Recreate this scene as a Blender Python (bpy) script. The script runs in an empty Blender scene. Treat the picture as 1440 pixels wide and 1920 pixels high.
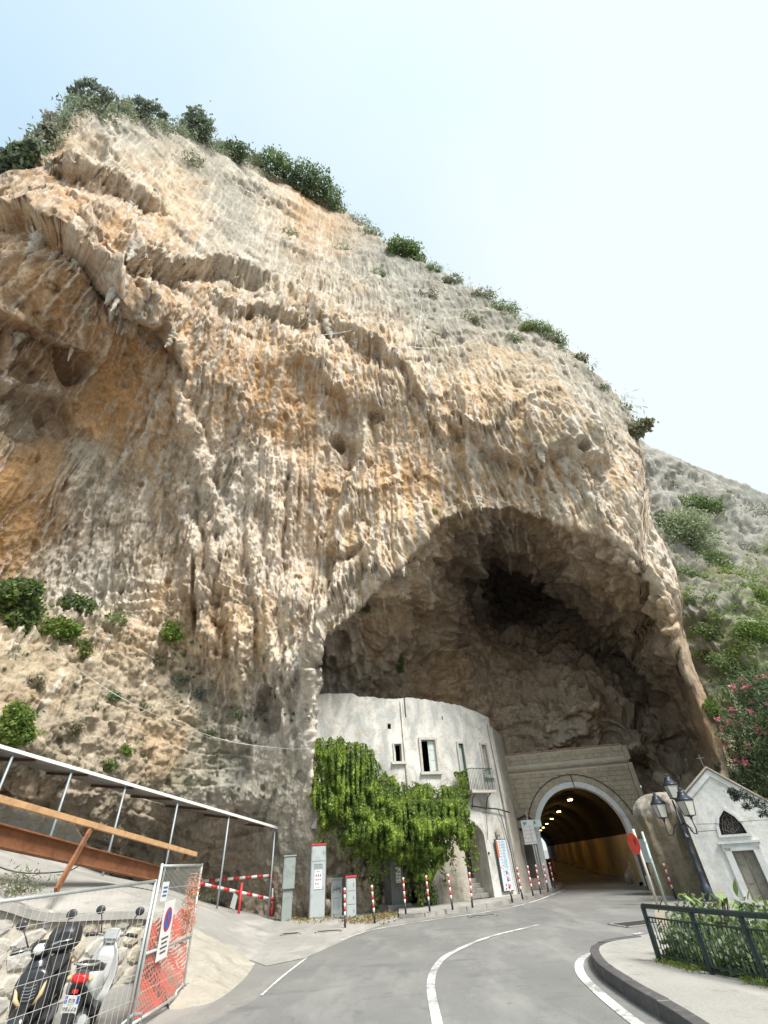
import bpy, bmesh, math, random
import numpy as np
from mathutils import Vector, Matrix
random.seed(7); np.random.seed(7)
D2R = math.radians
SC = bpy.context.scene
COL = SC.collection

# ------------------------------------------------------------------ camera
FPX, PITCH, ROLL, EYE = 834.0, D2R(38.0), D2R(4.0), np.array([0.0, 0.0, 1.7])
_R0 = np.array([1.0, 0, 0]); _U0 = np.array([0, -math.sin(PITCH), math.cos(PITCH)])
FWD = np.array([0, math.cos(PITCH), math.sin(PITCH)])
RGT = math.cos(ROLL) * _R0 - math.sin(ROLL) * _U0
UPV = math.sin(ROLL) * _R0 + math.cos(ROLL) * _U0
cam_d = bpy.data.cameras.new('camera')
cam = bpy.data.objects.new('camera', cam_d); COL.objects.link(cam)
cam.matrix_world = Matrix(((RGT[0], UPV[0], -FWD[0], EYE[0]), (RGT[1], UPV[1], -FWD[1], EYE[1]),
                           (RGT[2], UPV[2], -FWD[2], EYE[2]), (0, 0, 0, 1)))
cam_d.sensor_fit = 'HORIZONTAL'; cam_d.sensor_width = 36.0
cam_d.lens = FPX / 1440.0 * 36.0
cam_d.clip_start = 0.1; cam_d.clip_end = 4000
SC.camera = cam

# ------------------------------------------------------------------ sky, sun, exposure
SUN_EL, SUN_AZ = D2R(52), D2R(140)          # azimuth clockwise from +Y: behind the viewer, to the right
w = bpy.data.worlds.new('World'); SC.world = w; w.use_nodes = True
wn = w.node_tree; wn.nodes.clear()
def wnode(t, **k):
    n = wn.nodes.new(t)
    for a, b in k.items(): setattr(n, a, b)
    return n
sky = wnode('ShaderNodeTexSky', sky_type='NISHITA'); sky.sun_disc = False
sky.sun_elevation = SUN_EL; sky.sun_rotation = SUN_AZ
sky.air_density = 1.0; sky.dust_density = 3.0; sky.ozone_density = 1.0
tc = wnode('ShaderNodeTexCoord'); mp = wnode('ShaderNodeMapping'); mp.inputs['Scale'].default_value = (1.3, 1.0, 2.2)
mp.inputs['Rotation'].default_value = (0.0, 0.3, 0.5)
nz = wnode('ShaderNodeTexNoise'); nz.inputs['Scale'].default_value = 1.3; nz.inputs['Detail'].default_value = 7
nz.inputs['Roughness'].default_value = 0.52; nz.inputs['Distortion'].default_value = 0.3
rp = wnode('ShaderNodeValToRGB'); rp.color_ramp.elements[0].position = 0.30; rp.color_ramp.elements[1].position = 0.66
rp.color_ramp.elements[0].color = (0.68, 0.68, 0.68, 1); rp.color_ramp.elements[1].color = (0.92, 0.92, 0.92, 1)
mx = wnode('ShaderNodeMixRGB'); mx.inputs[2].default_value = (2.42, 2.64, 2.68, 1)
bg = wnode('ShaderNodeBackground'); bg.inputs['Strength'].default_value = 0.125
wo = wnode('ShaderNodeOutputWorld')
L = wn.links.new
L(tc.outputs['Generated'], mp.inputs[0]); L(mp.outputs[0], nz.inputs['Vector']); L(nz.outputs['Fac'], rp.inputs[0])
tint = wnode('ShaderNodeMixRGB', blend_type='MULTIPLY'); tint.inputs[0].default_value = 1.0; tint.inputs[2].default_value = (0.74, 1.14, 1.04, 1)
# thin haze: thicker towards the sun's side and towards the horizon
dt = wnode('ShaderNodeVectorMath', operation='DOT_PRODUCT'); dt.inputs[1].default_value = (0.50, -0.05, -0.20); L(tc.outputs['Generated'], dt.inputs[0])
ad = wnode('ShaderNodeMath', operation='ADD'); ad.use_clamp = True; ad2 = wnode('ShaderNodeMath', operation='ADD'); ad2.inputs[1].default_value = 0.20
L(dt.outputs['Value'], ad2.inputs[0]); L(ad2.outputs[0], ad.inputs[0]); L(rp.outputs[0], ad.inputs[1])
L(sky.outputs[0], tint.inputs[1]); L(ad.outputs[0], mx.inputs[0]); L(tint.outputs[0], mx.inputs[1]); L(mx.outputs[0], bg.inputs[0]); L(bg.outputs[0], wo.inputs[0])
sun_d = bpy.data.lights.new('sun', 'SUN'); sun_d.energy = 2.2; sun_d.angle = D2R(20); sun_d.color = (1.0, 0.95, 0.87)
sun = bpy.data.objects.new('sun', sun_d); COL.objects.link(sun)
sdir = Vector((math.sin(SUN_AZ) * math.cos(SUN_EL), math.cos(SUN_AZ) * math.cos(SUN_EL), math.sin(SUN_EL)))
sun.rotation_euler = sdir.to_track_quat('Z', 'Y').to_euler(); sun.location = (20, -30, 60)
vs = SC.view_settings
vs.view_transform = 'Standard'; vs.look = 'None'; vs.gamma = 1.0; vs.use_curve_mapping = False
vs.exposure = 1.60
SC.render.engine = 'CYCLES'
SC.cycles.max_bounces = 6; SC.cycles.diffuse_bounces = 4; SC.cycles.transparent_max_bounces = 8

# ------------------------------------------------------------------ geometry helpers
def ray(px, py): return RGT * (px - 720.0) + UPV * (960.0 - py) + FWD * FPX
def gp(px, py, z=0.0):                       # where the line of sight meets the level z
    d = ray(px, py); return EYE + d * ((z - EYE[2]) / d[2])
def hd(px, py, dist):                        # a point at a horizontal distance along a line of sight
    d = ray(px, py); return EYE + d * (dist / math.hypot(d[0], d[1]))
def azel(px, py):
    d = ray(px, py); return math.atan2(d[0], d[1]), math.atan2(d[2], math.hypot(d[0], d[1]))
def on_plane(a, b, px, py):                  # line of sight against the upright plane through a and b: (u, z)
    a = np.array(a, float); b = np.array(b, float); e = b - a; e[2] = 0; e /= np.linalg.norm(e)
    n = np.array([-e[1], e[0], 0]); d = ray(px, py); t = ((a - EYE) @ n) / (d @ n); q = EYE + d * t
    return (q - a) @ e, q[2]

def tag(o, label=None, cat=None, group=None, kind=None):
    if label: o['label'] = label
    if cat: o['category'] = cat
    if group: o['group'] = group
    if kind: o['kind'] = kind
    return o
def empty(name, loc, rotz=0.0, label=None, cat=None, group=None):
    o = bpy.data.objects.new(name, None); COL.objects.link(o)
    o.location = loc; o.rotation_euler = (0, 0, rotz); o.empty_display_size = 0.2
    return tag(o, label, cat, group)
def link_mesh(name, me, m=None, parent=None, loc=None):
    o = bpy.data.objects.new(name, me); COL.objects.link(o)
    if m is not None and not me.materials: me.materials.append(m)
    if parent is not None: o.parent = parent
    if loc is not None: o.location = loc
    return o
def children(o): return [c for c in bpy.data.objects if c.parent == o]
def copy_tree(o, kids, parent=None):         # kids: dict object -> list of children
    c = o.copy(); COL.objects.link(c); c.parent = parent
    for ch in kids.get(o, []): copy_tree(ch, kids, c)
    return c
def tree_of(o):
    kids = {}
    for c in bpy.data.objects:
        if c.parent: kids.setdefault(c.parent, []).append(c)
    return kids

class MB:
    """collects simple solids; build() links them as one mesh object"""
    def __init__(s): s.v = []; s.f = []; s.smooth = []
    def add(s, vs, fs, smooth=False):
        b = len(s.v); s.v.extend([tuple(map(float, p)) for p in vs])
        s.f.extend([tuple(b + i for i in f) for f in fs]); s.smooth.extend([smooth] * len(fs)); return s
    def box(s, c, size, rz=0.0, mat=None):
        x, y, z = [a / 2 for a in size]
        vs = [Vector((sx * x, sy * y, sz * z)) for sz in (-1, 1) for sy in (-1, 1) for sx in (-1, 1)]
        m = mat if mat is not None else Matrix.Rotation(rz, 3, 'Z')
        vs = [m @ p + Vector(c) for p in vs]
        return s.add(vs, [(0, 2, 3, 1), (4, 5, 7, 6), (0, 1, 5, 4), (2, 6, 7, 3), (0, 4, 6, 2), (1, 3, 7, 5)])
    def beam(s, p0, p1, w_, h_, up=(0, 0, 1)):   # box bar from p0 to p1
        p0 = Vector(p0); p1 = Vector(p1); d = p1 - p0; l = d.length; d.normalize(); u = Vector(up)
        if abs(d.dot(u)) > 0.98: u = Vector((1, 0, 0))
        sd = d.cross(u).normalized(); u = sd.cross(d)
        m = Matrix((d, sd, u)).transposed()
        return s.box((p0 + p1) / 2, (l, w_, h_), mat=m)
    def tube(s, pts, r, n=8, caps=True, rs=None):
        pts = [Vector(p) for p in pts]; rings = []; prev = None
        for i, p in enumerate(pts):
            d = (pts[min(i + 1, len(pts) - 1)] - pts[max(i - 1, 0)])
            if d.length < 1e-9: d = Vector((0, 0, 1))
            d.normalize()
            if prev is None:
                a = Vector((0, 0, 1)) if abs(d.z) < 0.9 else Vector((1, 0, 0))
                u = d.cross(a).normalized()
            else: u = (prev - d * prev.dot(d)).normalized()
            prev = u; v = d.cross(u); rr = rs[i] if rs else r
            rings.append([p + (u * math.cos(2 * math.pi * k / n) + v * math.sin(2 * math.pi * k / n)) * rr for k in range(n)])
        vs = [q for rg in rings for q in rg]; fs = []
        for i in range(len(rings) - 1):
            for k in range(n):
                a = i * n + k; b = i * n + (k + 1) % n; fs.append((a, b, b + n, a + n))
        s.add(vs, fs, True)
        if caps:
            b = len(s.v) - len(vs)
            s.f.append(tuple(b + k for k in reversed(range(n)))); s.f.append(tuple(b + len(vs) - n + k for k in range(n))); s.smooth += [False, False]
        return s
    def lathe(s, prof, n=16, c=(0, 0, 0), cap=True, mat=None):   # prof: (radius, z)
        vs = []; fs = []
        for r, z in prof:
            for k in range(n):
                p = Vector((r * math.cos(2 * math.pi * k / n), r * math.sin(2 * math.pi * k / n), z))
                if mat is not None: p = mat @ p
                vs.append(p + Vector(c))
        for i in range(len(prof) - 1):
            for k in range(n):
                a = i * n + k; b = i * n + (k + 1) % n; fs.append((a, b, b + n, a + n))
        s.add(vs, fs, True)
        if cap:
            b = len(s.v) - len(vs)
            s.f.append(tuple(b + k for k in reversed(range(n)))); s.f.append(tuple(b + len(vs) - n + k for k in range(n))); s.smooth += [False, False]
        return s
    def loft(s, rings, cap=True, smooth=True, closed=True):
        n = len(rings[0]); vs = [p for r in rings for p in r]; fs = []
        for i in range(len(rings) - 1):
            for k in range(n if closed else n - 1):
                a = i * n + k; b = i * n + (k + 1) % n; fs.append((a, b, b + n, a + n))
        s.add(vs, fs, smooth)
        if cap and closed:
            b = len(s.v) - len(vs)
            s.f.append(tuple(b + k for k in reversed(range(n)))); s.f.append(tuple(b + len(vs) - n + k for k in range(n))); s.smooth += [False, False]
        return s
    def prism(s, poly, axis, t):                 # poly: list of 3D points, extruded along axis*t
        a = Vector(axis) * t; n = len(poly); p = [Vector(q) for q in poly]
        vs = p + [q + a for q in p]
        fs = [tuple(range(n)), tuple(reversed(range(n, 2 * n)))] + [(k, k + n, (k + 1) % n + n, (k + 1) % n) for k in range(n)]
        return s.add(vs, fs)
    def ball(s, c, r, n=10, sc=(1, 1, 1)):
        prof = [(max(1e-4, math.sin(math.pi * i / n)) , -math.cos(math.pi * i / n)) for i in range(n + 1)]
        vs = []; fs = []
        m = n + 4
        for rr, z in prof:
            for k in range(m):
                vs.append((c[0] + r * sc[0] * rr * math.cos(2 * math.pi * k / m), c[1] + r * sc[1] * rr * math.sin(2 * math.pi * k / m), c[2] + r * sc[2] * z))
        for i in range(n):
            for k in range(m):
                a = i * m + k; b = i * m + (k + 1) % m; fs.append((a, b, b + m, a + m))
        return s.add(vs, fs, True)
    def mesh(s, name, m=None):
        me = bpy.data.meshes.new(name); me.from_pydata(s.v, [], s.f); 
        me.polygons.foreach_set('use_smooth', s.smooth)
        bm = bmesh.new(); bm.from_mesh(me); bmesh.ops.recalc_face_normals(bm, faces=bm.faces); bm.to_mesh(me); bm.free()
        if m is not None: me.materials.append(m)
        me.update(); return me
    def build(s, name, m, parent=None, bevel=0.0, loc=None):
        o = link_mesh(name, s.mesh(name, m), None, parent, loc)
        if bevel:
            b = o.modifiers.new('bevel', 'BEVEL'); b.width = bevel; b.segments = 2; b.limit_method = 'ANGLE'; b.angle_limit = D2R(40)
        return o

def np_mesh(name, verts, quads, col=None, smooth=True, tris=False):
    k = 3 if tris else 4
    me = bpy.data.meshes.new(name); nv, nf = len(verts), len(quads)
    me.vertices.add(nv); me.vertices.foreach_set('co', np.ascontiguousarray(verts, np.float32).ravel())
    me.loops.add(nf * k); me.loops.foreach_set('vertex_index', np.ascontiguousarray(quads, np.int32).ravel())
    me.polygons.add(nf); me.polygons.foreach_set('loop_start', np.arange(0, nf * k, k, dtype=np.int32))
    me.polygons.foreach_set('use_smooth', np.full(nf, smooth))
    if col is not None:
        a = me.color_attributes.new('Col', 'FLOAT_COLOR', 'POINT')
        c4 = np.ones((nv, 4), np.float32); c4[:, :np.shape(col)[1]] = col; a.data.foreach_set('color', c4.ravel())
    me.update(calc_edges=True); me.validate(); return me

# ------------------------------------------------------------------ noise in numpy
_rng = np.random.RandomState(3)
_perm = np.tile(_rng.permutation(256), 3).astype(np.int32)
_g3 = _rng.normal(size=(256, 3)).astype(np.float32); _g3 /= np.linalg.norm(_g3, axis=1)[:, None]
def pn(p):                                   # gradient noise, about -1..1
    p = np.asarray(p, np.float32); i = np.floor(p).astype(np.int32); f = p - i; i &= 255
    u = f * f * f * (f * (f * 6 - 15) + 10)
    out = 0
    for dx in (0, 1):
        wx = u[:, 0] if dx else 1 - u[:, 0]
        a = _perm[i[:, 0] + dx]
        for dy in (0, 1):
            wy = u[:, 1] if dy else 1 - u[:, 1]
            b = _perm[a + i[:, 1] + dy]
            for dz in (0, 1):
                wz = u[:, 2] if dz else 1 - u[:, 2]
                g = _g3[_perm[b + i[:, 2] + dz]]
                d = g[:, 0] * (f[:, 0] - dx) + g[:, 1] * (f[:, 1] - dy) + g[:, 2] * (f[:, 2] - dz)
                out = out + wx * wy * wz * d
    return out * 1.6
def fbm(p, o=4, lac=2.03, gain=0.5):
    a = 1.0; s = 0; q = np.array(p, np.float32)
    for k in range(o):
        s = s + a * pn(q); q = q * lac + 17.3; a *= gain
    return s
def ss(a, b, x): 
    t = np.clip((x - a) / (b - a), 0, 1); return t * t * (3 - 2 * t)

# ------------------------------------------------------------------ materials
MATS = {}
class NT:
    def __init__(s, name):
        s.m = bpy.data.materials.new(name); s.m.use_nodes = True; s.t = s.m.node_tree
        s.b = s.t.nodes['Principled BSDF']
    def n(s, t, **k):
        n = s.t.nodes.new(t)
        for a, b in k.items(): setattr(n, a, b)
        return n
    def l(s, a, b): s.t.links.new(a, b)
    def coord(s, scale=(1, 1, 1), gen='Object'):
        tc = s.n('ShaderNodeTexCoord'); mp = s.n('ShaderNodeMapping'); mp.inputs['Scale'].default_value = scale
        s.l(tc.outputs[gen], mp.inputs[0]); return mp.outputs[0]
    def world(s, scale=(1, 1, 1)):
        g = s.n('ShaderNodeNewGeometry'); mp = s.n('ShaderNodeMapping'); mp.inputs['Scale'].default_value = scale
        s.l(g.outputs['Position'], mp.inputs[0]); return mp.outputs[0]
    def noise(s, vec, scale, detail=5, rough=0.55, dist=0.0):
        n = s.n('ShaderNodeTexNoise'); n.inputs['Scale'].default_value = scale; n.inputs['Detail'].default_value = detail
        n.inputs['Roughness'].default_value = rough; n.inputs['Distortion'].default_value = dist
        s.l(vec, n.inputs['Vector']); return n.outputs['Fac']
    def ramp(s, fac, stops):
        r = s.n('ShaderNodeValToRGB'); e = r.color_ramp.elements
        while len(e) < len(stops): e.new(0.5)
        for k, (p, c) in enumerate(stops):
            e[k].position = p; e[k].color = (c, c, c, 1) if not hasattr(c, '__len__') else (*c, 1)
        s.l(fac, r.inputs[0]); return r.outputs[0]
    def mix(s, fac, a, b, mode='MIX'):
        m = s.n('ShaderNodeMixRGB'); m.blend_type = mode
        for i, v in ((0, fac), (1, a), (2, b)):
            if isinstance(v, (int, float)): m.inputs[i].default_value = v if i == 0 else (v, v, v, 1)
            elif isinstance(v, tuple): m.inputs[i].default_value = (*v, 1) if len(v) == 3 else v
            else: s.l(v, m.inputs[i])
        return m.outputs[0]
    def bump(s, h, strength=0.4, dist=0.02):
        b = s.n('ShaderNodeBump'); b.inputs['Strength'].default_value = strength; b.inputs['Distance'].default_value = dist
        s.l(h, b.inputs['Height']); s.l(b.outputs[0], s.b.inputs['Normal'])
    def set(s, color=None, rough=None, metal=None, spec=None):
        def put(k, v):
            if v is None: return
            if isinstance(v, (int, float)): s.b.inputs[k].default_value = v
            elif isinstance(v, tuple): s.b.inputs[k].default_value = (*v, 1)
            else: s.l(v, s.b.inputs[k])
        put('Base Color', color); put('Roughness', rough); put('Metallic', metal); put('Specular IOR Level', spec); return s.m

def simple(name, c, rough=0.6, metal=0.0, var=0.25, scale=3.0, bump=0.0, bscale=40.0, dirt=None, spec=0.4, coord='Object'):
    """colour with mottling at two sizes, optional dirt patches and relief"""
    if name in MATS: return MATS[name]
    t = NT(name); v = t.coord((1, 1, 1), coord) if coord == 'Object' else t.world()
    a = t.noise(v, scale, 6, 0.6); b = t.noise(v, scale * 9, 3, 0.6)
    lo = tuple(x * (1 - var) for x in c); hi = tuple(min(1, x * (1 + var)) for x in c)
    col = t.ramp(a, [(0.3, lo), (0.7, hi)])
    col = t.mix(0.35, col, t.ramp(b, [(0.3, lo), (0.7, hi)]))
    if dirt:
        d = t.noise(v, scale * 1.7, 8, 0.68); col = t.mix(t.ramp(d, [(0.52, 0.0), (0.68, 0.8)]), col, dirt)
    if bump: t.bump(t.noise(v, bscale, 5, 0.6), bump, 0.02)
    MATS[name] = t.set(col, rough, metal, spec); return MATS[name]
def emit(name, c, strength):
    if name in MATS: return MATS[name]
    t = NT(name); t.b.inputs['Base Color'].default_value = (*c, 1)
    t.b.inputs['Emission Color'].default_value = (*c, 1); t.b.inputs['Emission Strength'].default_value = strength
    MATS[name] = t.m; return t.m
# ------------------------------------------------------------------ the cliff with its cave
def tps(pts, val):
    P = np.array(pts, float) / 400.0; n = len(P); v = np.array(val, float)
    d2 = ((P[:, None] - P[None]) ** 2).sum(-1); K = 0.5 * d2 * np.log(d2 + 1e-9)
    K += np.eye(n) * 0.002
    Q = np.hstack([np.ones((n, 1)), P]); A = np.block([[K, Q], [Q.T, np.zeros((3, 3))]])
    sol = np.linalg.solve(A, np.concatenate([v, np.zeros(3)]))
    wgt, aff = sol[:n].astype(np.float32), sol[n:]
    P32 = P.astype(np.float32)
    def f(x, y):
        X = np.stack([x, y], 1).astype(np.float32) / 400.0; out = aff[0] + X @ aff[1:].astype(np.float32)
        for k in range(n):
            d2 = (X[:, 0] - P32[k, 0]) ** 2 + (X[:, 1] - P32[k, 1]) ** 2
            out = out + wgt[k] * 0.5 * d2 * np.log(d2 + 1e-9)
        return out
    return f
def poly_sd(poly, x, y):                     # signed distance, inside positive
    P = np.array(poly, np.float32); best = np.full(len(x), 1e9, np.float32); ins = np.zeros(len(x), bool)
    for a, b in zip(P, np.roll(P, -1, 0)):
        ex, ey = b - a; t = np.clip(((x - a[0]) * ex + (y - a[1]) * ey) / (ex * ex + ey * ey + 1e-9), 0, 1)
        best = np.minimum(best, (x - a[0] - t * ex) ** 2 + (y - a[1] - t * ey) ** 2)
        c = ((a[1] > y) != (b[1] > y)); 
        with np.errstate(divide='ignore', invalid='ignore'):
            ins ^= c & (x < (b[0] - a[0]) * (y - a[1]) / (b[1] - a[1]) + a[0])
    d = np.sqrt(best); return np.where(ins, d, -d)

# outline of the rock against the sky, then down the free right edge of the blade of rock
RIM = [(-420, 560), (-200, 430), (-60, 372), (0, 352), (48, 318), (88, 262), (118, 222), (150, 205), (240, 208), (330, 245), (400, 275), (470, 305), (560, 350), (640, 392),
       (690, 425), (740, 470), (800, 497), (850, 522), (920, 560), (980, 600), (1040, 640), (1080, 668), (1120, 705), (1160, 745), (1185, 780), (1196, 820),
       (1203, 900), (1212, 960), (1235, 1010), (1268, 1072), (1276, 1120), (1280, 1180), (1298, 1240), (1316, 1290), (1342, 1360), (1362, 1425), (1370, 1500), (1374, 1790)]
MOUTH = [(584, 1900), (586, 1420), (588, 1300), (585, 1245), (597, 1203), (622, 1180), (655, 1160), (690, 1130), (725, 1092), (760, 1050), (790, 1025), (812, 990), (840, 974),
         (868, 962), (905, 956), (960, 951), (1000, 966), (1040, 980), (1085, 990), (1125, 1003), (1160, 1024), (1200, 1050), (1238, 1090), (1256, 1140), (1266, 1190), (1298, 1285), (1330, 1370),
         (1350, 1432), (1356, 1900)]
FACE = [(-420, 600, 21), (-300, 1000, 19), (-300, 1500, 18), (0, 372, 21), (150, 215, 22), (330, 250, 23), (470, 310, 24), (640, 400, 25), (800, 500, 24.5), (950, 585, 26), (1100, 690, 28),
        (1190, 800, 31), (1200, 900, 28), (1225, 1000, 26.5), (100, 440, 17.2), (250, 560, 16.6), (400, 525, 17.5), (550, 565, 18.3), (700, 645, 18.8), (850, 705, 20.3), (1000, 745, 22),
        (1130, 800, 24.2), (80, 620, 20.5), (250, 690, 20.6), (60, 760, 22.6), (350, 760, 19.2), (500, 810, 20), (650, 820, 20.4), (800, 820, 20.4), (950, 850, 21.4), (1100, 900, 23.3),
        (1170, 960, 24.6), (810, 985, 21.4), (960, 945, 21.8), (1080, 985, 22.8), (1200, 1035, 24.8), (1262, 1085, 25.8), (1276, 1180, 26), (1310, 1290, 26), (1345, 1370, 25.5), (1365, 1440, 25),
        (1370, 1700, 25), (20, 930, 23.4), (150, 900, 23.2), (300, 950, 22.6), (500, 1000, 22), (680, 1000, 21.4), (600, 1170, 22.3), (450, 1200, 22.8), (250, 1125, 24), (100, 1090, 25), (0, 1080, 25),
        (0, 1200, 23), (200, 1250, 23.6), (400, 1300, 24.4), (520, 1290, 23.8), (0, 1390, 21.4), (200, 1440, 23), (400, 1500, 25), (520, 1540, 25.6), (0, 1480, 22.8), (250, 1590, 25.2),
        (450, 1650, 27.2), (520, 1700, 26.6), (560, 1600, 25.2), (570, 1300, 23.6), (570, 1450, 24.2), (582, 1720, 25.0)]
CAVE = [(600, 1240, 27.5), (620, 1270, 29), (650, 1195, 26), (700, 1140, 24.6), (760, 1080, 24.2), (700, 1280, 30), (760, 1280, 31), (850, 1290, 33), (820, 1100, 27.5), (790, 1150, 28),
        (900, 1050, 29.5), (960, 1000, 28), (860, 1000, 25), (905, 962, 23.6), (960, 962, 24.5), (1060, 1003, 25), (1150, 1062, 26.6), (935, 1098, 42), (990, 1106, 46), (905, 1122, 36), (1035, 1132, 40), (950, 1140, 43),
        (965, 1172, 39), (860, 1180, 35), (1060, 1200, 40), (950, 1250, 37), (1000, 1062, 35), (950, 1058, 34), (1130, 1130, 31), (1150, 1225, 41), (1240, 1310, 39.5), (1305, 1395, 36), (1130, 1310, 34), (1200, 1390, 32), (1210, 1120, 27.6), (1270, 1240, 28.2),
        (1320, 1370, 27), (900, 1340, 34), (1050, 1340, 34), (1000, 1390, 35.5), (1150, 1390, 36.5), (1200, 1440, 35.5), (1250, 1450, 34), (1230, 1520, 33.8), (1310, 1480, 31.5), (950, 1500, 32.8), (950, 1700, 32.8),
        (1300, 1680, 31), (620, 1420, 25.8), (640, 1500, 24.6), (620, 1650, 24.9), (700, 1650, 25.0), (770, 1640, 26.6), (735, 1640, 26.2), (700, 1780, 24.6), (780, 1720, 26.6), (740, 1720, 26.3), (760, 1500, 26.2), (810, 1640, 29), (750, 1400, 29), (840, 1450, 31), (840, 1700, 30.5), (1345, 1420, 25.8)]
# ledges (line of the lower edge, height of the overhang in m, how far up it fades, undercut, ends fade)
LEDGES = [([(-60, 395), (60, 425), (120, 455), (170, 510), (215, 575), (245, 640)], .75, 75, 1.1),
          ([(225, 505), (300, 512), (390, 508), (440, 520), (495, 535)], .7, 55, 1.2),
          ([(180, 520), (230, 590), (300, 630), (330, 665), (348, 720)], 1.1, 60, 1.2),
          ([(380, 560), (450, 590), (520, 600), (600, 610), (660, 640), (720, 660)], 0.6, 60, 0.5),
          ([(540, 680), (600, 700), (640, 742), (655, 770)], 0.7, 50, 0.5),
          ([(690, 650), (760, 690), (800, 780), (840, 830)], 0.5, 45, 0.4),
          ([(840, 790), (900, 840), (980, 870), (1060, 850), (1120, 880)], 0.7, 45, 0.5),
          ([(-60, 600), (20, 612), (90, 640), (150, 662)], 0.9, 40, 0.9),
          ([(-60, 730), (40, 745), (120, 760)], 0.6, 30, 0.7),
          ([(400, 330), (480, 360), (560, 400)], 0.5, 40, 0.3),
          ([(100, 330), (160, 360), (230, 380), (300, 400)], 0.9, 45, 0.6),
          ([(600, 1030), (640, 1045), (680, 1035)], 0.5, 40, 0.4),
          ([(700, 1120), (760, 1135), (830, 1140)], 1.2, 45, 0.8), ([(800, 1045), (850, 1052), (890, 1075)], 1.0, 40, 0.8),
          ([(880, 1085), (920, 1068), (960, 1062), (1030, 1085), (1080, 1140), (1130, 1190), (1200, 1250), (1240, 1295)], 1.3, 60, 1.8)]
HOLES = [(135, 690, 30, 32, 1.1), (45, 800, 45, 40, .6), (30, 700, 40, 24, 0.5), (100, 790, 28, 36, 0.5), (632, 826, 13, 15, 1.2), (655, 850, 20, 26, 0.5), (1082, 848, 11, 10, 1.0),
         (1000, 893, 18, 16, 0.5), (540, 900, 4, 4, 0.4), (778, 893, 4, 4, 0.5), (468, 587, 9, 7, 0.8), (365, 1120, 5, 60, 0.7), (706, 776, 14, 10, 0.6), (505, 1330, 26, 40, 1.2),
         (480, 1195, 5, 60, 0.25), (925, 1065, 20, 30, 1.0), (1075, 1350, 20, 10, 0.8), (600, 1245, 14, 30, 1.2), (860, 1200, 18, 14, 1.2), (640, 1215, 22, 14, 1.0),
         (1150, 640, 8, 6, 0.5), (862, 640, 8, 8, 0.5), (180, 290, 16, 24, 0.5), (210, 480, 26, 22, 0.6)]
# standing ribs of flowstone: line down the face, relief in m, half width
RIBS = [([(335, 640), (345, 720), (352, 800), (385, 900), (400, 1000), (405, 1100)], .9, 16), ([(352, 800), (345, 900), (352, 1000), (375, 1120), (392, 1220)], .7, 18), ([(455, 760), (440, 850), (415, 960), (430, 1060), (440, 1180), (452, 1280)], .7, 13),
        ([(500, 830), (480, 900), (470, 980), (488, 1100), (500, 1250)], .6, 12), ([(522, 955), (515, 1040), (505, 1130), (512, 1260)], .7, 10), ([(550, 780), (548, 880), (545, 960)], .35, 6), ([(600, 840), (593, 900), (590, 960)], .4, 7), ([(680, 800), (672, 880), (640, 960), (620, 1040)], .9, 13), ([(655, 890), (650, 960), (632, 1030)], .5, 10),
        ([(560, 1080), (548, 1180), (540, 1300), (560, 1420)], .8, 15), ([(650, 1060), (610, 1140), (582, 1200), (572, 1300), (580, 1420)], .8, 14), ([(700, 1010), (650, 1090), (600, 1170), (580, 1220)], .6, 12), ([(775, 700), (780, 760), (800, 800)], .7, 12), ([(895, 780), (885, 850), (895, 905)], .9, 20), ([(1075, 800), (1065, 870), (1100, 930), (1120, 985)], .5, 12), ([(1150, 850), (1160, 930), (1190, 1010)], .6, 14), ([(1000, 790), (1005, 850)], .4, 9), ([(1110, 790), (1130, 880), (1140, 960)], .4, 10),
        ([(215, 870), (190, 920), (165, 980), (140, 1050)], .5, 12), ([(160, 880), (130, 930), (108, 1000)], .5, 12), ([(260, 930), (245, 1000), (228, 1080)], .6, 14), ([(290, 760), (270, 830), (262, 900)], .5, 12), ([(430, 540), (425, 600), (420, 650)], .5, 10), ([(530, 560), (525, 620), (530, 670)], .5, 9), ([(590, 580), (585, 640)], .4, 8), ([(210, 490), (205, 560), (200, 620)], .6, 8), ([(265, 530), (262, 600), (258, 640)], .5, 7),
        ([(160, 400), (170, 450), (155, 500)], .5, 9), ([(240, 400), (245, 470), (240, 510)], .35, 6), ([(70, 450), (50, 520), (30, 560)], .6, 12), ([(160, 560), (150, 620), (142, 660)], .5, 9), ([(20, 600), (10, 660), (0, 700)], .6, 10), ([(100, 520), (80, 580), (70, 620)], .4, 9)]
# rock kinds: O orange, T tan, G grey, W pale, B brown, D dark, K cave wall, k cave roof with its shade painted in, S dry earth
KIND = dict(O=(.50, .305, .145), T=(.50, .36, .21), G=(.265, .26, .228), W=(.60, .57, .52), B=(.30, .20, .125), D=(.22, .185, .15), w=(.58, .485, .38), K=(.38, .295, .22), k=(.10, .085, .07), P=(.52, .425, .33), S=(.37, .31, .225), N=(.36, .31, .245))
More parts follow.
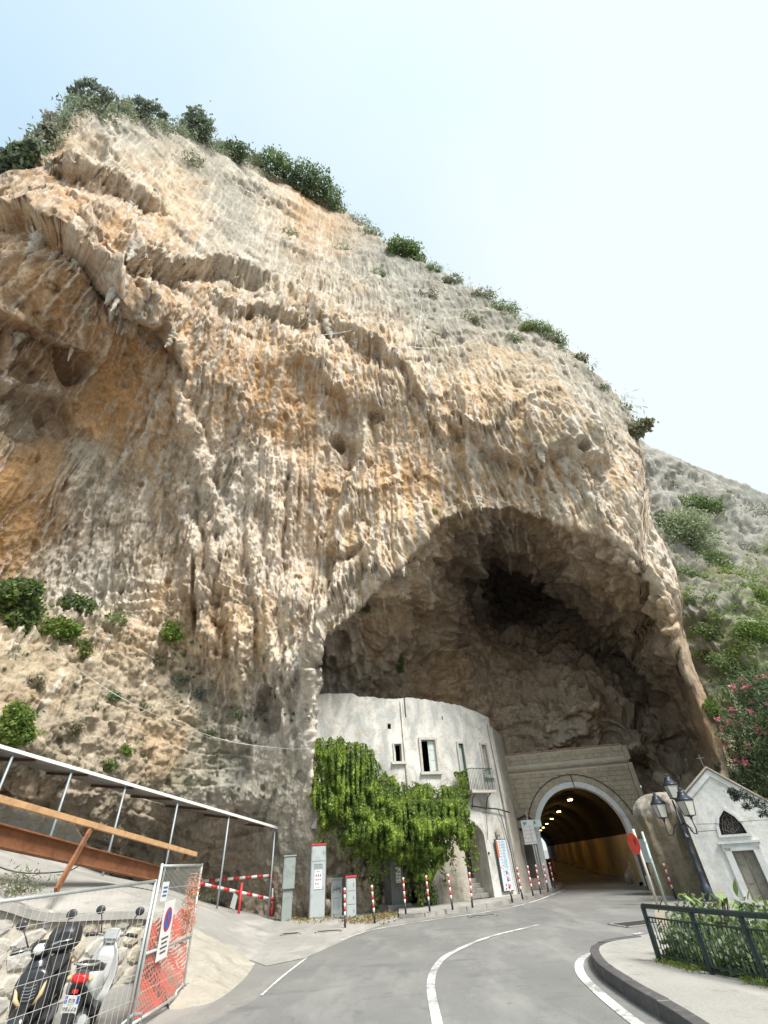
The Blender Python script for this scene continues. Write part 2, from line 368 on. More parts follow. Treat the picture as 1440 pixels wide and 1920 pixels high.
# x, y, kind, flutes, pale streaks
PAL = [(0, 340, 'B', .4, .1), (60, 330, 'B', .6, .2), (150, 240, 'G', .5, .3), (240, 240, 'G', .5, .3), (330, 280, 'G', .3, .3), (120, 300, 'T', .7, .4), (150, 350, 'O', .6, .3), (220, 330, 'G', .8, .5), (300, 350, 'T', .4, .5),
       (60, 420, 'O', .15, .2), (0, 440, 'O', .15, .2), (150, 430, 'B', .25, .3), (220, 440, 'O', .35, .3), (110, 450, 'B', .15, .3), (190, 520, 'B', .2, .2), (130, 480, 'B', .1, .1), (340, 430, 'T', .6, .5), (420, 430, 'G', .4, .15), (480, 380, 'G', .3, .15), (470, 450, 'G', .3, .15), (520, 480, 'G', .4, .2), (560, 390, 'O', .5, .4), (600, 420, 'O', .5, .3),
       (380, 350, 'G', .2, .15), (640, 430, 'G', .3, .3), (720, 500, 'G', .3, .12), (820, 570, 'G', .3, .12), (920, 620, 'G', .3, .12), (1020, 680, 'G', .4, .15), (1100, 740, 'G', .5, .2), (1160, 800, 'G', .6, .5),
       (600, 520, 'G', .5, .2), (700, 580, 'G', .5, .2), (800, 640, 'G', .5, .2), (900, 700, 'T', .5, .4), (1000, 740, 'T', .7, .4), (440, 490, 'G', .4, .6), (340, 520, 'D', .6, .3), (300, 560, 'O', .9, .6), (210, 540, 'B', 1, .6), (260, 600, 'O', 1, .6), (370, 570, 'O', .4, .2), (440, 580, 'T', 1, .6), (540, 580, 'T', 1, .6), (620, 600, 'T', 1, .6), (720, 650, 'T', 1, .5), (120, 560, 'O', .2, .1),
       (40, 550, 'B', .2, .2), (60, 490, 'O', .3, .4), (40, 660, 'B', .2, .2), (100, 680, 'B', .1, .1), (60, 800, 'N', .1, .1), (100, 760, 'B', .1, .1), (200, 680, 'O', .1, 0), (260, 660, 'O', .15, .05), (180, 780, 'O', .15, .05), (250, 800, 'O', .4, .2), (300, 720, 'O', .6, .3),
       (350, 700, 'T', 1, .6), (420, 680, 'O', .8, .5), (520, 700, 'O', .4, .2), (600, 700, 'O', .5, .2), (680, 700, 'O', .6, .4), (760, 740, 'T', .9, .5), (560, 780, 'O', .1, .1), (440, 780, 'O', .9, .5), (60, 900, 'O', .1, .05), (30, 1000, 'O', .2, .1), (90, 980, 'O', .4, .3),
       (150, 920, 'G', .9, .9), (180, 1000, 'W', .8, .8), (130, 1070, 'W', .7, .7), (240, 950, 'T', .9, .6), (250, 1050, 'G', .9, .8), (320, 920, 'T', .9, .6), (330, 1020, 'T', .8, .5), (300, 1120, 'T', .6, .5), (230, 1120, 'W', .7, .7), (370, 1000, 'B', 1, .5), (380, 1100, 'B', 1, .3),
       (440, 900, 'W', .9, .8), (440, 980, 'W', .9, .8), (480, 900, 'W', .9, .9), (410, 900, 'T', 1, .6), (520, 940, 'O', .7, .5), (515, 1060, 'W', .8, .9), (460, 1080, 'T', 1, .6), (440, 1180, 'T', 1, .5), (560, 1000, 'O', .4, .3), (600, 900, 'O', .3, .5), (660, 840, 'N', .6, .6), (665, 930, 'T', 1, .7), (650, 1010, 'T', .9, .6), (720, 860, 'O', .2, .1), (740, 940, 'O', .3, .2), (800, 900, 'O', .3, .2),
       (790, 800, 'T', .9, .6), (850, 780, 'O', .8, .5), (920, 800, 'O', 1, .5), (900, 880, 'T', 1, .5), (1000, 830, 'T', 1, .4), (980, 900, 'O', .4, .2), (1080, 850, 'T', 1, .5), (1140, 880, 'T', 1, .6), (1100, 940, 'T', 1, .5), (1000, 950, 'T', .7, .3), (900, 920, 'T', .8, .5), (830, 960, 'T', .8, .5), (760, 1000, 'T', .8, .5), (700, 1060, 'T', .9, .6), (640, 1120, 'T', 1, .7), (560, 1100, 'O', .9, .6), (545, 1180, 'T', 1, .8), (600, 1170, 'W', .9, .8), (490, 1200, 'T', 1, .6), (420, 1200, 'T', .8, .4),
       (560, 1280, 'W', .8, .7), (570, 1360, 'W', .8, .7), (560, 1450, 'G', .7, .7), (570, 1560, 'G', .5, .6), (540, 1600, 'G', .3, .3), (580, 1700, 'N', .2, .3), (640, 1640, 'N', .3, .15), (720, 1680, 'N', .2, .1), (620, 1540, 'N', .4, .3), (680, 1600, 'N', .3, .1), (780, 1650, 'N', .2, .1),
       (60, 1150, 'S', .1, .1), (150, 1180, 'S', .1, .1), (60, 1220, 'S', .05, .1), (180, 1240, 'S', .05, .1), (290, 1200, 'T', .2, .2), (100, 1310, 'S', .05, .1), (250, 1280, 'N', .05, .1), (340, 1260, 'G', .1, .2), (420, 1280, 'N', .2, .1), (300, 1340, 'S', .05, .2), (200, 1370, 'N', .05, .1), (400, 1360, 'G', .1, .1), (480, 1320, 'N', .2, .1), (60, 1370, 'N', .05, .1), (330, 1400, 'S', .05, .1), (440, 1440, 'G', .15, .3), (500, 1440, 'G', .2, .3), (380, 1470, 'G', .15, .3),
       (100, 1450, 'N', .05, .1), (250, 1540, 'N', .05, .1), (400, 1600, 'N', .1, .1), (480, 1640, 'N', .1, .1), (40, 1540, 'P', .05, .1),
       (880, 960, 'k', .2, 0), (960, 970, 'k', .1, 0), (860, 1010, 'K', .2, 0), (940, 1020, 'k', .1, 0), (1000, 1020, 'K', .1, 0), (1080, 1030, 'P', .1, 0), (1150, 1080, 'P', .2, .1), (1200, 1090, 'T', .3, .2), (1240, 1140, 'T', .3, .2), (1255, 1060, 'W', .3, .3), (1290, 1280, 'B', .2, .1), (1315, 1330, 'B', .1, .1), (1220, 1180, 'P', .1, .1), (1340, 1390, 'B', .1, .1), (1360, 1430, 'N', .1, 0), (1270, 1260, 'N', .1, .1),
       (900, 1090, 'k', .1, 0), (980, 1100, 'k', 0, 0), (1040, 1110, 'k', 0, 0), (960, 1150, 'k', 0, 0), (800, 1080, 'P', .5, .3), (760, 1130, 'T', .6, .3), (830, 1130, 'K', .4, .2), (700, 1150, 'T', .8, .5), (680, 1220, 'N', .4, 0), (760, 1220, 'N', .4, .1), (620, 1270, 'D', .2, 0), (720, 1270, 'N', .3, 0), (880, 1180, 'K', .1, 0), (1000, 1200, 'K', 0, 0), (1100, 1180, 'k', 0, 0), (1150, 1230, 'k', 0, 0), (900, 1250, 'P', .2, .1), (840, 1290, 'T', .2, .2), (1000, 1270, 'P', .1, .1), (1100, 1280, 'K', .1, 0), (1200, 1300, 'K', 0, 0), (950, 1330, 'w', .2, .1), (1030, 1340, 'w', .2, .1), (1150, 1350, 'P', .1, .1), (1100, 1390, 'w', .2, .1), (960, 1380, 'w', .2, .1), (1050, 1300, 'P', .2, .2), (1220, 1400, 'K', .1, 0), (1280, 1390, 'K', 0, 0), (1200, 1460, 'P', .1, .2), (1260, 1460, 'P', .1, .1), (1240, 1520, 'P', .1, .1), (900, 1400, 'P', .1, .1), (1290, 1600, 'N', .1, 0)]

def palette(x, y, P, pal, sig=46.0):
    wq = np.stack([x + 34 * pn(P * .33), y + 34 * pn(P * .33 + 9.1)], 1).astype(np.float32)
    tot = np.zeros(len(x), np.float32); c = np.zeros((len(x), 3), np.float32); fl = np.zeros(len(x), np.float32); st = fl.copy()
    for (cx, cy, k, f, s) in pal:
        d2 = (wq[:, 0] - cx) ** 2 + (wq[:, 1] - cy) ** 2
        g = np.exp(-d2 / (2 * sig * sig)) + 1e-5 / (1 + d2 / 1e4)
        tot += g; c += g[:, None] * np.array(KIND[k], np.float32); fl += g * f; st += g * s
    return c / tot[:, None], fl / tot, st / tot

def grid_dirs(X, Y):
    d = RGT[None] * (X[:, None] - 720.0) + UPV[None] * (960.0 - Y[:, None]) + FWD[None] * FPX
    return d, np.hypot(d[:, 0], d[:, 1])
def grid_normals(V, nr, nc):
    G = V.reshape(nr, nc, 3); gx = np.gradient(G, axis=1); gy = np.gradient(G, axis=0)
    n = np.cross(gx, gy).reshape(-1, 3); n /= np.linalg.norm(n, axis=1)[:, None] + 1e-9
    flip = ((n * (EYE - V)).sum(1) < 0); n[flip] *= -1; return n
def blur(A, k):
    for _ in range(2):
        for ax in (0, 1):
            c = np.cumsum(np.pad(A, [(k + 1, k) if a == ax else (0, 0) for a in range(2)], mode='edge'), axis=ax)
            A = (np.take(c, range(2 * k + 1, c.shape[ax]), ax) - np.take(c, range(0, c.shape[ax] - 2 * k - 1), ax)) / (2 * k + 1)
    return A
def quads(nr, nc):
    i = np.arange(nr * nc).reshape(nr, nc)
    return np.stack([i[:-1, :-1], i[1:, :-1], i[1:, 1:], i[:-1, 1:]], -1).reshape(-1, 4)

def rock_material(name, spec=0.2):
    t = NT(name); a = t.n('ShaderNodeAttribute'); a.attribute_name = 'Col'
    v = t.world((1, 1, .35)); v2 = t.world()
    n1 = t.noise(v, 0.9, 7, 0.62, 0.6); n2 = t.noise(v2, 5.0, 6, 0.65); n3 = t.noise(t.world((2.2, 2.2, .25)), 1.4, 6, 0.6)
    col = t.mix(1.0, a.outputs['Color'], t.ramp(n1, [(.28, (.82, .81, .80)), (.5, (1, 1, 1)), (.75, (1.13, 1.12, 1.10))]), 'MULTIPLY')
    col = t.mix(1.0, col, t.ramp(n2, [(.25, (.74, .72, .70)), (.5, (1.0, 1.0, 1.0)), (.75, (1.2, 1.18, 1.16))]), 'MULTIPLY')
    col = t.mix(t.ramp(n3, [(.56, 0.0), (.70, .2)]), col, (.50, .46, .40))
    n4 = t.noise(v2, 13.0, 5, .7); col = t.mix(1.0, col, t.ramp(n4, [(.3, (.80, .79, .78)), (.5, (1, 1, 1)), (.72, (1.2, 1.19, 1.17))]), 'MULTIPLY')
    al = a.outputs['Alpha']
    f1 = t.mix(1.0, t.ramp(t.noise(t.world((3.4, 3.4, .13)), 1.0, 7, .64, .25), [(.51, 0.0), (.60, .85)]), al, 'MULTIPLY'); col = t.mix(f1, col, (.61, .585, .54))
    f2 = t.mix(1.0, t.ramp(t.noise(t.world((6.5, 6.5, .22)), 1.0, 6, .6, .2), [(.55, 0.0), (.68, .65)]), al, 'MULTIPLY'); col = t.mix(f2, col, (.27, .19, .12))
    hgt = t.mix(al, t.mix(.5, t.noise(v2, 4.5, 9, .74), t.noise(t.world((1, 1, .3)), 7.0, 7, .7)), t.mix(.5, t.noise(t.world((1, 1, .10)), 6.0, 8, .72), t.noise(t.world((1, 1, .25)), 14.0, 6, .7)))
    t.bump(hgt, 1.0, 0.13)
    return t.set(col, .95, 0, spec)
M_ROCK = rock_material('limestone')

def build_cliff():
    xs = np.concatenate([np.arange(-420, -20, 10.0), np.arange(-20, 1373, 1.9)])
    nr = 840; nc = len(xs)
    rim = np.interp(xs, [p[0] for p in RIM], [p[1] for p in RIM])
    rim += 7 * pn(np.stack([xs / 34, xs * 0, xs * 0], 1)) + 4 * pn(np.stack([xs / 9, xs * 0 + 5, xs * 0], 1))
    v = np.linspace(0, 1, nr)
    X = np.tile(xs, (nr, 1)); Y = rim[None] + (1800 - rim[None]) * v[:, None]
    x = X.ravel(); y = Y.ravel()
    d, hz = grid_dirs(x, y); az = np.arctan2(d[:, 0], d[:, 1]); tan = d[:, 2] / hz
    s = az * 22.0
    DF = tps([p[:2] for p in FACE], [p[2] for p in FACE])(x, y)
    DC = tps([p[:2] for p in CAVE], [p[2] for p in CAVE])(x, y)
    P0 = EYE + d / hz[:, None] * DF[:, None]
    jit = 9 * pn(P0 * .55) + 5 * pn(P0 * 1.5 + 3.3) + 9 * np.maximum(0, pn(np.stack([s * 1.9, s * 0, P0[:, 2] * .1], 1))) 
    sd = poly_sd(MOUTH, x, y) + np.where(y < 1290, jit, 0)
    inside = ss(-3, 7, sd)
    DC = np.maximum(DC, np.where(y < 1300, DF * 1.0, 0))
    D = DF * (1 - inside) + DC * inside
    D = np.clip(D, 12, 60)
    P = EYE + d / hz[:, None] * D[:, None]
    z = P[:, 2]
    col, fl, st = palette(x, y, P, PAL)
    fl *= (1 - .55 * inside)
    # --- relief
    wv = 0.9 * pn(P * .16) + .35 * pn(P * .5 + 7)
    sw = s + wv
    cA = pn(np.stack([sw * 1.05, sw * 0 + 2, z * .035 + 3], 1)); cB = pn(np.stack([sw * 2.7, sw * 0 + 8, z * .07], 1)); cC = pn(np.stack([sw * 6.0, sw * 0 + 1, z * .15], 1))
    rA = 1 - 2 * np.abs(cA); rB = 1 - 2 * np.abs(cB); rC = 1 - 2 * np.abs(cC)
    rD = 1 - 2 * np.abs(pn(np.stack([(sw + .1 * pn(P * 1.3 + 44)) * 9.0, sw * 0 + 11, z * .22], 1)))
    drip = np.maximum(0, rA) ** 2 * .6 + np.maximum(0, rB) ** 2 * .5 + np.maximum(0, rC) ** 2 * .25
    broken = ss(-.35, .25, pn(np.stack([sw * .8, sw * 0 + 4, z * .16], 1)) + .5 * pn(P * .4 + 1.7))
    rel = .55 * fbm(P * .13, 2) + .20 * fbm(P * .42 + 5, 2)
    rel += fl * (.35 + .65 * broken) * (.26 * rA + .24 * rB + .14 * rC + .05 * rD)
    def saw(period, amp, mask, q, dr, ph):
        t = z / period + q * pn(P * (.5 / period) + ph) + .35 * q * pn(P * (1.6 / period) + ph) + dr * drip
        fr = t - np.floor(t)
        hgt = np.exp(-3.2 * fr) * ss(0, .035, fr) + 0.04
        return amp * mask * hgt
    m1 = .35 + .65 * ss(-.2, .4, pn(P * .11 + 4)); m2 = ss(-.25, .45, pn(P * .22 + 11))
    talus = ss(0, 1, ss(1060, 1130, y) * ss(560, 430, x))
    rel += saw(8.0, .45, m1 * (.10 + .90 * fl), 1.3, .10, 0.3) * (1 - .6 * inside) * (1 - talus)
    rel += saw(3.1, .11, m2 * (.05 + .75 * fl), 1.4, .34, 5.1) * (1 - .4 * inside)
    # blocky, cracked rock of the lower slope and of the cave
    rough = np.clip(talus + .8 * inside + .08, 0, 1)
    rdg = np.abs(pn(P * .75 + 2)) ; rdg2 = np.abs(pn(P * 1.9 + 6)); rdg3 = np.abs(pn(P * 4.2 + 2.2))
    rel += rough * (-.50 * (rdg < 0.5) * (0.5 - rdg) * 1.0 + .17 * rdg2 + .06 * rdg3)
    bd = P[:, 2] * 1.5 + s * .25 + 1.2 * pn(P * .35 + 70); bf = bd - np.floor(bd); rel += talus * .22 * (bf * ss(1.0, .9, bf)) * (.5 + pn(P * .5 + 71))
    rel += inside * (.45 * (np.abs(pn(P * np.array([.8, .8, 1.2], np.float32) + 84)) * 2 - .6) + .16 * (np.abs(pn(P * 2.1 + 85)) * 2 - .6) + .06 * pn(P * 5 + 86)) + inside * (1.1 * fbm(P * .17 + 80, 2) + .7 * (np.abs(pn(P * .36 + 81)) * 2 - .6))
    rel += .05 * pn(P * 3.1 + 4) + .04 * pn(P * 6.3 + 9) + .03 * pn(P * 12.0)
    nod = np.maximum(0, pn(P * 2.3 + 30)); rel += .05 * nod * nod            # lumps and knobs
    pit = ss(.42, .62, pn(P * np.array([1.6, 1.6, 1.1], np.float32) + 40)); rel -= .20 * pit
    nL = 3 * drip + 16 * pn(P * .45 + 20) + 9 * pn(P * 1.1 + 3) + 5 * pn(P * 2.6 + 5) - 4
    for pts, A, fade, under in LEDGES:
        px_ = [p[0] for p in pts]; x0, x1 = px_[0], px_[-1]
        ye = np.interp(x, px_, [p[1] for p in pts]) + nL
        h = ye - y; ends = ss(x0 - 25, x0 + 25, x) * ss(x1 + 25, x1 - 25, x)
        up = A * np.exp(-np.maximum(h, 0) / fade) * ss(-9, 8, h); dn = -under * np.exp(np.minimum(h, 0) / 38.0) * ss(9, -8, h)
        rel += ends * (up + dn); st = np.maximum(st, .9 * ends * ss(.25, .8, up / A) * (1 - inside))
    # thin drips of pale flowstone: each swells downwards and ends abruptly
    r0 = np.random.RandomState(21); R2 = rel.reshape(nr, nc); S2 = st.reshape(nr, nc); YY = y.reshape(nr, nc); pale = np.zeros((nr, nc), np.float32); nd = 0; tries = 0; tilt = wv.reshape(nr, nc)
    while nd < 950 and tries < 20000:
        tries += 1; ci = r0.randint(30, nc - 30); ri = r0.randint(10, nr - 60); w0 = S2[ri, ci]; py0 = YY[ri, ci]; px0 = xs[ci]
        if px0 < -10 or inside[ri * nc + ci] > .1 or py0 > 1330 or r0.uniform() > 1.5 * w0 ** 2 + .02: continue
        nd += 1; big = r0.uniform() < .18; L_ = r0.uniform(45, 150) * (1.6 if big else 1); wd = r0.uniform(1.3, 3.2) * (2.0 if big else 1); A = r0.uniform(.04, .12) * (1.5 if big else 1)
        slope = (px0 - 645) / (py0 + 107); c0, c1 = np.searchsorted(xs, [px0 - 40 - abs(slope) * L_, px0 + 40 + abs(slope) * L_]); sub = YY[:, c0:c1]; t_ = (sub - py0) / L_
        rr_ = np.nonzero(((t_ > -.05) & (t_ < 1.05)).any(1))[0]
        if len(rr_) < 3: continue
        a, b = rr_[0], rr_[-1] + 1; t_ = t_[a:b]; sub = sub[a:b]; xc = px0 + (sub - py0) * slope + 3.5 * np.sin(sub * .07 + nd) + 1.5 * np.sin(sub * .21 + nd * 2.1)
        env = np.clip(t_ / .35, 0, 1) * ss(1.02, .94, t_) * (t_ > 0); wl_ = wd * (.55 + .6 * np.clip(t_, 0, 1)) * (1 + .3 * np.sin(sub * .33 + nd * 1.7)); q = (xs[None, c0:c1] - xc) / wl_; g_ = np.exp(-q * q) * env
        R2[a:b, c0:c1] += A * g_ - .25 * A * env * np.exp(-((np.abs(q) - 2.2) / .7) ** 2); pale[a:b, c0:c1] = np.maximum(pale[a:b, c0:c1], g_ * r0.uniform(.55, 1.0))
    rel = R2.ravel()
    for pts, A, wd in RIBS:
        ry_ = [p[1] for p in pts]; rx_ = [p[0] for p in pts]
        I = np.nonzero((x > min(rx_) - 70) & (x < max(rx_) + 70) & (y > ry_[0] - 40) & (y < ry_[-1] + 40))[0]; p, yy, xx_ = P[I], y[I], x[I]
        xc = np.interp(yy, ry_, rx_) + 9 * pn(p * .5 + 60) + 4 * pn(p * 1.4 + 61)
        e = ss(ry_[0] - 30, ry_[0] + 20, yy) * ss(ry_[-1] + 25, ry_[-1] - 30, yy)
        q = np.abs(xx_ - xc) / (wd * (1 + .5 * pn(p * .7 + 62))); prof = np.maximum(0, 1 - q * q * .55)
        A = A * .72; rel[I] += A * e * prof * (.75 + .5 * pn(p * np.array([.9, .9, .5], np.float32) + 63)) - A * .25 * e * np.exp(-((q - 1.8) / .5) ** 2); st[I] = np.maximum(st[I], .75 * e * prof * (yy < 1500))
    nH = .7 * pn(P * 1.2 + 2)
    for hx, hy, rx, ry, dep in HOLES:
        q = ((x - hx) / rx) ** 2 + ((y - hy) / ry) ** 2 + nH
        rel -= dep * ss(1.5, .3, q)
    rel *= 1 - .75 * ss(1255, 1300, x) * ss(1090, 1160, y)
    n = grid_normals(P, nr, nc)
    n = np.stack([blur(n[:, k].reshape(nr, nc), 5).ravel() for k in range(3)], 1); n /= np.linalg.norm(n, axis=1)[:, None] + 1e-9
    toward = (EYE - P); toward[:, 2] *= .3; toward /= np.linalg.norm(toward, axis=1)[:, None]
    dirn = n * .75 + toward * .45
    edge = ss(0, .012, np.repeat(v, nc))
    V = P + dirn * (rel * (.25 + .75 * edge))[:, None]
    n2 = grid_normals(V, nr, nc); n2 = np.stack([blur(n2[:, k].reshape(nr, nc), 3).ravel() for k in range(3)], 1); n2 /= np.linalg.norm(n2, axis=1)[:, None] + 1e-9
    A3 = np.array([1, 1, .5], np.float32)
    V = V + n2 * ((.08 * pn(V * .7 * A3 + 50) * (1 - .6 * fl) + .05 * (np.abs(pn(V * np.array([1.7, 1.7, .5], np.float32) + 52)) * 2 - .5) * (1 - .6 * fl) + .055 * (.5 - np.abs(pn(V * np.array([3.9, 3.9, 1.0], np.float32) + 54))) * 1.6 + .035 * pn(V * np.array([8, 8, 2.4], np.float32) + 55) + .016 * pn(V * np.array([16, 16, 6], np.float32) + 56)) * (.3 + .7 * edge))[:, None]
    # --- colour of the stone (kind k also holds the shade of the cave roof and groove)
    streak = ss(.05, .60, rB * .42 + rA * .25 + rC * .36 + rD * .22 + .22 * pn(P * .6 + 12)) * ss(.10, .7, st) * (.35 + .65 * broken)
    col = col * (1 - .5 * streak[:, None]) + np.array([.66, .60, .51], np.float32) * .5 * streak[:, None]
    pl = np.clip(pale.ravel() * (.75 + .5 * pn(P * 2.2 + 90)), 0, 1) * .9; tone = (.5 + .5 * pn(P * .5 + 91))[:, None]
    col = col * (1 - pl[:, None]) + (np.array([.72, .70, .66], np.float32) * tone + np.array([.60, .49, .36], np.float32) * (1 - tone)) * pl[:, None]
    sk2 = ss(.25, .7, pn(np.stack([sw * 1.8, sw * 0 + 14, z * .07], 1))) * ss(.2, .8, st) * .4
    col = col * (1 - sk2[:, None]) + np.array([.27, .255, .235], np.float32) * sk2[:, None]
    rust = ss(.1, .6, pn(P * .35 + 25)) * .22 * (col[:, 0] > col[:, 2] * 1.5)
    col = col * (1 - rust[:, None]) + np.array([.42, .235, .10], np.float32) * rust[:, None]
    col *= (1 + .22 * pn(P * .8 + 3) + .18 * pn(P * 2.6))[:, None]
    col *= (1 + .12 * np.clip(pn(P * 6 + 1), -1, 1))[:, None]
    moss = ss(.3, .7, pn(P * .5 + 33)) * ss(0, 1, ss(1100, 1180, y) * ss(700, 500, x)) * .4
    col = col * (1 - moss[:, None]) + np.array([.13, .13, .06], np.float32) * moss[:, None]
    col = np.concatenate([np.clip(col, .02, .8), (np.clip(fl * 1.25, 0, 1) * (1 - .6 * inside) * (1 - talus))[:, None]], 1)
    # --- the top runs back from the rim
    rows = []; rc = []
    tx, ty = np.gradient(xs), np.gradient(blur(rim[None].repeat(2, 0), 6)[0]); ln = np.hypot(tx, ty); nx, ny = -ty / ln, tx / ln
    for bk, off in [(16, 60), (9, 34), (4, 14), (1.5, 5), (.4, 1.5), (.1, .3)]:
        dk, hk = grid_dirs(x[:nc] + nx * off, y[:nc] + ny * off); Dk = np.hypot(V[:nc, 0], V[:nc, 1]) + bk
        q = EYE + dk / hk[:, None] * Dk[:, None]; q += (pn(q * .4) * min(1, off / 14))[:, None]; rows.append(q); rc.append(col[:nc])
    V = np.concatenate(rows + [V]); col = np.concatenate(rc + [col]); Q = quads(nr + 6, nc)
    xx = np.concatenate([x[:nc]] * 6 + [x]); yy = np.concatenate([y[:nc] - 50] * 6 + [y])
    c = Q[:, 0]; keep = ~((xx[c] > 1000) & (xx[c] < 1193) & (yy[c] > 1466))
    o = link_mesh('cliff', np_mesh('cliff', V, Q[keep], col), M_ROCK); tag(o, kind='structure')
    o['label'] = 'tall ochre and grey limestone cliff with a wide cave mouth'
    return dict(X=x, Y=y, V=V[6 * nc:], nc=nc, nr=nr, xs=xs)
CL = build_cliff()
def on_cliff(px, py, lift=0.0):              # nearest point of the built rock to a place in view
    r = (CL['X'] - px) ** 2 + (CL['Y'] - py) ** 2; p = CL['V'][int(np.argmin(r))].astype(float)
    t = EYE - p; return p + t / np.linalg.norm(t) * lift

# stalactites along the overhangs
def stalactite_mesh(seed):
    r = np.random.RandomState(seed); n, m = 9, 16; V = []; C = []
    kx = r.normal(size=(m + 1, 2)).cumsum(0) * .035
    for j in range(m + 1):
        t_ = j / m; rad = .5 * (1 - t_) ** .75 * (1 + .28 * math.sin(j * 1.9 + seed) + .2 * r.uniform(-1, 1)) + .012
        for i in range(n): a = 2 * math.pi * i / n; q = rad * (1 + .3 * math.sin(2 * a + seed + j * .3) + .15 * r.uniform(-1, 1)); V.append((q * math.cos(a) + kx[j, 0], q * math.sin(a) + kx[j, 1], -t_)); w_ = r.uniform(.75, 1.1); C.append([c * w_ for c in ((.54, .50, .43) if seed % 3 else (.47, .40, .30))] + [.6])
    Q = np.array([(j * n + i, j * n + (i + 1) % n, (j + 1) * n + (i + 1) % n, (j + 1) * n + i) for j in range(m) for i in range(n)]); me = np_mesh('stalactite', np.array(V), Q, np.array(C)); me.materials.append(M_ROCK); return me
def hang_stalactites():
    r = random.Random(12); ST = [stalactite_mesh(k) for k in range(7)]; cl = bpy.data.objects['cliff']
    for pts, dens, ln in [([(60, 425), (120, 455), (170, 510), (215, 575), (245, 640)], 20, 1.9), ([(225, 505), (300, 512), (390, 508), (440, 520), (495, 535)], 16, 1.5), ([(180, 520), (230, 590), (300, 630), (335, 665)], 18, 2.2), ([(380, 560), (450, 590), (520, 600), (600, 610), (660, 640), (720, 660)], 26, 1.7), ([(540, 680), (600, 700), (640, 742)], 8, 1.3), ([(690, 650), (760, 690), (800, 780), (840, 830)], 12, 1.5),
                          ([(840, 790), (900, 840), (980, 870), (1060, 850), (1120, 880)], 16, 1.3), ([(0, 605), (60, 630), (150, 662)], 8, 1.4), ([(120, 345), (230, 380), (300, 400)], 10, 1.1), ([(830, 962), (880, 945), (960, 940), (1060, 972), (1150, 1000)], 20, .9), ([(1100, 930), (1150, 985), (1200, 1020)], 10, 1.2), ([(700, 1110), (790, 1135), (830, 1140)], 10, .8), ([(620, 1165), (690, 1120), (760, 1040)], 9, .8), ([(480, 540), (560, 560), (600, 590)], 9, 1.4), ([(300, 780), (420, 800), (560, 790)], 8, 1.1)]:
        xs_, ys_ = [p[0] for p in pts], [p[1] for p in pts]
        for k in range(int(dens * .6)):
            px = r.uniform(xs_[0], xs_[-1]); py = np.interp(px, xs_, ys_) + r.uniform(-10, 8); p = on_cliff(px, py, -.12); l_ = ln * r.uniform(.2, 1.0) ** 1.3 * 1.4; wd = l_ * r.uniform(.16, .40)
            o = link_mesh('stalactite', r.choice(ST), None, cl); o.location = (p[0], p[1], p[2] + l_ * .28); o.rotation_euler = (r.uniform(-.12, .12), r.uniform(-.12, .12), r.uniform(0, 6)); o.scale = (wd, wd, l_)
hang_stalactites()

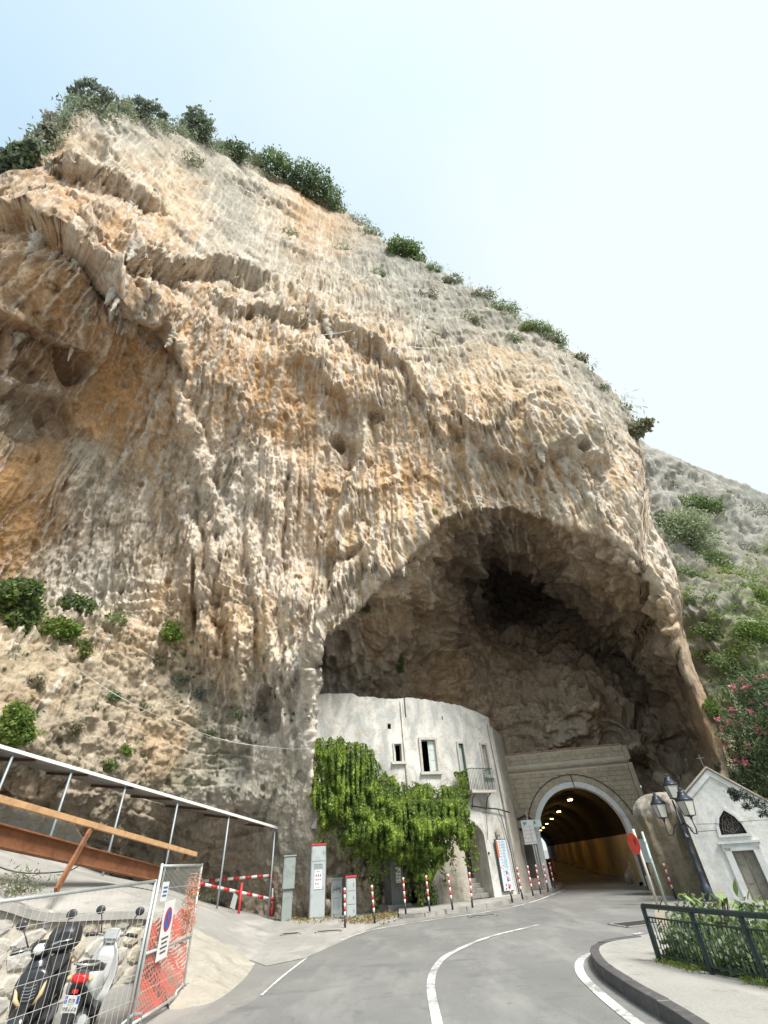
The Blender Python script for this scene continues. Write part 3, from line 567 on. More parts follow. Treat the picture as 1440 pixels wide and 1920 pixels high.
# ------------------------------------------------------------------ the hillside beyond on the right
KIND.update(H=(.225, .23, .215), h=(.175, .168, .135), V=(.15, .17, .09), E=(.30, .25, .18))
HPAL = [(1220, 880, 'H', .6, .5), (1300, 900, 'H', .3, .4), (1400, 930, 'H', .2, .3), (1440, 960, 'H', .2, .3), (1230, 960, 'H', .7, .6), (1380, 980, 'H', .2, .3), (1300, 950, 'h', .2, .3), (1420, 1060, 'h', .1, .2),
        (1300, 1080, 'h', .2, .2), (1330, 1150, 'H', .3, .3), (1400, 1180, 'V', .1, .1), (1300, 1200, 'h', .2, .2), (1380, 1250, 'V', .1, .1), (1330, 1280, 'h', .2, .2), (1400, 1330, 'V', .1, 0), (1370, 1400, 'E', .2, .1), (1420, 1430, 'V', 0, 0), (1440, 1110, 'V', .1, .1)]
def build_hillside():
    HR = [(1040, 700), (1130, 770), (1196, 815), (1212, 832), (1240, 845), (1290, 868), (1350, 890), (1400, 905), (1440, 925), (1600, 1000), (1800, 1080), (2100, 1180)]
    xs = np.concatenate([np.arange(1040, 1480, 2.4), np.arange(1480, 2100, 12)]); nc = len(xs); nr = 330
    rim = np.interp(xs, [p[0] for p in HR], [p[1] for p in HR]) + 3 * pn(np.stack([xs / 22, xs * 0, xs * 0], 1)) + 2 * pn(np.stack([xs / 6, xs * 0 + 3, xs * 0], 1))
    v = np.linspace(0, 1, nr); x = np.tile(xs, (nr, 1)).ravel(); y = (rim[None] + (1680 - rim[None]) * v[:, None]).ravel()
    d, hz = grid_dirs(x, y); az = np.arctan2(d[:, 0], d[:, 1])
    D = tps([(1060, 800), (1100, 950), (1150, 830), (1212, 850), (1300, 880), (1440, 930), (1600, 1010), (1220, 960), (1300, 990), (1440, 1050), (1250, 1080), (1350, 1150), (1440, 1200), (1300, 1230), (1440, 1330), (1340, 1360), (1440, 1450), (1380, 1500), (1300, 1600), (1600, 1500), (2000, 1500), (2000, 1100)],
            [48, 46, 50, 46, 54, 62, 66, 42, 45, 50, 39, 38, 40, 38, 35, 35, 32, 33, 34, 30, 32, 60])(x, y)
    P = EYE + d / hz[:, None] * D[:, None]
    col, fl, st = palette(x, y, P, HPAL); sw = az * 30 + .8 * pn(P * .16)
    rA = 1 - 2 * np.abs(pn(np.stack([sw * 1.2, sw * 0 + 2, P[:, 2] * .08], 1))); rB = 1 - 2 * np.abs(pn(np.stack([sw * 3.0, sw * 0 + 8, P[:, 2] * .15], 1)))
    rel = 1.3 * fbm(P * .12 + 3, 3) + (.3 + fl) * (.5 * rA + .35 * rB) - 1.0 * np.abs(pn(P * .45)) - .5 * np.abs(pn(P * 1.1 + 4)) + .16 * pn(P * 2.6) + .10 * pn(P * 9) + .1 * pn(P * 3.2) + .06 * pn(P * 6.5)
    n = grid_normals(P, nr, nc); n = np.stack([blur(n[:, k].reshape(nr, nc), 4).ravel() for k in range(3)], 1); n /= np.linalg.norm(n, axis=1)[:, None]
    V = P + n * (rel * (.2 + .8 * ss(0, .03, np.repeat(v, nc))))[:, None]
    k = ss(.1, .6, rB * .6 + .3 * rA) * st; col = col * (1 - .6 * k[:, None]) + np.array([.5, .49, .46]) * .6 * k[:, None]
    gr = ss(-.05, .35, pn(P * .5 + 8) + .5 * pn(P * 1.4)) * ss(940, 1080, y) * .75; col = col * (1 - gr[:, None]) + np.array([.15, .17, .075]) * gr[:, None]
    col *= (1 + .3 * pn(P * .9) + .15 * pn(P * 3))[:, None]; col = np.concatenate([np.clip(col, .02, .8), (.5 * fl * ss(1050, 930, y))[:, None]], 1)
    dk, hk = grid_dirs(x[:nc], y[:nc] + 25); top = EYE + dk / hk[:, None] * (np.hypot(V[:nc, 0], V[:nc, 1]) + 15)[:, None]
    hq = quads(nr + 1, nc); bx = np.interp(y, [p[1] for p in RIM[29:]], [p[0] for p in RIM[29:]]); okv = np.concatenate([x[:nc] > 1040, x > bx - np.where(y < 950, 160, 58)])
    hq = hq[okv[hq].all(1)]
    o = link_mesh('hillside', np_mesh('hillside', np.concatenate([top, V]), hq, np.concatenate([col[:nc], col])), M_ROCK)
    tag(o, 'grey rocky hillside with scrub to the right of the cave', kind='structure')
    return dict(X=x, Y=y, V=V)
HL = build_hillside()
def on_hill(px, py, lift=0.0):
    r = (HL['X'] - px) ** 2 + (HL['Y'] - py) ** 2; p = HL['V'][int(np.argmin(r))].astype(float)
    t = EYE - p; return p + t / np.linalg.norm(t) * lift
# ------------------------------------------------------------------ ground, road, pavements, paint
def ground_mat(name, lo, hi, dark, tyre):
    t = NT(name); v = t.world()
    a = t.noise(v, .35, 6, .6); b = t.noise(v, 60, 3, .7); c = t.noise(t.world((1, .3, 1)), 1.1, 6, .62)
    col = t.ramp(a, [(.3, lo), (.7, hi)])
    col = t.mix(1.0, col, t.ramp(b, [(.3, .78), (.7, 1.2)]), 'MULTIPLY')
    col = t.mix(t.ramp(c, [(.48, 0.0), (.66, .75)]), col, tuple(x * 1.25 for x in hi))
    d = t.noise(t.world((.8, 2.2, 1)), .55, 5, .6); col = t.mix(t.ramp(d, [(.58, 0.0), (.74, tyre)]), col, dark)
    e = t.noise(v, 2.6, 8, .7); col = t.mix(t.ramp(e, [(.57, 0.0), (.66, .5)]), col, tuple(x * .7 for x in lo))
    t.bump(b, .3, .012); return t.set(col, .85, 0, .3)
M_GROUND = ground_mat('earth_asphalt', (.20, .20, .19), (.26, .255, .245), (.11, .11, .11), .3)
M_ROAD = ground_mat('asphalt', (.165, .168, .168), (.215, .215, .21), (.085, .085, .088), .55)
M_CONC = ground_mat('concrete_paving', (.27, .265, .25), (.36, .35, .33), (.15, .145, .135), .4)
M_KERB = simple('kerb_stone', (.27, .26, .245), .85, var=.3, scale=1.5, bump=.4, bscale=25, dirt=(.12, .11, .10))
def paint_mat(name, c):                     # worn road paint over asphalt
    t = NT(name); v = t.world(); a = t.noise(v, 9, 8, .75); b = t.noise(v, 1.3, 4, .6)
    f = t.mix(.5, a, b); col = t.mix(t.ramp(f, [(.44, 1.0), (.58, .12)]), (.20, .20, .195), c)
    return t.set(col, .7, 0, .3)
M_LINE = paint_mat('road_paint', (.72, .73, .72))
def spline(pts, n=8):
    P = [np.array(p, float) for p in pts]; P = [2 * P[0] - P[1]] + P + [2 * P[-1] - P[-2]]; out = []
    for i in range(1, len(P) - 2):
        for k in range(n):
            t = k / n; a, b, c, d = P[i - 1:i + 3]
            out.append(.5 * ((2 * b) + (c - a) * t + (2 * a - 5 * b + 4 * c - d) * t * t + (3 * b - a - 3 * c + d) * t ** 3))
    out.append(P[-2]); return out
def sheet(name, poly, z, m, kind='structure'):
    b = MB(); b.add([(p[0], p[1], z) for p in poly], [tuple(range(len(poly)))]); o = b.build(name, m); tag(o, kind=kind); return o
def ribbon(name, pts, wd, z, m):
    P = spline(pts, 10); b = MB(); vs = []
    for i, p in enumerate(P):
        d = P[min(i + 1, len(P) - 1)] - P[max(i - 1, 0)]; d /= np.linalg.norm(d[:2]); n = np.array([-d[1], d[0]])
        vs += [(*(p[:2] + n * wd / 2), z), (*(p[:2] - n * wd / 2), z)]
    b.add(vs, [(2 * i, 2 * i + 1, 2 * i + 3, 2 * i + 2) for i in range(len(P) - 1)]); o = b.build(name, m); tag(o, kind='structure'); return o
def G(*pts): return [gp(*p) for p in pts]
S_ = 900.0
_b = MB(); _b.add([(-S_, -S_, 0), (S_, -S_, 0), (S_, S_, 0), (-S_, S_, 0)], [(0, 1, 2, 3)]); tag(_b.build('ground', M_GROUND), kind='structure')
AX = np.array([math.sin(D2R(11.3)), math.cos(D2R(11.3)), 0.0])       # axis of the tunnel
PL, PR = hd(985, 1672, 30.5), hd(1222, 1680, 31.2); PL[2] = PR[2] = 0
PE = (PR - PL) / np.linalg.norm(PR - PL); PN = np.array([PE[1], -PE[0], 0.0])   # along the portal, and out of it
def PT(u, z, out=0.0): return PL + PE * u + PN * out + np.array([0, 0, z])
roadL = [np.array([-5.5, -25, 0]), np.array([-4.6, 3, 0])] + spline(G((495, 1866), (572, 1798), (690, 1745), (800, 1724), (920, 1706), (1000, 1688), (1058, 1667)), 4)
roadR = [np.array([5.5, -25, 0]), np.array([3.3, 4, 0])] + spline(G((1290, 1920), (1150, 1850), (1112, 1812), (1120, 1790), (1190, 1762), (1240, 1735)), 4)
endL, endR = PT(1.3, 0) + AX * 95, PT(5.8, 0) + AX * 95
sheet('road', roadL + [PT(2.2, 0) + AX * 6, endL, endR, PT(5.8, 0)] + roadR[::-1], .004, M_ROAD)
sheet('concrete_apron', G((380, 1742), (440, 1790), (500, 1812), (572, 1797), (690, 1744), (752, 1722), (740, 1700), (600, 1700), (500, 1705), (400, 1712)), .008, M_CONC)
ribbon('centre_line', G((850, 2040), (820, 1920), (808, 1845), (822, 1808), (852, 1785), (920, 1757), (1010, 1735)), .14, .012, M_LINE)
ribbon('edge_line', G((1330, 2010), (1200, 1925), (1118, 1858), (1090, 1827), (1087, 1806), (1100, 1793), (1120, 1787)), .15, .012, M_LINE)
ribbon('edge_line', G((490, 1868), (530, 1832), (575, 1797)), .055, .012, M_LINE)
ribbon('edge_line', G((640, 1763), (700, 1744), (800, 1727), (920, 1709), (1000, 1691), (1058, 1669)), .10, .012, M_LINE)
for a, b in (((1131, 1778), (1155, 1773)), ((1150, 1785), (1172, 1778)), ((1160, 1766), (1182, 1761)), ((1188, 1753), (1204, 1750))):
    ribbon('edge_dash', [gp(*a), gp(*b)], .13, .012, M_LINE)
# pavements: a slab with separate kerb stones along the road
def pavement(name, edge, back, h, label, klen=1.0, mk=None):
    P = spline(edge, 10); root = sheet(name, [p for p in P] + [np.array(q, float) for q in back], h, M_CONC); tag(root, label)
    L_ = np.concatenate([[0], np.cumsum([np.linalg.norm(b - a) for a, b in zip(P[:-1], P[1:])])]); n = max(2, int(L_[-1] / klen))
    def at(s): return np.array([np.interp(s, L_, [p[k] for p in P]) for k in range(3)])
    for i in range(n):
        s0, s1 = L_[-1] * i / n + .012, L_[-1] * (i + 1) / n - .012; sm = [s0 + (s1 - s0) * k / 3 for k in range(4)]; r1 = []; dz = random.uniform(-.008, .012)
        for s in sm:
            d = at(min(s + .05, L_[-1])) - at(max(s - .05, 0)); d /= np.linalg.norm(d); nn = np.array([d[1], -d[0], 0]); p = at(s)
            sg = 1 if (p - np.mean(back, 0)[:3])[:3] @ nn > 0 else -1
            o_, i_ = p + nn * sg * .02, p - nn * sg * .16
            r1.append([(o_[0], o_[1], -.03), (o_[0] - nn[0] * sg * .012, o_[1] - nn[1] * sg * .012, h + .006 + dz), (i_[0], i_[1], h + .008 + dz), (i_[0], i_[1], -.03)])
        b = MB(); b.loft(r1, smooth=False); b.build('kerb_stone', mk or M_KERB, root, bevel=.012)
    return root
pavement('pavement', G((748, 1722), (800, 1720), (850, 1712), (920, 1702), (1000, 1684), (1040, 1672), (1058, 1662)),
         [PT(1.9, 0) + AX * 8, PT(1.25, 0) + AX * 8, PT(1.25, 0), PT(.0, 0), hd(905, 1680, 29), hd(800, 1690, 27), hd(748, 1700, 26)], .13, 'raised pavement with striped bollards under the old house')
pavement('pavement', G((1330, 1975), (1262, 1925), (1190, 1880), (1133, 1838), (1113, 1808), (1118, 1793), (1150, 1782), (1200, 1775)),
         G((1260, 1762), (1330, 1748), (1500, 1735), (1800, 1750), (2400, 2100), (1900, 2300)), .16, 'raised concrete pavement inside the bend by the railing', 1.0, simple('dark_kerb', (.085, .083, .085), .8, var=.35, scale=2.5, bump=.5, bscale=20, dirt=(.17, .165, .155)))
def puddle_frame(px, py, wx, wy, rz, label):
    c = gp(px, py); o = empty('manhole_cover', (c[0], c[1], .012), rz, label, 'manhole cover')
    f = MB()
    for sx, sy, a, b in ((0, 1, wx, .06), (0, -1, wx, .06), (1, 0, .06, wy), (-1, 0, .06, wy)): f.box((sx * wx / 2, sy * wy / 2, .006), (a + .06 if sy else a, b + .06 if sx else b, .012))
    f.build('frame', M_CONC, o); p = MB(); p.box((0, 0, .003), (wx - .1, wy - .1, .012))
    for k in range(6): p.box((0, -wy / 2 + .12 + k * (wy - .24) / 5, .012), (wx - .2, .03, .012))
    p.build('lid', simple('cast_iron', (.09, .09, .09), .6, .6, bump=.3), o)
puddle_frame(1193, 1733, 1.1, .8, .25, 'iron manhole cover set in pale concrete near the end of the railing')
puddle_frame(545, 1752, .6, .5, .2, 'square drain cover in the concrete apron in front of the tall cabinets')
puddle_frame(617, 1747, .8, .4, .0, 'long drain cover in the apron left of the first striped bollards')
puddle_frame(432, 1760, .9, .35, .5, 'drain grate at the foot of the ramp')
puddle_frame(905, 1718, .9, .4, .1, 'drain grate in the road below the house doorway')
# ------------------------------------------------------------------ tunnel portal and tunnel
M_BLOCK = simple('tuff_block', (.40, .335, .25), .95, var=.32, scale=2.2, bump=.6, bscale=22, dirt=(.28, .235, .18), coord='World')
M_MORT = simple('old_mortar', (.50, .455, .385), .95, var=.2, scale=2.5, bump=.5, bscale=30, coord='World')
M_WRING = simple('painted_arch_stone', (.66, .67, .68), .8, var=.12, scale=2.0, bump=.15, dirt=(.42, .41, .40), coord='World')
M_RENDER = simple('grey_render', (.36, .34, .31), .9, var=.25, scale=1.2, bump=.4, bscale=18, dirt=(.20, .18, .16), coord='World')
portal = empty('tunnel_portal', PL, math.atan2(PE[1], PE[0]), 'arched tunnel entrance of small tan stone blocks below the cave', 'tunnel')
# local axes: x along the face, z up, -y out of the face
CU, RI, RW, RV, ZS, WU = 3.55, 2.22, 2.48, 2.80, 2.1, 6.85
def arcpts(r, n=28): return [(CU + r * math.cos(math.pi - math.pi * k / n), ZS + r * math.sin(math.pi * k / n)) for k in range(n + 1)]
def face_with_arch():
    b = MB(); A = [(CU - RW, 0)] + arcpts(RW) + [(CU + RW, 0)]; z1 = 5.25
    o = [(-.7, 0)] + [(-.7 + (WU + .7) * k / 28, z1) for k in range(29)] + [(WU, 0)]
    for d in (0, .6):
        pass
    vs = [(x, 0, z) for x, z in A] + [(x, 0, z) for x, z in o]; n = len(A)
    fs = [(i, i + 1, n + i + 1, n + i) for i in range(n - 1)]
    b.add(vs, fs); b.box((WU / 2 - .35, .3, 5.7), (WU + .7, .6, .95)); b.box((WU - .02, .45, 2.6), (.05, .9, 5.2)); return b
face_with_arch().build('wall', M_MORT, portal)
rw = MB(); prof = [(CU - RI, -.0)] + arcpts(RI) + [(CU + RI, 0)]; pro2 = [(CU - RW, 0)] + arcpts(RW) + [(CU + RW, 0)]
rings = [[(a[0], -.07, a[1]), (c[0], -.07, c[1]), (c[0], .3, c[1]), (a[0], .5, a[1])] for a, c in zip(prof, pro2)]
rw.loft(rings, smooth=False).build('arch_ring', M_WRING, portal)
nv = 23
for k in range(nv):
    a0, a1 = math.pi * (k + .06) / nv, math.pi * (k + .94) / nv; b = MB(); q = random.uniform(.03, .06)
    P = [(CU - r * math.cos(a), -q, ZS + r * math.sin(a)) for r, a in ((RW + .01, a0), (RV, a0), (RV, (a0 + a1) / 2), (RV, a1), (RW + .01, a1))]
    b.prism(P, (0, 1, 0), q + .05); b.build('voussoir', M_BLOCK, portal, bevel=.008)
def block_mesh(v):
    b = MB(); r = random.Random(v); j = lambda: r.uniform(-.03, .03)
    f = [(-.5, -.5), (.5, -.5), (.5, .5), (-.5, .5)]
    b.add([(x * .97, .5, z * .95) for x, z in f] + [(x * .97, -.2, z * .95) for x, z in f] + [(x * .84 + j(), -.5 + abs(j()) * 3, z * .76 + j()) for x, z in f],
          [(0, 1, 5, 4), (1, 2, 6, 5), (2, 3, 7, 6), (3, 0, 4, 7), (4, 5, 9, 8), (5, 6, 10, 9), (6, 7, 11, 10), (7, 4, 8, 11), (8, 9, 10, 11)])
    return b.mesh('stone_block', M_BLOCK)
BM = [block_mesh(k) for k in range(5)]
rowh = .233
for r in range(40):
    z0 = .02 + r * rowh
    if z0 + rowh > 5.24 and z0 < 5.44: continue
    if z0 + rowh > 6.12: break
    zm = z0 + rowh / 2
    if zm < ZS: spans = [(CU + RW + .02, WU)] + ([(.15, CU - RW - .02)] if zm > 1.98 else [])
    elif zm < ZS + RV: 
        hw = math.sqrt(max(RV ** 2 - (abs(zm - ZS) - .0) ** 2, 0)); spans = [(.15, CU - hw), (CU + hw, WU)]
    else: spans = [(.15, WU)]
    if zm > 5.3: spans = [(.3, WU)]
    for s0, s1 in spans:
        x = s0 - random.uniform(0, .2)
        while x < s1 - .05:
            wd = random.uniform(.34, .52); a, c = max(x, s0), min(x + wd, s1); x += wd
            if c - a < .08: continue
            o = link_mesh('stone_block', random.choice(BM), None, portal); o.location = ((a + c) / 2, -.005 + random.uniform(-.012, .012), zm); o.scale = (c - a, .07, rowh)
c_ = MB(); c_.loft([[(x, .1, 5.26), (x, -.10, 5.28), (x, -.17, 5.36), (x, -.15, 5.42), (x, .1, 5.43)] for x in (-.3, WU + .12)], smooth=False).build('cornice', M_BLOCK, portal, bevel=.02)
c_ = MB()
for k in range(17):
    x0 = .15 + k * (WU - .2) / 17
    q = MB(); q.box((x0 + .19, .22, 6.20 + random.uniform(-.01, .012)), ((WU - .2) / 17 - .02, .62, .07)); q.build('coping_tile', simple('terracotta', (.36, .22, .15), .85, var=.3, scale=3, dirt=(.22, .17, .13), coord='World'), portal, bevel=.01)
q = MB(); q.box((WU + .12, .1, 5.75), (.26, .5, .72)); q.box((WU + .2, .1, 2.55), (.36, .5, 1.5)); q.box((WU + .13, .1, 4.3), (.24, .5, 1.9)); q.build('end_pier', M_BLOCK, portal, bevel=.03)
q = MB(); q.box((.42, -.02, 1.0), (1.2, .06, 2.0)); q.build('plaster_base', M_RENDER, portal)
q = MB(); q.box((.62, -.05, 1.25), (.5, .03, 1.35)); q.build('niche', simple('dark_niche', (.07, .065, .06), .9, coord='World'), portal)  # flat dark panel, its colour standing in for shade inside a recess
q = MB(); q.box((.55, -.22, .32), (1.15, .4, .38)); q.build('bench', simple('bench_render', (.42, .34, .30), .9, var=.3, scale=2.5, dirt=(.40, .20, .18), coord='World'), portal, bevel=.02)
q = MB(); q.box((.98, -.10, 2.78), (.42, .16, .26)); q.build('meter_box', simple('pale_plastic', (.55, .56, .52), .6), portal, bevel=.01)
q = MB(); q.tube([(-.5, -.12, 3.12), (.4, -.10, 3.08), (.75, -.12, 3.2), (1.0, -.12, 3.05), (1.12, -.14, 2.7)], .055, 8); q.tube([(.2, -.08, 2.62), (1.1, -.1, 2.58)], .045, 8)
q.tube([(CU + RV * math.cos(a) * 1.01, -.09, ZS + RV * math.sin(a) * 1.01) for a in [math.pi * k / 20 for k in range(-1, 20)]], .022, 6)
q.tube([(CU + .12, -.1, ZS + RV + .02), (CU + .18, -.11, ZS + RI - .25)], .022, 6)
q.build('cable', simple('cable_black', (.045, .042, .045), .6), portal)
q = MB(); q.box((CU + RW + .12, -.1, 1.15), (.2, .1, 1.1)); q.build('notice_panel', simple('grey_white_board', (.52, .52, .48), .7, var=.15), portal)
# the bore
def bore(name, prof, m, t0=0.0, t1=95.0, n=40):
    b = MB(); rings = []
    for k in range(n + 1):
        t = t0 + (t1 - t0) * k / n; r = []
        for i, (x, z) in enumerate(prof):
            p = PT(x, z) + AX * t + PN * (-.25); r.append((p[0], p[1], p[2]))
        rings.append(r)
    b.loft(rings, cap=False, smooth=False, closed=False); o = b.build(name, m, None); o.parent = portal; o.matrix_parent_inverse = PMI; return o
bpy.context.view_layer.update(); PMI = portal.matrix_world.inverted()
RB = RI + .02
vault = arcpts(RB, 24)
t = NT('sooty_vault'); v = t.world(); M_VAULT = t.set(t.ramp(t.noise(v, .8, 7, .65), [(.3, (.014, .012, .010)), (.7, (.032, .026, .02))]), .95, 0, .1)  # near-black lining over the whole vault
M_TWALL = simple('tunnel_wall_paint', (.42, .34, .20), .75, var=.2, scale=.6, dirt=(.22, .17, .10), coord='World')
bore('vault', vault, M_VAULT)
bore('side_wall', [(CU + RB, 0), (CU + RB, ZS)], M_TWALL); bore('side_wall', [(CU - RB, 0), (CU - RB, ZS)], M_TWALL)
bore('wall_kerb', [(CU + RB, .16), (CU + RB - .2, .15), (CU + RB - .22, .0)], M_KERB)
# sodium lamps down the crown of the tunnel
M_SOD = emit('sodium_glow', (1.0, .56, .16), 9.0); M_LBOX = simple('lamp_housing', (.18, .17, .16), .5)
for k in range(7):
    p = np.array([9.86, 31.9, 4.0]) + AX * (10.2 * k); p[2] = 3.95
    lp = empty('tunnel_lamp', p, math.atan2(-AX[0], AX[1]), 'glowing orange tunnel lamp, ' + ['nearest to the entrance', 'second in from the entrance', 'third in from the entrance', 'middle one of the row of seven', 'fifth in from the entrance', 'last but one before the far end', 'farthest in, by the bright exit'][k], 'lamp', 'sodium lamps along the tunnel roof')
    b = MB(); b.box((0, 0, .05), (.3, .5, .12)); b.tube([(0, 0, .1), (0, 0, .35)], .03, 6); b.build('housing', M_LBOX, lp); b = MB(); b.box((0, -.02, -.03), (.24, .42, .05)); b.build('lens', M_SOD, lp)
    ld = bpy.data.lights.new('lamp_light', 'POINT'); ld.energy = 9; ld.color = (1.0, .62, .20); ld.shadow_soft_size = .15
    lo = bpy.data.objects.new('lamp_light', ld); COL.objects.link(lo); lo.parent = lp; lo.location = (0, 0, -.25)
# rusty railing on the left inside the tunnel
rl = empty('tunnel_railing', (8.3, 33.0, .1), math.atan2(7.6, 1.25), 'red brown railing lit by the lamps just inside the tunnel', 'railing')
M_RRED = simple('red_brown_paint', (.25, .07, .05), .5, var=.3)
for k in range(6):
    b = MB(); b.tube([(k * 1.4, 0, 0), (k * 1.4, 0, 1.1)], .035, 6); b.build('post', M_RRED, rl)
for z in (.25, .45, .65, .85, 1.07):
    b = MB(); b.tube([(0, 0, z), (7, 0, z)], .022, 6); b.build('rail', M_RRED, rl)

# ------------------------------------------------------------------ the old white house
def plaster(name, base, stain, brown, bump=.35):
    t = NT(name); v = t.world(); a = t.noise(t.world((1, 1, .55)), .8, 8, .68, .7); b = t.noise(v, 2.2, 7, .68); c = t.noise(t.world((2.0, 2.0, .22)), 1.3, 6, .62); e = t.noise(v, 11, 5, .65)
    col = t.ramp(a, [(.40, stain), (.5, base), (.60, tuple(min(.85, x * 1.12) for x in base))])
    col = t.mix(t.ramp(b, [(.52, 0.0), (.66, .75)]), col, brown)
    col = t.mix(t.ramp(c, [(.56, 0.0), (.74, .45)]), col, tuple(x * .72 for x in stain))
    col = t.mix(1.0, col, t.ramp(e, [(.3, .88), (.7, 1.08)]), 'MULTIPLY')
    t.bump(t.mix(.5, b, e), bump, .05); return t.set(col, .92, 0, .2)
M_PLAS = plaster('weathered_white_plaster', (.60, .59, .555), (.42, .425, .415), (.43, .365, .29), .5)
M_PLAS2 = plaster('stained_low_plaster', (.52, .49, .43), (.38, .35, .31), (.34, .28, .21), .6)
HP = [(-9.9, 24.6), (-6.5, 24.6), (-3.5, 24.7), (0.1, 25.0), (2.2, 25.25), (4, 25.55), (6.0, 26.0), (8.0, 26.6), (9.4, 27.2), (10.75, 27.9)]
HPATH = [np.array([math.sin(D2R(a)) * d, math.cos(D2R(a)) * d, 0]) for a, d in HP]
HL_ = np.concatenate([[0], np.cumsum([np.linalg.norm(b - a) for a, b in zip(HPATH[:-1], HPATH[1:])])])
def hw_pt(u, z, ins=0.0):                      # a point of the house front: along, up, inwards
    i = int(np.clip(np.searchsorted(HL_, u) - 1, 0, len(HPATH) - 2)); a, b = HPATH[i], HPATH[i + 1]; d = (b - a) / np.linalg.norm(b - a); n = np.array([-d[1], d[0], 0])
    return a + d * (u - HL_[i]) + n * ins + np.array([0, 0, z])
def hw_u(azdeg):
    for i in range(len(HP) - 1):
        if azdeg <= HP[i + 1][0] or i == len(HP) - 2:
            a, b = HPATH[i], HPATH[i + 1]; d = np.array([math.sin(D2R(azdeg)), math.cos(D2R(azdeg))]); e = (b - a)[:2]
            s = (a[1] * d[0] - a[0] * d[1]) / (e[0] * d[1] - e[1] * d[0]); return HL_[i] + s * np.linalg.norm(e)
def hw_px(px, py):
    a, e = azel(px, py); u = hw_u(math.degrees(a)); p = hw_pt(u, 0); return u, EYE[2] + math.hypot(p[0], p[1]) * math.tan(e)
house = empty('old_house', hw_pt(HL_[-1] * .6, 0), 0, 'old white plastered two storey house built into the cave mouth', 'house')
bpy.context.view_layer.update(); HMI = house.matrix_world.inverted()
def hbuild(mb, name, m, parent=None, bevel=0.0):
    o = mb.build(name, m, None, bevel); o.parent = parent or house
    if parent is None: o.matrix_parent_inverse = HMI
    return o
def ztop(u):
    s = u / HL_[-1]; return np.interp(s, [0, .12, .2, .22, .30, .34, .5, .75, .9, 1], [8.78, 8.85, 8.75, 8.62, 8.62, 8.50, 8.56, 8.3, 8.05, 7.78]) + .05 * float(pn(np.array([[u * 1.3, 2.0, 0.0]]))[0]) + .04 * float(pn(np.array([[u * 5.0, 7.0, 0.0]]))[0])
def rect(a, b): (u0, z1), (u1, z0) = hw_px(*a), hw_px(*b); return [u0, u1, z0, z1]
W1 = rect((739, 1395), (754, 1427)); W2 = rect((789, 1387), (822, 1446)); W3 = rect((859, 1394), (881, 1482)); W4 = rect((902, 1396), (921, 1453)); W0 = rect((727, 1356), (734, 1366))
W5 = rect((760, 1338), (763, 1344)); W6 = rect((829, 1342), (832, 1349))
DO = rect((877, 1547), (917, 1688)); DO[2] = 0.0; DO[3] = 2.85; DO[0], DO[1] = hw_u(5.7), hw_u(8.0)
holes = [W1, W2, W3, W4, W0, W5, W6, DO]
us = sorted(set(list(np.linspace(0, HL_[-1], 90)) + list(HL_) + [h[k] for h in holes for k in (0, 1)])); us = [u for i, u in enumerate(us) if i == 0 or u - us[i - 1] > .004]
zs = sorted(set([0, .6, 1.2, 2.0, 3.0, 3.6, 4.2, 4.8, 6.9, 7.4] + [h[k] for h in holes for k in (2, 3)]))
def in_hole(u, z): return any(h[0] < u < h[1] and h[2] < z < h[3] for h in holes)
def wall_cells(zr, TH=.42):
    b = MB(); V = {}
    def vid(i, j, k):
        key = (i, j, k)
        if key not in V:
            z = zr[j] if j < len(zr) else ztop(us[i]); ins = TH * k + (.0 if k else .05 * math.sin(us[i] * 1.3 + z) * .5 + .012 * z)
            V[key] = len(b.v); b.v.append(tuple(hw_pt(us[i], z, ins)))
        return V[key]
    nz = len(zr) + 1; filled = {}
    for i in range(len(us) - 1):
        for j in range(nz - 1):
            um, zm = (us[i] + us[i + 1]) / 2, (zr[j] + (zr[j + 1] if j + 1 < len(zr) else 7.6)) / 2
            filled[i, j] = not in_hole(um, zm) and not (um < hw_u(1.2) and zm < 3.3)
    for (i, j), f in filled.items():
        if not f: continue
        for k in (0, 1): b.f.append((vid(i, j, k), vid(i + 1, j, k), vid(i + 1, j + 1, k), vid(i, j + 1, k))); b.smooth.append(False)
        for (di, dj, p, q) in ((-1, 0, (i, j), (i, j + 1)), (1, 0, (i + 1, j), (i + 1, j + 1)), (0, -1, (i, j), (i + 1, j)), (0, 1, (i, j + 1), (i + 1, j + 1))):
            if not filled.get((i + di, j + dj), False): b.f.append((vid(*p, 0), vid(*q, 0), vid(*q, 1), vid(*p, 1))); b.smooth.append(False)
    return b
hbuild(wall_cells(zs), 'front_wall', M_PLAS)
# return wall on the tunnel side, rear dark rooms, roof
r0, r1 = hw_pt(HL_[-1], 0, .01), np.array([math.sin(D2R(11.9)) * 31.6, math.cos(D2R(11.9)) * 31.6, 0])
b = MB(); dd = (r1 - r0) / np.linalg.norm(r1 - r0); nn = np.array([-dd[1], dd[0], 0]) * .3
b.add([tuple(p + np.array([0, 0, z])) for z in (0, 7.3) for p in (r0, r1, r1 + nn, r0 + nn)], [(0, 1, 5, 4), (1, 2, 6, 5), (2, 3, 7, 6), (3, 0, 4, 7), (4, 5, 6, 7)])
hbuild(b, 'side_wall', M_PLAS2)
b = MB(); vs = []; n_ = 16
for k in range(n_ + 1):
    u = HL_[-1] * k / n_
    for ins in (.3, 4.5): vs.append(tuple(hw_pt(u, min(ztop(u), ztop(max(0, u - .3))) - .45, ins)))
b.add(vs, [(2 * k, 2 * k + 2, 2 * k + 3, 2 * k + 1) for k in range(n_)]); hbuild(b, 'roof', M_PLAS2)
b = MB(); vs = []
for k in range(n_ + 1):
    for z in (0, 8.2): vs.append(tuple(hw_pt(HL_[-1] * k / n_, z, 2.3)))
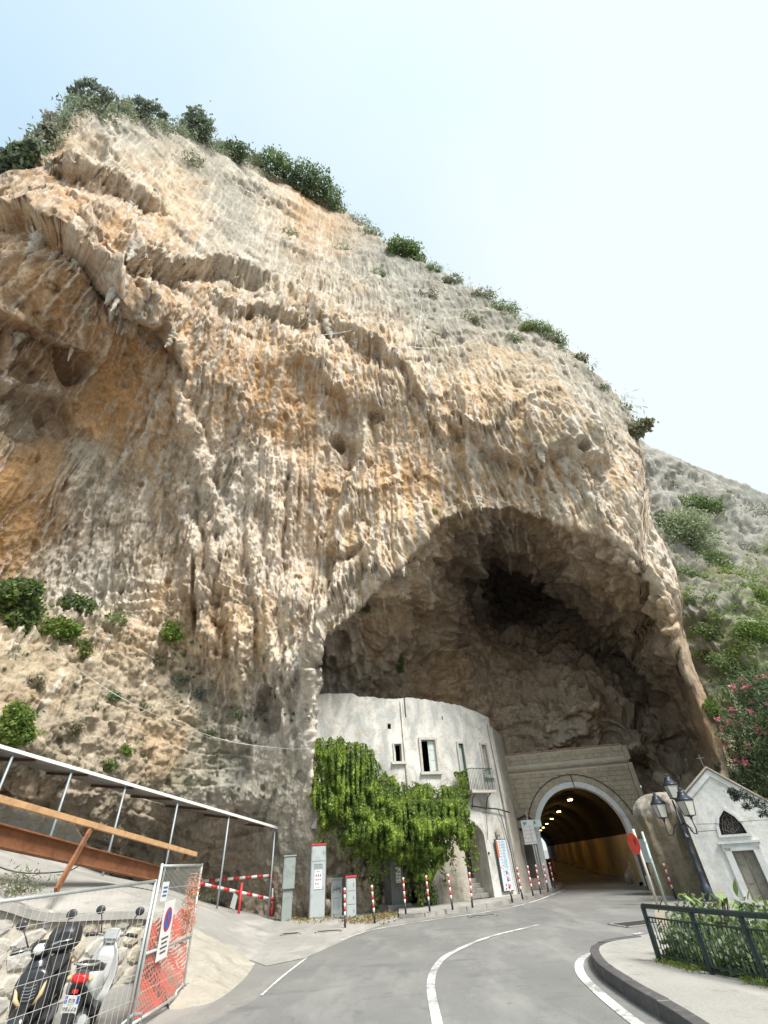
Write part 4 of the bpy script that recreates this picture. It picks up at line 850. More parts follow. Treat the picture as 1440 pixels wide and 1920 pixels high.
b.add(vs, [(2 * k, 2 * k + 2, 2 * k + 3, 2 * k + 1) for k in range(n_)]); hbuild(b, 'room_wall', simple('dark_room', (.05, .045, .04), .95))
b = MB(); vs = []
for k in range(n_ + 1):
    for ins in (.43, 2.3): vs.append(tuple(hw_pt(HL_[-1] * k / n_, 3.9, ins)))
b.add(vs, [(2 * k, 2 * k + 2, 2 * k + 3, 2 * k + 1) for k in range(n_)]); hbuild(b, 'floor_slab', MATS['dark_room'])
M_FRAME = simple('weathered_frame', (.50, .47, .43), .8, var=.2, scale=4, dirt=(.36, .33, .29), coord='World'); M_SHUT = simple('pale_green_shutter', (.52, .58, .55), .6, var=.12, scale=3, coord='World')
M_GLASS = simple('dusty_glass', (.42, .47, .46), .25, var=.2, scale=.8, coord='World', spec=.6)
def hbar(b, u0, u1, z0, z1, i0, i1):            # a bar following the house front
    b.add([tuple(hw_pt(u, z, i)) for z in (z0, z1) for i in (i0, i1) for u in (u0, u1)], [(0, 1, 3, 2), (4, 6, 7, 5), (0, 4, 5, 1), (2, 3, 7, 6), (0, 2, 6, 4), (1, 5, 7, 3)]); return b
def window(h, name, label, fr=.09, sill=True, leaf=None, door=False):
    u0, u1, z0, z1 = h; root = MB()
    for a in ((u0 - fr, u0, z0 if door else z0 - .0, z1 + fr), (u1, u1 + fr, z0, z1 + fr), (u0, u1, z1, z1 + fr)): hbar(root, *a, -.02, .10)
    w_ = hbuild(root, name, M_FRAME); 
    if label: w_['label'] = label
    if sill: s = MB(); hbar(s, u0 - .18, u1 + .18, z0 - .14, z0 - .02, -.12, .12); hbuild(s, 'sill', M_FRAME, w_)
    for (a, c, m, nm) in leaf or []:
        p = MB(); ua, uc = u0 + (u1 - u0) * a, u0 + (u1 - u0) * c; hbar(p, ua, uc, z0 + .01, z1 - .01, .16, .20); pn_ = hbuild(p, nm, m, w_)
        q = MB(); 
        for za, zb in ((.04, .3), (.36, .62), (.68, .95)): hbar(q, ua + .06, uc - .06, z0 + (z1 - z0) * za, z0 + (z1 - z0) * zb, .145, .162)
        if nm != 'pane': hbuild(q, 'panel', m, w_)
window(W1, 'window', 'small dark window with one leaf ajar', .06, True, [(0, .22, M_SHUT, 'shutter')])
window(W2, 'window', 'tall window half open with one pale shutter', .11, True, [(.52, 1, M_SHUT, 'shutter')])
window(W3, 'balcony_door', 'glazed balcony door with a green frame', .10, False, [(0, 1, M_GLASS, 'pane')], True)
window(W4, 'window', 'narrow window boarded with weathered wood', .09, True, [(0, .4, M_SHUT, 'shutter'), (.42, 1, simple('old_board', (.36, .31, .26), .85, var=.3, coord='World'), 'board')])
b = MB(); M_GREEN = simple('dark_green_iron', (.05, .11, .085), .5)
hbar(b, W3[0], W3[0] + .05, W3[2], W3[3], .10, .16); hbar(b, W3[1] - .05, W3[1], W3[2], W3[3], .10, .16); hbar(b, W3[0], W3[1], W3[3] - .05, W3[3], .10, .16); hbuild(b, 'door_frame', M_GREEN)
bu0, bu1, bz = W3[0] + .12, hw_u(9.0), W3[2]
b = MB(); hbar(b, bu0 - .1, bu1 + .05, bz - .16, bz - .04, -.62, .02); slab = hbuild(b, 'balcony', M_FRAME)
for u in (bu0 + .15, bu1 - .25):
    q = MB(); p0, p1, p2 = hw_pt(u, bz - .17, -.5), hw_pt(u, bz - .35, -.2), hw_pt(u, bz - .75, .0); q.tube([p0, p1, p2], .025, 6); hbuild(q, 'bracket', M_GREEN, slab)
q = MB(); q.tube([hw_pt(bu0, bz + .88, 0), hw_pt(bu0, bz + .88, -.6), hw_pt(bu1, bz + .88, -.6), hw_pt(bu1, bz + .88, 0)], .02, 6); hbuild(q, 'handrail', M_GREEN, slab)
for k in range(15):
    q = MB(); u = bu0 + (bu1 - bu0) * k / 14; q.tube([hw_pt(u, bz - .04, -.6), hw_pt(u, bz + .88, -.6)], .011, 5); hbuild(q, 'baluster', M_GREEN, slab)
for k in range(1, 4):
    for u in (bu0, bu1): q = MB(); q.tube([hw_pt(u, bz - .04, -.15 * k), hw_pt(u, bz + .88, -.15 * k)], .011, 5); hbuild(q, 'baluster', M_GREEN, slab)
# arched doorway: plaster arch fill, reveal, dark sheet for the shade inside, stone steps
b = MB(); du0, du1 = DO[0], DO[1]; dm, dr = (du0 + du1) / 2, (du1 - du0) / 2; zc = DO[3] - dr
for k in range(16):
    a0, a1 = math.pi * k / 16, math.pi * (k + 1) / 16; P = [(dm - dr * math.cos(a0), zc + dr * math.sin(a0)), (dm - dr * math.cos(a1), zc + dr * math.sin(a1))]
    v_ = [tuple(hw_pt(u, z, i)) for i in (.03, 1.2) for (u, z) in (P[0], P[1], (P[1][0], DO[3]), (P[0][0], DO[3]))]; b.add(v_, [(0, 1, 2, 3), (7, 6, 5, 4), (0, 4, 5, 1), (2, 6, 7, 3), (1, 5, 6, 2), (3, 7, 4, 0)])
hbuild(b, 'door_arch', M_PLAS2)
b = MB(); hbar(b, du1 - .01, du1 + .02, 0, DO[3], .4, 1.7); hbar(b, du0 - .02, du0 + .01, 0, DO[3], .4, 1.7); hbuild(b, 'door_reveal', M_PLAS2)
for k in range(5):
    b = MB(); hbar(b, du0 + .02, du1 - .02, .13 + .17 * k - .17, .13 + .17 * k, .05 + .26 * k, 2.2); hbuild(b, 'step', M_KERB, bevel=.015)
b = MB(); hbar(b, du0, du1, .6, DO[3], 1.25, 1.3); hbuild(b, 'dark_doorway', MATS['dark_room'])  # dark sheet added to keep the open doorway from looking lit
# masonry showing through at the foot, stair side, drain pipe, cracks
b = MB(); hbar(b, hw_u(1.2), du0 - .0, 0, 3.32, -.06, .02); hbuild(b, 'rubble_base', plaster('peeling_base', (.46, .43, .37), (.30, .27, .225), (.26, .21, .15), .9))
b = MB(); u = hw_u(.45); b.tube([hw_pt(u, 3.5, -.05), hw_pt(u, 8.4, .05)], .035, 6); hbuild(b, 'drain_pipe', M_PLAS)
b = MB(); u = hw_u(10.4); b.tube([hw_pt(u, 0.2, -.1), hw_pt(u, 3.3, -.1), hw_pt(u, 7.4, .02)], .05, 6); hbuild(b, 'drain_pipe', M_FRAME)
b = MB(); q = [hw_pt(hw_u(7.0), 3.55, -.08), hw_pt(hw_u(8.4), 3.45, -.1), hw_pt(hw_u(9.6), 3.4, -.12), hw_pt(hw_u(10.7), 3.25, -.15)]; b.tube(q, .03, 5); b.tube([q[2], hw_pt(hw_u(9.9), 3.0, -.08), hw_pt(hw_u(10.2), 1.6, -.08), hw_pt(hw_u(10.25), .2, -.08)], .02, 5); b.tube([q[1], hw_pt(hw_u(8.3), 2.7, -.07), hw_pt(hw_u(8.15), 2.2, -.07)], .014, 5); hbuild(b, 'cable', MATS['cable_black'])
b = MB(); b.box(hw_pt(hw_u(9.4), 2.35, -.06), (.36, .04, .5), math.atan2(*(hw_pt(hw_u(9.5), 0) - hw_pt(hw_u(9.3), 0))[[1, 0]])); hbuild(b, 'wall_hatch', M_PLAS2)
b = MB(); b.ball(hw_pt(hw_u(6.9) + .7, 1.7, -.0), .05); hbuild(b, 'door_bell', MATS['cable_black'])
# information board on the house wall
iu0, iu1, iz0, iz1 = hw_u(8.75), hw_u(9.85), .28, 2.2
ib = empty('information_board', hw_pt((iu0 + iu1) / 2, 0, -.08), math.atan2(*(hw_pt(iu1, 0) - hw_pt(iu0, 0))[[1, 0]]), 'tall pale blue information board with an orange corner on the house wall', 'notice board')
iw = iu1 - iu0; M_BLUEW = simple('pale_blue_print', (.58, .68, .76), .5, var=.1, scale=2); M_ORNG = simple('orange_print', (.70, .16, .06), .5, var=.1); M_DKF = simple('dark_frame', (.06, .06, .065), .5)
b = MB(); b.box((0, 0, (iz0 + iz1) / 2), (iw, .05, iz1 - iz0)); b.build('frame', M_DKF, ib); b = MB(); b.box((.03, -.028, (iz0 + iz1) / 2), (iw - .10, .01, iz1 - iz0 - .06)); b.build('panel', M_BLUEW, ib)
b = MB(); b.box((-iw * .36, -.036, iz1 - .38), (.11, .006, .62)); b.box((-iw * .36, -.036, iz1 - 1.06), (.11, .006, .05)); b.build('orange_band', M_ORNG, ib)
b = MB(); 
for k in range(26): zz = iz1 - .1 - k * .058; b.box((.10 + random.uniform(-.02, .02), -.036, zz), (random.uniform(.12, .26), .005, .016))
for k in range(12): b.box((-.10 + random.uniform(-.02, .02), -.036, iz1 - .12 - k * .11), (random.uniform(.05, .1), .005, .03))
b.build('print', simple('grey_blue_ink', (.16, .22, .32), .6), ib)
b = MB()
for k in range(7): b.box((random.uniform(-.2, .2), -.037, iz0 + random.uniform(.06, .25)), (random.uniform(.03, .07), .005, random.uniform(.04, .1)))
b.build('picture_strip', simple('red_ink', (.55, .12, .12), .6), ib)
b = MB(); b.tube([(-.12, 0, iz1), (-.1, -.02, iz1 + .16), (.02, -.02, iz1 + .16), (.04, 0, iz1)], .012, 5); b.build('hanger', M_DKF, ib)

# ------------------------------------------------------------------ chapel
CHL, CHR = hd(1338, 1676, 22.8), hd(1440, 1690, 22.8); CHL[2] = CHR[2] = 0
ce = (CHR - CHL) / np.linalg.norm(CHR - CHL)
chapel = empty('chapel', CHL, math.atan2(ce[1], ce[0]), 'small white gabled chapel with a pointed window and a grey door', 'chapel')
M_CHW = plaster('chapel_whitewash', (.62, .625, .60), (.52, .535, .525), (.50, .465, .41), .25); M_CHF = plaster('chapel_trim', (.58, .59, .59), (.50, .52, .52), (.48, .46, .43), .15)
def CC(px, py): u, z = on_plane(CHL, CHR, px, py); return float(u), float(z)
GP, GL_, GR = CC(1325, 1441), CC(1283, 1490), CC(1440, 1504); sl = (GP[1] - GR[1]) / (GR[0] - GP[0]); XR = GR[0] + .9; ZR = GP[1] - sl * (XR - GP[0]); sL = (GP[1] - GL_[1]) / (GP[0] - GL_[0]); ZL = GP[1] - sL * GP[0]
wt, wl, wr = CC(1357, 1519), CC(1352, 1564), CC(1402, 1564); wz = (wl[1] + wr[1]) / 2; wm, wh = (wl[0] + wr[0]) / 2, (wr[0] - wl[0]) / 2; wH = wt[1] - wz
pw = [(wm - wh, wz), (wm + wh, wz), (wm + wh * .9, wz + wH * .36), (wm + wh * .6, wz + wH * .70), (wm, wz + wH), (wm - wh * .6, wz + wH * .70), (wm - wh * .9, wz + wH * .36)]
d0_, d1_ = CC(1371, 1595), CC(1413, 1595); dz_ = (d0_[1] + d1_[1]) / 2; DL, DR = d0_[0], d1_[0]
dw = [(DL, -.1), (DR, -.1), (DR, dz_), (DL, dz_)]
bm = bmesh.new()
def loop_(pts): vv = [bm.verts.new((x, 0, z)) for x, z in pts]; return [bm.edges.new((vv[i], vv[(i + 1) % len(vv)])) for i in range(len(vv))]
o2 = [(.0, -.1), dw[0], dw[3], dw[2], dw[1], (XR, -.1), (XR, ZR), GP, (.0, ZL)]
es = loop_(o2) + loop_(pw); bmesh.ops.triangle_fill(bm, use_beauty=True, edges=es)
me = bpy.data.meshes.new('front_wall'); bm.to_mesh(me); bm.free(); me.materials.append(M_CHW); fw = link_mesh('front_wall', me, None, chapel); sol = fw.modifiers.new('s', 'SOLIDIFY'); sol.thickness = .3; sol.offset = -1 if (me.polygons[0].normal.y < 0) else 1
b = MB()
b.add([(0, .3, -.1), (0, 3.4, -.1), (0, 3.4, ZL), (0, .3, ZL), (.25, .3, -.1), (.25, 3.4, -.1), (.25, 3.4, ZL + .05), (.25, .3, ZL + .05)], [(0, 1, 2, 3), (4, 7, 6, 5), (3, 2, 6, 7), (0, 3, 7, 4), (1, 5, 6, 2)]); b.build('side_wall', M_CHW, chapel)
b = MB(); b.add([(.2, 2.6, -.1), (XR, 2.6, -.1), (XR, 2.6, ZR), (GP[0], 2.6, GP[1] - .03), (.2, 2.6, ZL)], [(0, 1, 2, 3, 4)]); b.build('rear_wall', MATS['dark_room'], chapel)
M_ROOFC = simple('mossy_roof_edge', (.40, .34, .28), .9, var=.3, scale=2, dirt=(.24, .19, .15), coord='World')
for (x0, z0, x1, z1) in ((-.06, ZL - sL * .06, GP[0], GP[1] + .01), (GP[0], GP[1] + .01, XR + .15, ZR - sl * .15)):
    b = MB(); b.prism([(x0, -.10, z0), (x1, -.10, z1), (x1, -.10, z1 + .07), (x0, -.10, z0 + .07)], (0, 1, 0), 3.0); b.build('roof_slope', M_ROOFC, chapel)
b = MB()
for (x0, z0, x1, z1) in ((.02, ZL - .24, GP[0], GP[1] - .25), (GP[0], GP[1] - .25, XR, ZR - .25)):
    b.prism([(x0, -.05, z0), (x1, -.05, z1), (x1, -.05, z1 + .2), (x0, -.05, z0 + .2)], (0, 1, 0), .06)
b.build('gable_moulding', M_CHF, chapel)
def frame_of(inner, outer, d0, d1, nm, m):
    b = MB(); n = len(inner); rings = [[(inner[k % n][0], d0, inner[k % n][1]), (outer[k % n][0], d0, outer[k % n][1]), (outer[k % n][0], d1, outer[k % n][1]), (inner[k % n][0], d1, inner[k % n][1])] for k in range(n + 1)]
    b.loft(rings, smooth=False, cap=False); return b.build(nm, m, chapel)
def grow(p, c, s): return [(c[0] + (x - c[0]) * s, c[1] + (z - c[1]) * s) for x, z in p]
fr = frame_of(pw, grow(pw, (wm, wz + wH * .4), 1.26), -.05, .05, 'window_frame', M_CHF)
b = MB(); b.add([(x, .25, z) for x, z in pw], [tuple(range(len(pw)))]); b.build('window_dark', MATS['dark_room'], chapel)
M_IRONR = simple('old_iron', (.22, .20, .18), .7, .3, var=.3)
for k in range(1, 6):
    a = math.pi * k / 6 + .05; b = MB(); b.tube([(wm, .08, wz + .02), (wm + wh * .85 * math.cos(a), .08, wz + .02 + wH * (.45 + .5 * math.sin(a) ** 3) * math.sin(a))], .009, 5); b.build('grille_bar', M_IRONR, chapel)
for r in (.2, .4, .6, .8):
    b = MB(); b.tube([(wm + r * wh * .95 * math.cos(math.pi * k / 12) * (1 - .3 * r * math.sin(math.pi * k / 12)), .075, wz + .02 + r * wH * math.sin(math.pi * k / 12)) for k in range(13)], .008, 5); b.build('grille_ring', M_IRONR, chapel)
b = MB(); b.box((DL - .10, -.02, dz_ / 2), (.2, .1, dz_ + .2)); b.box((DR + .10, -.02, dz_ / 2), (.2, .1, dz_ + .2)); b.box(((DL + DR) / 2, -.02, dz_ + .11), (DR - DL + .46, .1, .2)); b.box(((DL + DR) / 2, -.05, dz_ + .24), (DR - DL + .6, .12, .06)); b.build('door_frame', M_CHF, chapel)
M_DOORG = simple('grey_old_door', (.24, .225, .19), .85, var=.25, scale=2.5, dirt=(.15, .135, .11), coord='World')
for s in (0, 1):
    lw = (DR - DL) / 2; b = MB(); x0 = DL + s * lw; b.box((x0 + lw / 2, .16, dz_ / 2 - .05), (lw - .015, .05, dz_ + .1)); d_ = b.build('door_leaf', M_DOORG, chapel)
    for z, h in ((.13, .30), (.48, .32), (.83, .25)): b = MB(); b.box((x0 + lw / 2, .13, dz_ * z), (lw - .12, .02, dz_ * h)); b.build('door_panel', M_DOORG, d_, bevel=.006)
b = MB(); b.box((GP[0] - .06, .05, GP[1] + .24), (.022, .022, .5)); b.box((GP[0] - .06, .05, GP[1] + .36), (.24, .02, .022)); cr = b.build('gable_cross', M_IRONR, chapel); cr['label'] = 'thin iron cross on the gable'
for zz, xs_ in ((wz + wH * .45, (.3, 1.0, 2.2, XR)), (wz + wH * .15, (.2, .8, wm - wh * 1.2))):
    b = MB(); b.tube([(x, -.06, zz + .06 * math.sin(x * 3)) for x in xs_], .007, 4); b.build('cable', MATS['cable_black'], chapel)
# rounded masonry buttress between the tunnel and the chapel
def buttress():
    c0 = hd(1262, 1600, 26.2)[:2]; c1 = c0 + ce[:2] * 0 + np.array([1.9, -.4]); n, m = 60, 70; V = []
    for j in range(m + 1):
        v = j / m; z = 3.35 * min(1, v / .75) if v < .75 else 2.55 + .0
        for i in range(n + 1):
            a = math.pi * (i / n) * 1.0; 
            if v < .72: r, z = 1.12 + .10 * (1 - v / .72), 2.55 * v / .72
            else: q = (v - .72) / .28 * math.pi / 2; r, z = 1.12 * math.cos(q), 2.55 + .85 * math.sin(q)
            along = (i / n); cc = c0 * (1 - along) + c1 * along
            d = np.array([-math.cos(a), -math.sin(a)]); V.append((*(cc + d * r), z))
    V = np.array(V); V[:, :2] += (.26 * fbm(V * np.array([1.5, 1.5, .35]), 5) + .10 * np.abs(pn(V * np.array([5, 5, 1.0]))))[:, None] * np.array([-.4, -.9]); V[:, 2] += .05 * pn(V * 1.2)
    col = np.tile(np.array([.18, .148, .105]), (len(V), 1)); k = ss(-.1, .35, pn(V * np.array([1.3, 1.3, .35]) + 4)); col = col * (1 - k[:, None]) + np.array([.27, .23, .165]) * k[:, None]
    top = ss(2.55, 2.7, V[:, 2]); col = np.clip(col, 0, 1); col = col * (1 - top[:, None]) + np.array([.33, .305, .27]) * top[:, None]
    o = link_mesh('masonry_buttress', np_mesh('masonry_buttress', V, quads(m + 1, n + 1), np.concatenate([col, np.full((len(col), 1), .12)], 1)), M_ROCK); tag(o, 'brown rounded masonry buttress between tunnel and chapel', 'buttress')
buttress()
q = hd(1240, 1640, 28.6); rb = empty('wall_cabinet', (q[0], q[1], 0), -.35, 'faded red panel in the dark gap right of the tunnel', 'cabinet')
b = MB(); b.box((0, .1, .8), (1.5, .2, 1.7)); b.build('backboard', MATS['dark_niche'], rb); b = MB(); b.prism([(.26 * math.cos(t_), -.02, 1.0 + .36 * math.sin(t_)) for t_ in [2 * math.pi * k / 20 for k in range(20)]], (0, 1, 0), .05); b.build('panel', simple('faded_red', (.30, .09, .07), .7, var=.3), rb)  # first box is a dark board added as the gap's shade
b = MB(); b.box((0, -.12, .25), (1.4, .25, .5)); b.build('plinth', M_RENDER, rb, bevel=.03)
# ------------------------------------------------------------------ metals and plastics
M_GALV = simple('galvanised_steel', (.52, .56, .55), .45, .55, var=.18, scale=6); M_WIRE = simple('fence_wire', (.60, .60, .56), .5, .4, var=.1)
M_RUST = simple('rusty_steel', (.24, .105, .05), .85, .1, var=.35, scale=2.5, bump=.2, dirt=(.14, .06, .035)); M_RUSTD = simple('dark_rust', (.12, .062, .04), .85, .1, var=.3)
M_TIMB = simple('orange_timber', (.52, .32, .165), .8, var=.22, scale=4, dirt=(.34, .19, .09))
M_RED = simple('red_paint', (.52, .03, .04), .5, var=.2, scale=6, dirt=(.34, .06, .05)); M_WHT = simple('white_paint', (.70, .70, .68), .5, var=.12, scale=6, dirt=(.45, .43, .40)); M_BLK = simple('black_paint', (.03, .03, .033), .45, var=.2)
M_CAB = simple('cabinet_grey', (.36, .40, .41), .55, var=.10, scale=1.6, dirt=(.27, .29, .29)); M_CABD = simple('cabinet_seam', (.16, .18, .19), .6); M_CABG = simple('cabinet_green_grey', (.24, .275, .265), .6, var=.14, scale=2, dirt=(.17, .18, .17)); M_CABM = simple('dull_metal', (.20, .205, .205), .45, .35, var=.25, scale=2, dirt=(.13, .12, .11))
M_PAPER = simple('paper', (.70, .70, .69), .7, var=.05); M_INK = simple('dark_ink', (.05, .05, .055), .7); M_BURG = simple('burgundy_ink', (.25, .05, .07), .7); M_BLUE = simple('blue_print', (.04, .12, .42), .5, var=.1)
M_PIPE = simple('blue_grey_post', (.30, .35, .38), .5, .3, var=.15, scale=4)
def facing(p): return -math.atan2(p[0], p[1])
def text(parent, name, body, size, loc, rot, m, depth=.002):
    c = bpy.data.curves.new(name, 'FONT'); c.body = body; c.size = size; c.align_x = 'CENTER'; c.align_y = 'CENTER'; c.extrude = depth
    c.materials.append(m); tmp = bpy.data.objects.new(name, c); COL.objects.link(tmp); me = bpy.data.meshes.new_from_object(tmp.evaluated_get(bpy.context.evaluated_depsgraph_get())); bpy.data.objects.remove(tmp); bpy.data.curves.remove(c)
    if not me.materials: me.materials.append(m)
    o = link_mesh(name, me, None, parent, loc); o.rotation_euler = rot; return o
UPRIGHT = (math.pi / 2, 0, 0)

# ------------------------------------------------------------------ ramp, its walls, steel barrier, canopy
OUTE = [(-320, 1640, 10.6), (-150, 1665, 11.2), (0, 1694, 12), (84, 1717, 12.5), (200, 1716, 13.5), (280, 1716, 14.3), (360, 1738, 15.2), (420, 1770, 15.3), (470, 1801, 15.4)]
MIDE = [(-320, 1520, 14.2), (-150, 1560, 15), (0, 1606, 15.7), (90, 1630, 16), (200, 1655, 16.5), (290, 1674, 17.2), (380, 1706, 18.5), (440, 1742, 18.6), (520, 1778, 18.0)]
INNE = [(-320, 1440, 18), (-150, 1500, 19), (0, 1556, 20.5), (100, 1600, 21.5), (190, 1638, 22), (300, 1662, 24), (380, 1690, 25.5), (450, 1708, 26.4), (530, 1722, 26.6)]
def lines3(E): return [np.array(p) for p in spline([hd(*e) for e in E], 6)]
eo, em, ei = lines3(OUTE), lines3(MIDE), lines3(INNE)
for q in (eo, em, ei):
    for p in q: p[2] = max(p[2], -.03)
b = MB(); R_ = []
for i in range(len(eo)): R_.append([tuple(eo[i] * (1 - t) + em[i] * t) for t in (0, .25, .5, .75)] + [tuple(em[i] * (1 - t) + ei[i] * t) for t in (0, .33, .66, 1)] + [tuple(ei[i] + np.array([-.5, 1.8, -.1]))])
b.loft(R_, cap=False, closed=False); tag(b.build('ramp', M_CONC), 'pale concrete ramp climbing to the left below the canopy', kind='structure')
M_RUBM = simple('rubble_mortar', (.50, .47, .41), .95, var=.3, scale=1.4, bump=.6, bscale=14, dirt=(.30, .25, .19), coord='World')
M_STN = [simple('field_stone_' + n, c, .95, var=.3, scale=2.5, bump=.6, bscale=14, dirt=d, coord='World') for n, c, d in (('pale', (.47, .445, .39), (.38, .355, .30)), ('ochre', (.46, .415, .33), (.37, .325, .245)), ('grey', (.43, .415, .38), (.34, .325, .29)))]
def stone_mesh(seed, m):
    r = random.Random(seed); n = 8; b = MB(); prof = [(1.0, .35), (1.0, -.1), (.80, -.42), (.38, -.52)]; rad = [r.uniform(.40, .54) for _ in range(n)]; an = [2 * math.pi * (k + r.uniform(-.25, .25)) / n for k in range(n)]
    rings = [[(rad[k] * f * math.cos(an[k]) + (0 if f == 1 else r.uniform(-.04, .04)), y + (0 if f == 1 else r.uniform(-.08, .08)), rad[k] * f * math.sin(an[k]) + (0 if f == 1 else r.uniform(-.04, .04))) for k in range(n)] for f, y in prof]
    b.loft(rings, smooth=False); return b.mesh('stone', m)
STN = [stone_mesh(k, M_STN[k % 3]) for k in range(12)]
def stone_facing(root, pts, z0, zt, sz, seed, out=.0, maxn=280):   # stones set in a wall that follows pts (world), up to zt(i)
    r = random.Random(seed); Ls = np.concatenate([[0], np.cumsum([np.linalg.norm((b - a)[:2]) for a, b in zip(pts[:-1], pts[1:])])]); inv = root.matrix_world.inverted(); z = z0; n = 0; row = 0
    while z < max(zt) and n < maxn:
        hgt = sz * r.uniform(.75, 1.1); s = -r.uniform(0, sz)
        while s < Ls[-1]:
            wd = sz * r.uniform(.9, 1.9); sm = s + wd / 2; s += wd
            if sm < 0 or sm > Ls[-1]: continue
            top = np.interp(sm, Ls, zt)
            if z + hgt * .6 > top: continue
            p = np.array([np.interp(sm, Ls, [q[k] for q in pts]) for k in range(2)]); p2 = np.array([np.interp(min(sm + .05, Ls[-1]), Ls, [q[k] for q in pts]) for k in range(2)]); p1 = np.array([np.interp(max(sm - .05, 0), Ls, [q[k] for q in pts]) for k in range(2)])
            ang = math.atan2(*(p2 - p1)[::-1]); o = link_mesh('stone', r.choice(STN), None, root); n += 1
            o.matrix_local = inv @ (Matrix.Translation((*p, z + hgt / 2 + r.uniform(-.04, .04))) @ Matrix.Rotation(ang, 4, 'Z') @ Matrix.Rotation(r.uniform(-.25, .25), 4, 'Y') @ Matrix.Diagonal((wd * 1.06, .07 + r.uniform(0, .04), hgt * 1.06, 1)))
        z += hgt * .93; row += 1
k1 = 6 * 5 + 2
wp = [p.copy() for p in eo[:k1 + 1]]
rwall = empty('stone_retaining_wall', wp[12], 0, 'rough pale stone retaining wall under the ramp behind the scooters', 'wall'); bpy.context.view_layer.update()
def rel_build(mb, name, m, root, **k): o = mb.build(name, m, None, **k); o.parent = root; o.matrix_parent_inverse = root.matrix_world.inverted(); return o
b = MB(); b.loft([[(p[0], p[1], -.1), (p[0], p[1], p[2] + .005), (p[0] - .05, p[1] + .35, p[2] + .01), (p[0] - .05, p[1] + .35, -.1)] for p in wp], smooth=False); rel_build(b, 'wall_core', M_RUBM, rwall)
stone_facing(rwall, wp, .0, [p[2] - .02 for p in wp], .30, 5)
b = MB(); b.loft([[(p[0] + .06, p[1] - .10, p[2] - .07), (p[0] + .06, p[1] - .10, p[2] + .05), (p[0] - .1, p[1] + .30, p[2] + .05), (p[0] - .1, p[1] + .30, p[2] - .07)] for p in wp], smooth=False); rel_build(b, 'coping', M_CONC, rwall)
# roughcast end of the ramp wall
top = [np.array(p) for p in spline([p for p in eo[k1 - 2::3]], 6)]; bot = [np.array(p) for p in spline(G((318, 1893), (350, 1890), (405, 1876), (455, 1838), (478, 1808)), 6)]
n1, n2 = 60, 26; V = []
for i in range(n1 + 1):
    t_ = i / n1; a = np.array([np.interp(t_ * (len(top) - 1), range(len(top)), [p[k] for p in top]) for k in range(3)]); c = np.array([np.interp(t_ * (len(bot) - 1), range(len(bot)), [p[k] for p in bot]) for k in range(3)])
    for j in range(n2 + 1): s = j / n2; V.append(a * (1 - s) + c * s + np.array([.05, -.12, .0]) * math.sin(math.pi * s))
V = np.array(V); amp = np.tile(np.sin(np.pi * np.arange(n2 + 1) / n2), n1 + 1); V += (amp * (.11 * fbm(V * 2.2, 5) + .05 * np.abs(pn(V * 7))))[:, None] * np.array([.3, -.8, .4])
o = link_mesh('roughcast_bank', np_mesh('roughcast_bank', V, quads(n1 + 1, n2 + 1)), simple('roughcast', (.37, .345, .295), .95, var=.2, scale=1.5, bump=1.0, bscale=12, dirt=(.25, .225, .185), coord='World')); tag(o, 'pale roughcast bank at the low end of the ramp', kind='structure')
# dry stone wall under the canopy
dwp = [hd(x, 1580, 20.8 + .8 * k) for k, x in enumerate((-160, -60, 40, 130, 180))]
dwall = empty('dry_stone_wall', dwp[2] * np.array([1, 1, 0]), 0, 'dry stone wall at the back of the ramp under the canopy', 'wall'); bpy.context.view_layer.update()
b = MB(); b.loft([[(p[0], p[1], 1.2), (p[0], p[1], zt), (p[0] - .2, p[1] + .5, zt), (p[0] - .2, p[1] + .5, 1.2)] for p, zt in zip(dwp, (4.5, 4.2, 3.9, 3.3, 2.5))], smooth=False); rel_build(b, 'wall_core', M_RUBM, dwall)
stone_facing(dwall, dwp, 1.6, (4.5, 4.2, 3.9, 3.3, 2.5), .36, 8)
# steel barrier
A0, A1 = hd(-160, 1529, 11.5), hd(300, 1640, 18.0)
sb = empty('steel_barrier', (A0 + A1) / 2 * np.array([1, 1, 0]) + np.array([0, 0, 1.7]), 0, 'rusty steel beam barrier with an orange timber rail along the ramp', 'barrier'); bpy.context.view_layer.update()
dv = Vector(A1 - A0).normalized(); sdv = dv.cross(Vector((0, 0, 1))).normalized(); upv = sdv.cross(dv)
b = MB(); H_ = .31
for off, w_, h_ in ((H_ / 2, .22, .028), (-H_ / 2, .22, .028), (0, .02, H_ - .03)): b.beam(Vector(A0) + upv * off, Vector(A1) + upv * off, w_, h_)
rel_build(b, 'beam', M_RUST, sb)
B0, B1 = hd(-160, 1453, 11.3), hd(367, 1602, 18.9); b = MB(); b.beam(B0, B1, .10, .11); rel_build(b, 'timber_rail', M_TIMB, sb)
for p, q, wd in ((hd(172, 1552, 14.6), hd(104, 1672, 12.75), .13), (hd(350, 1600, 18.5), hd(331, 1634, 18.3), .10), (hd(-120, 1470, 11.6), hd(-150, 1640, 11.4), .13)):
    b = MB(); b.beam(p, q, wd, .05, up=(1, 0, 0)); rel_build(b, 'strut', M_RUSTD if wd < .12 else M_RUST, sb)
b = MB(); b.tube(spline([hd(-60, 1600, 13), hd(30, 1635, 13), hd(120, 1634, 13.4), hd(146, 1625, 13.6)], 5), .012, 5); tag(rel_build(b, 'cable', MATS['cable_black'], sb))
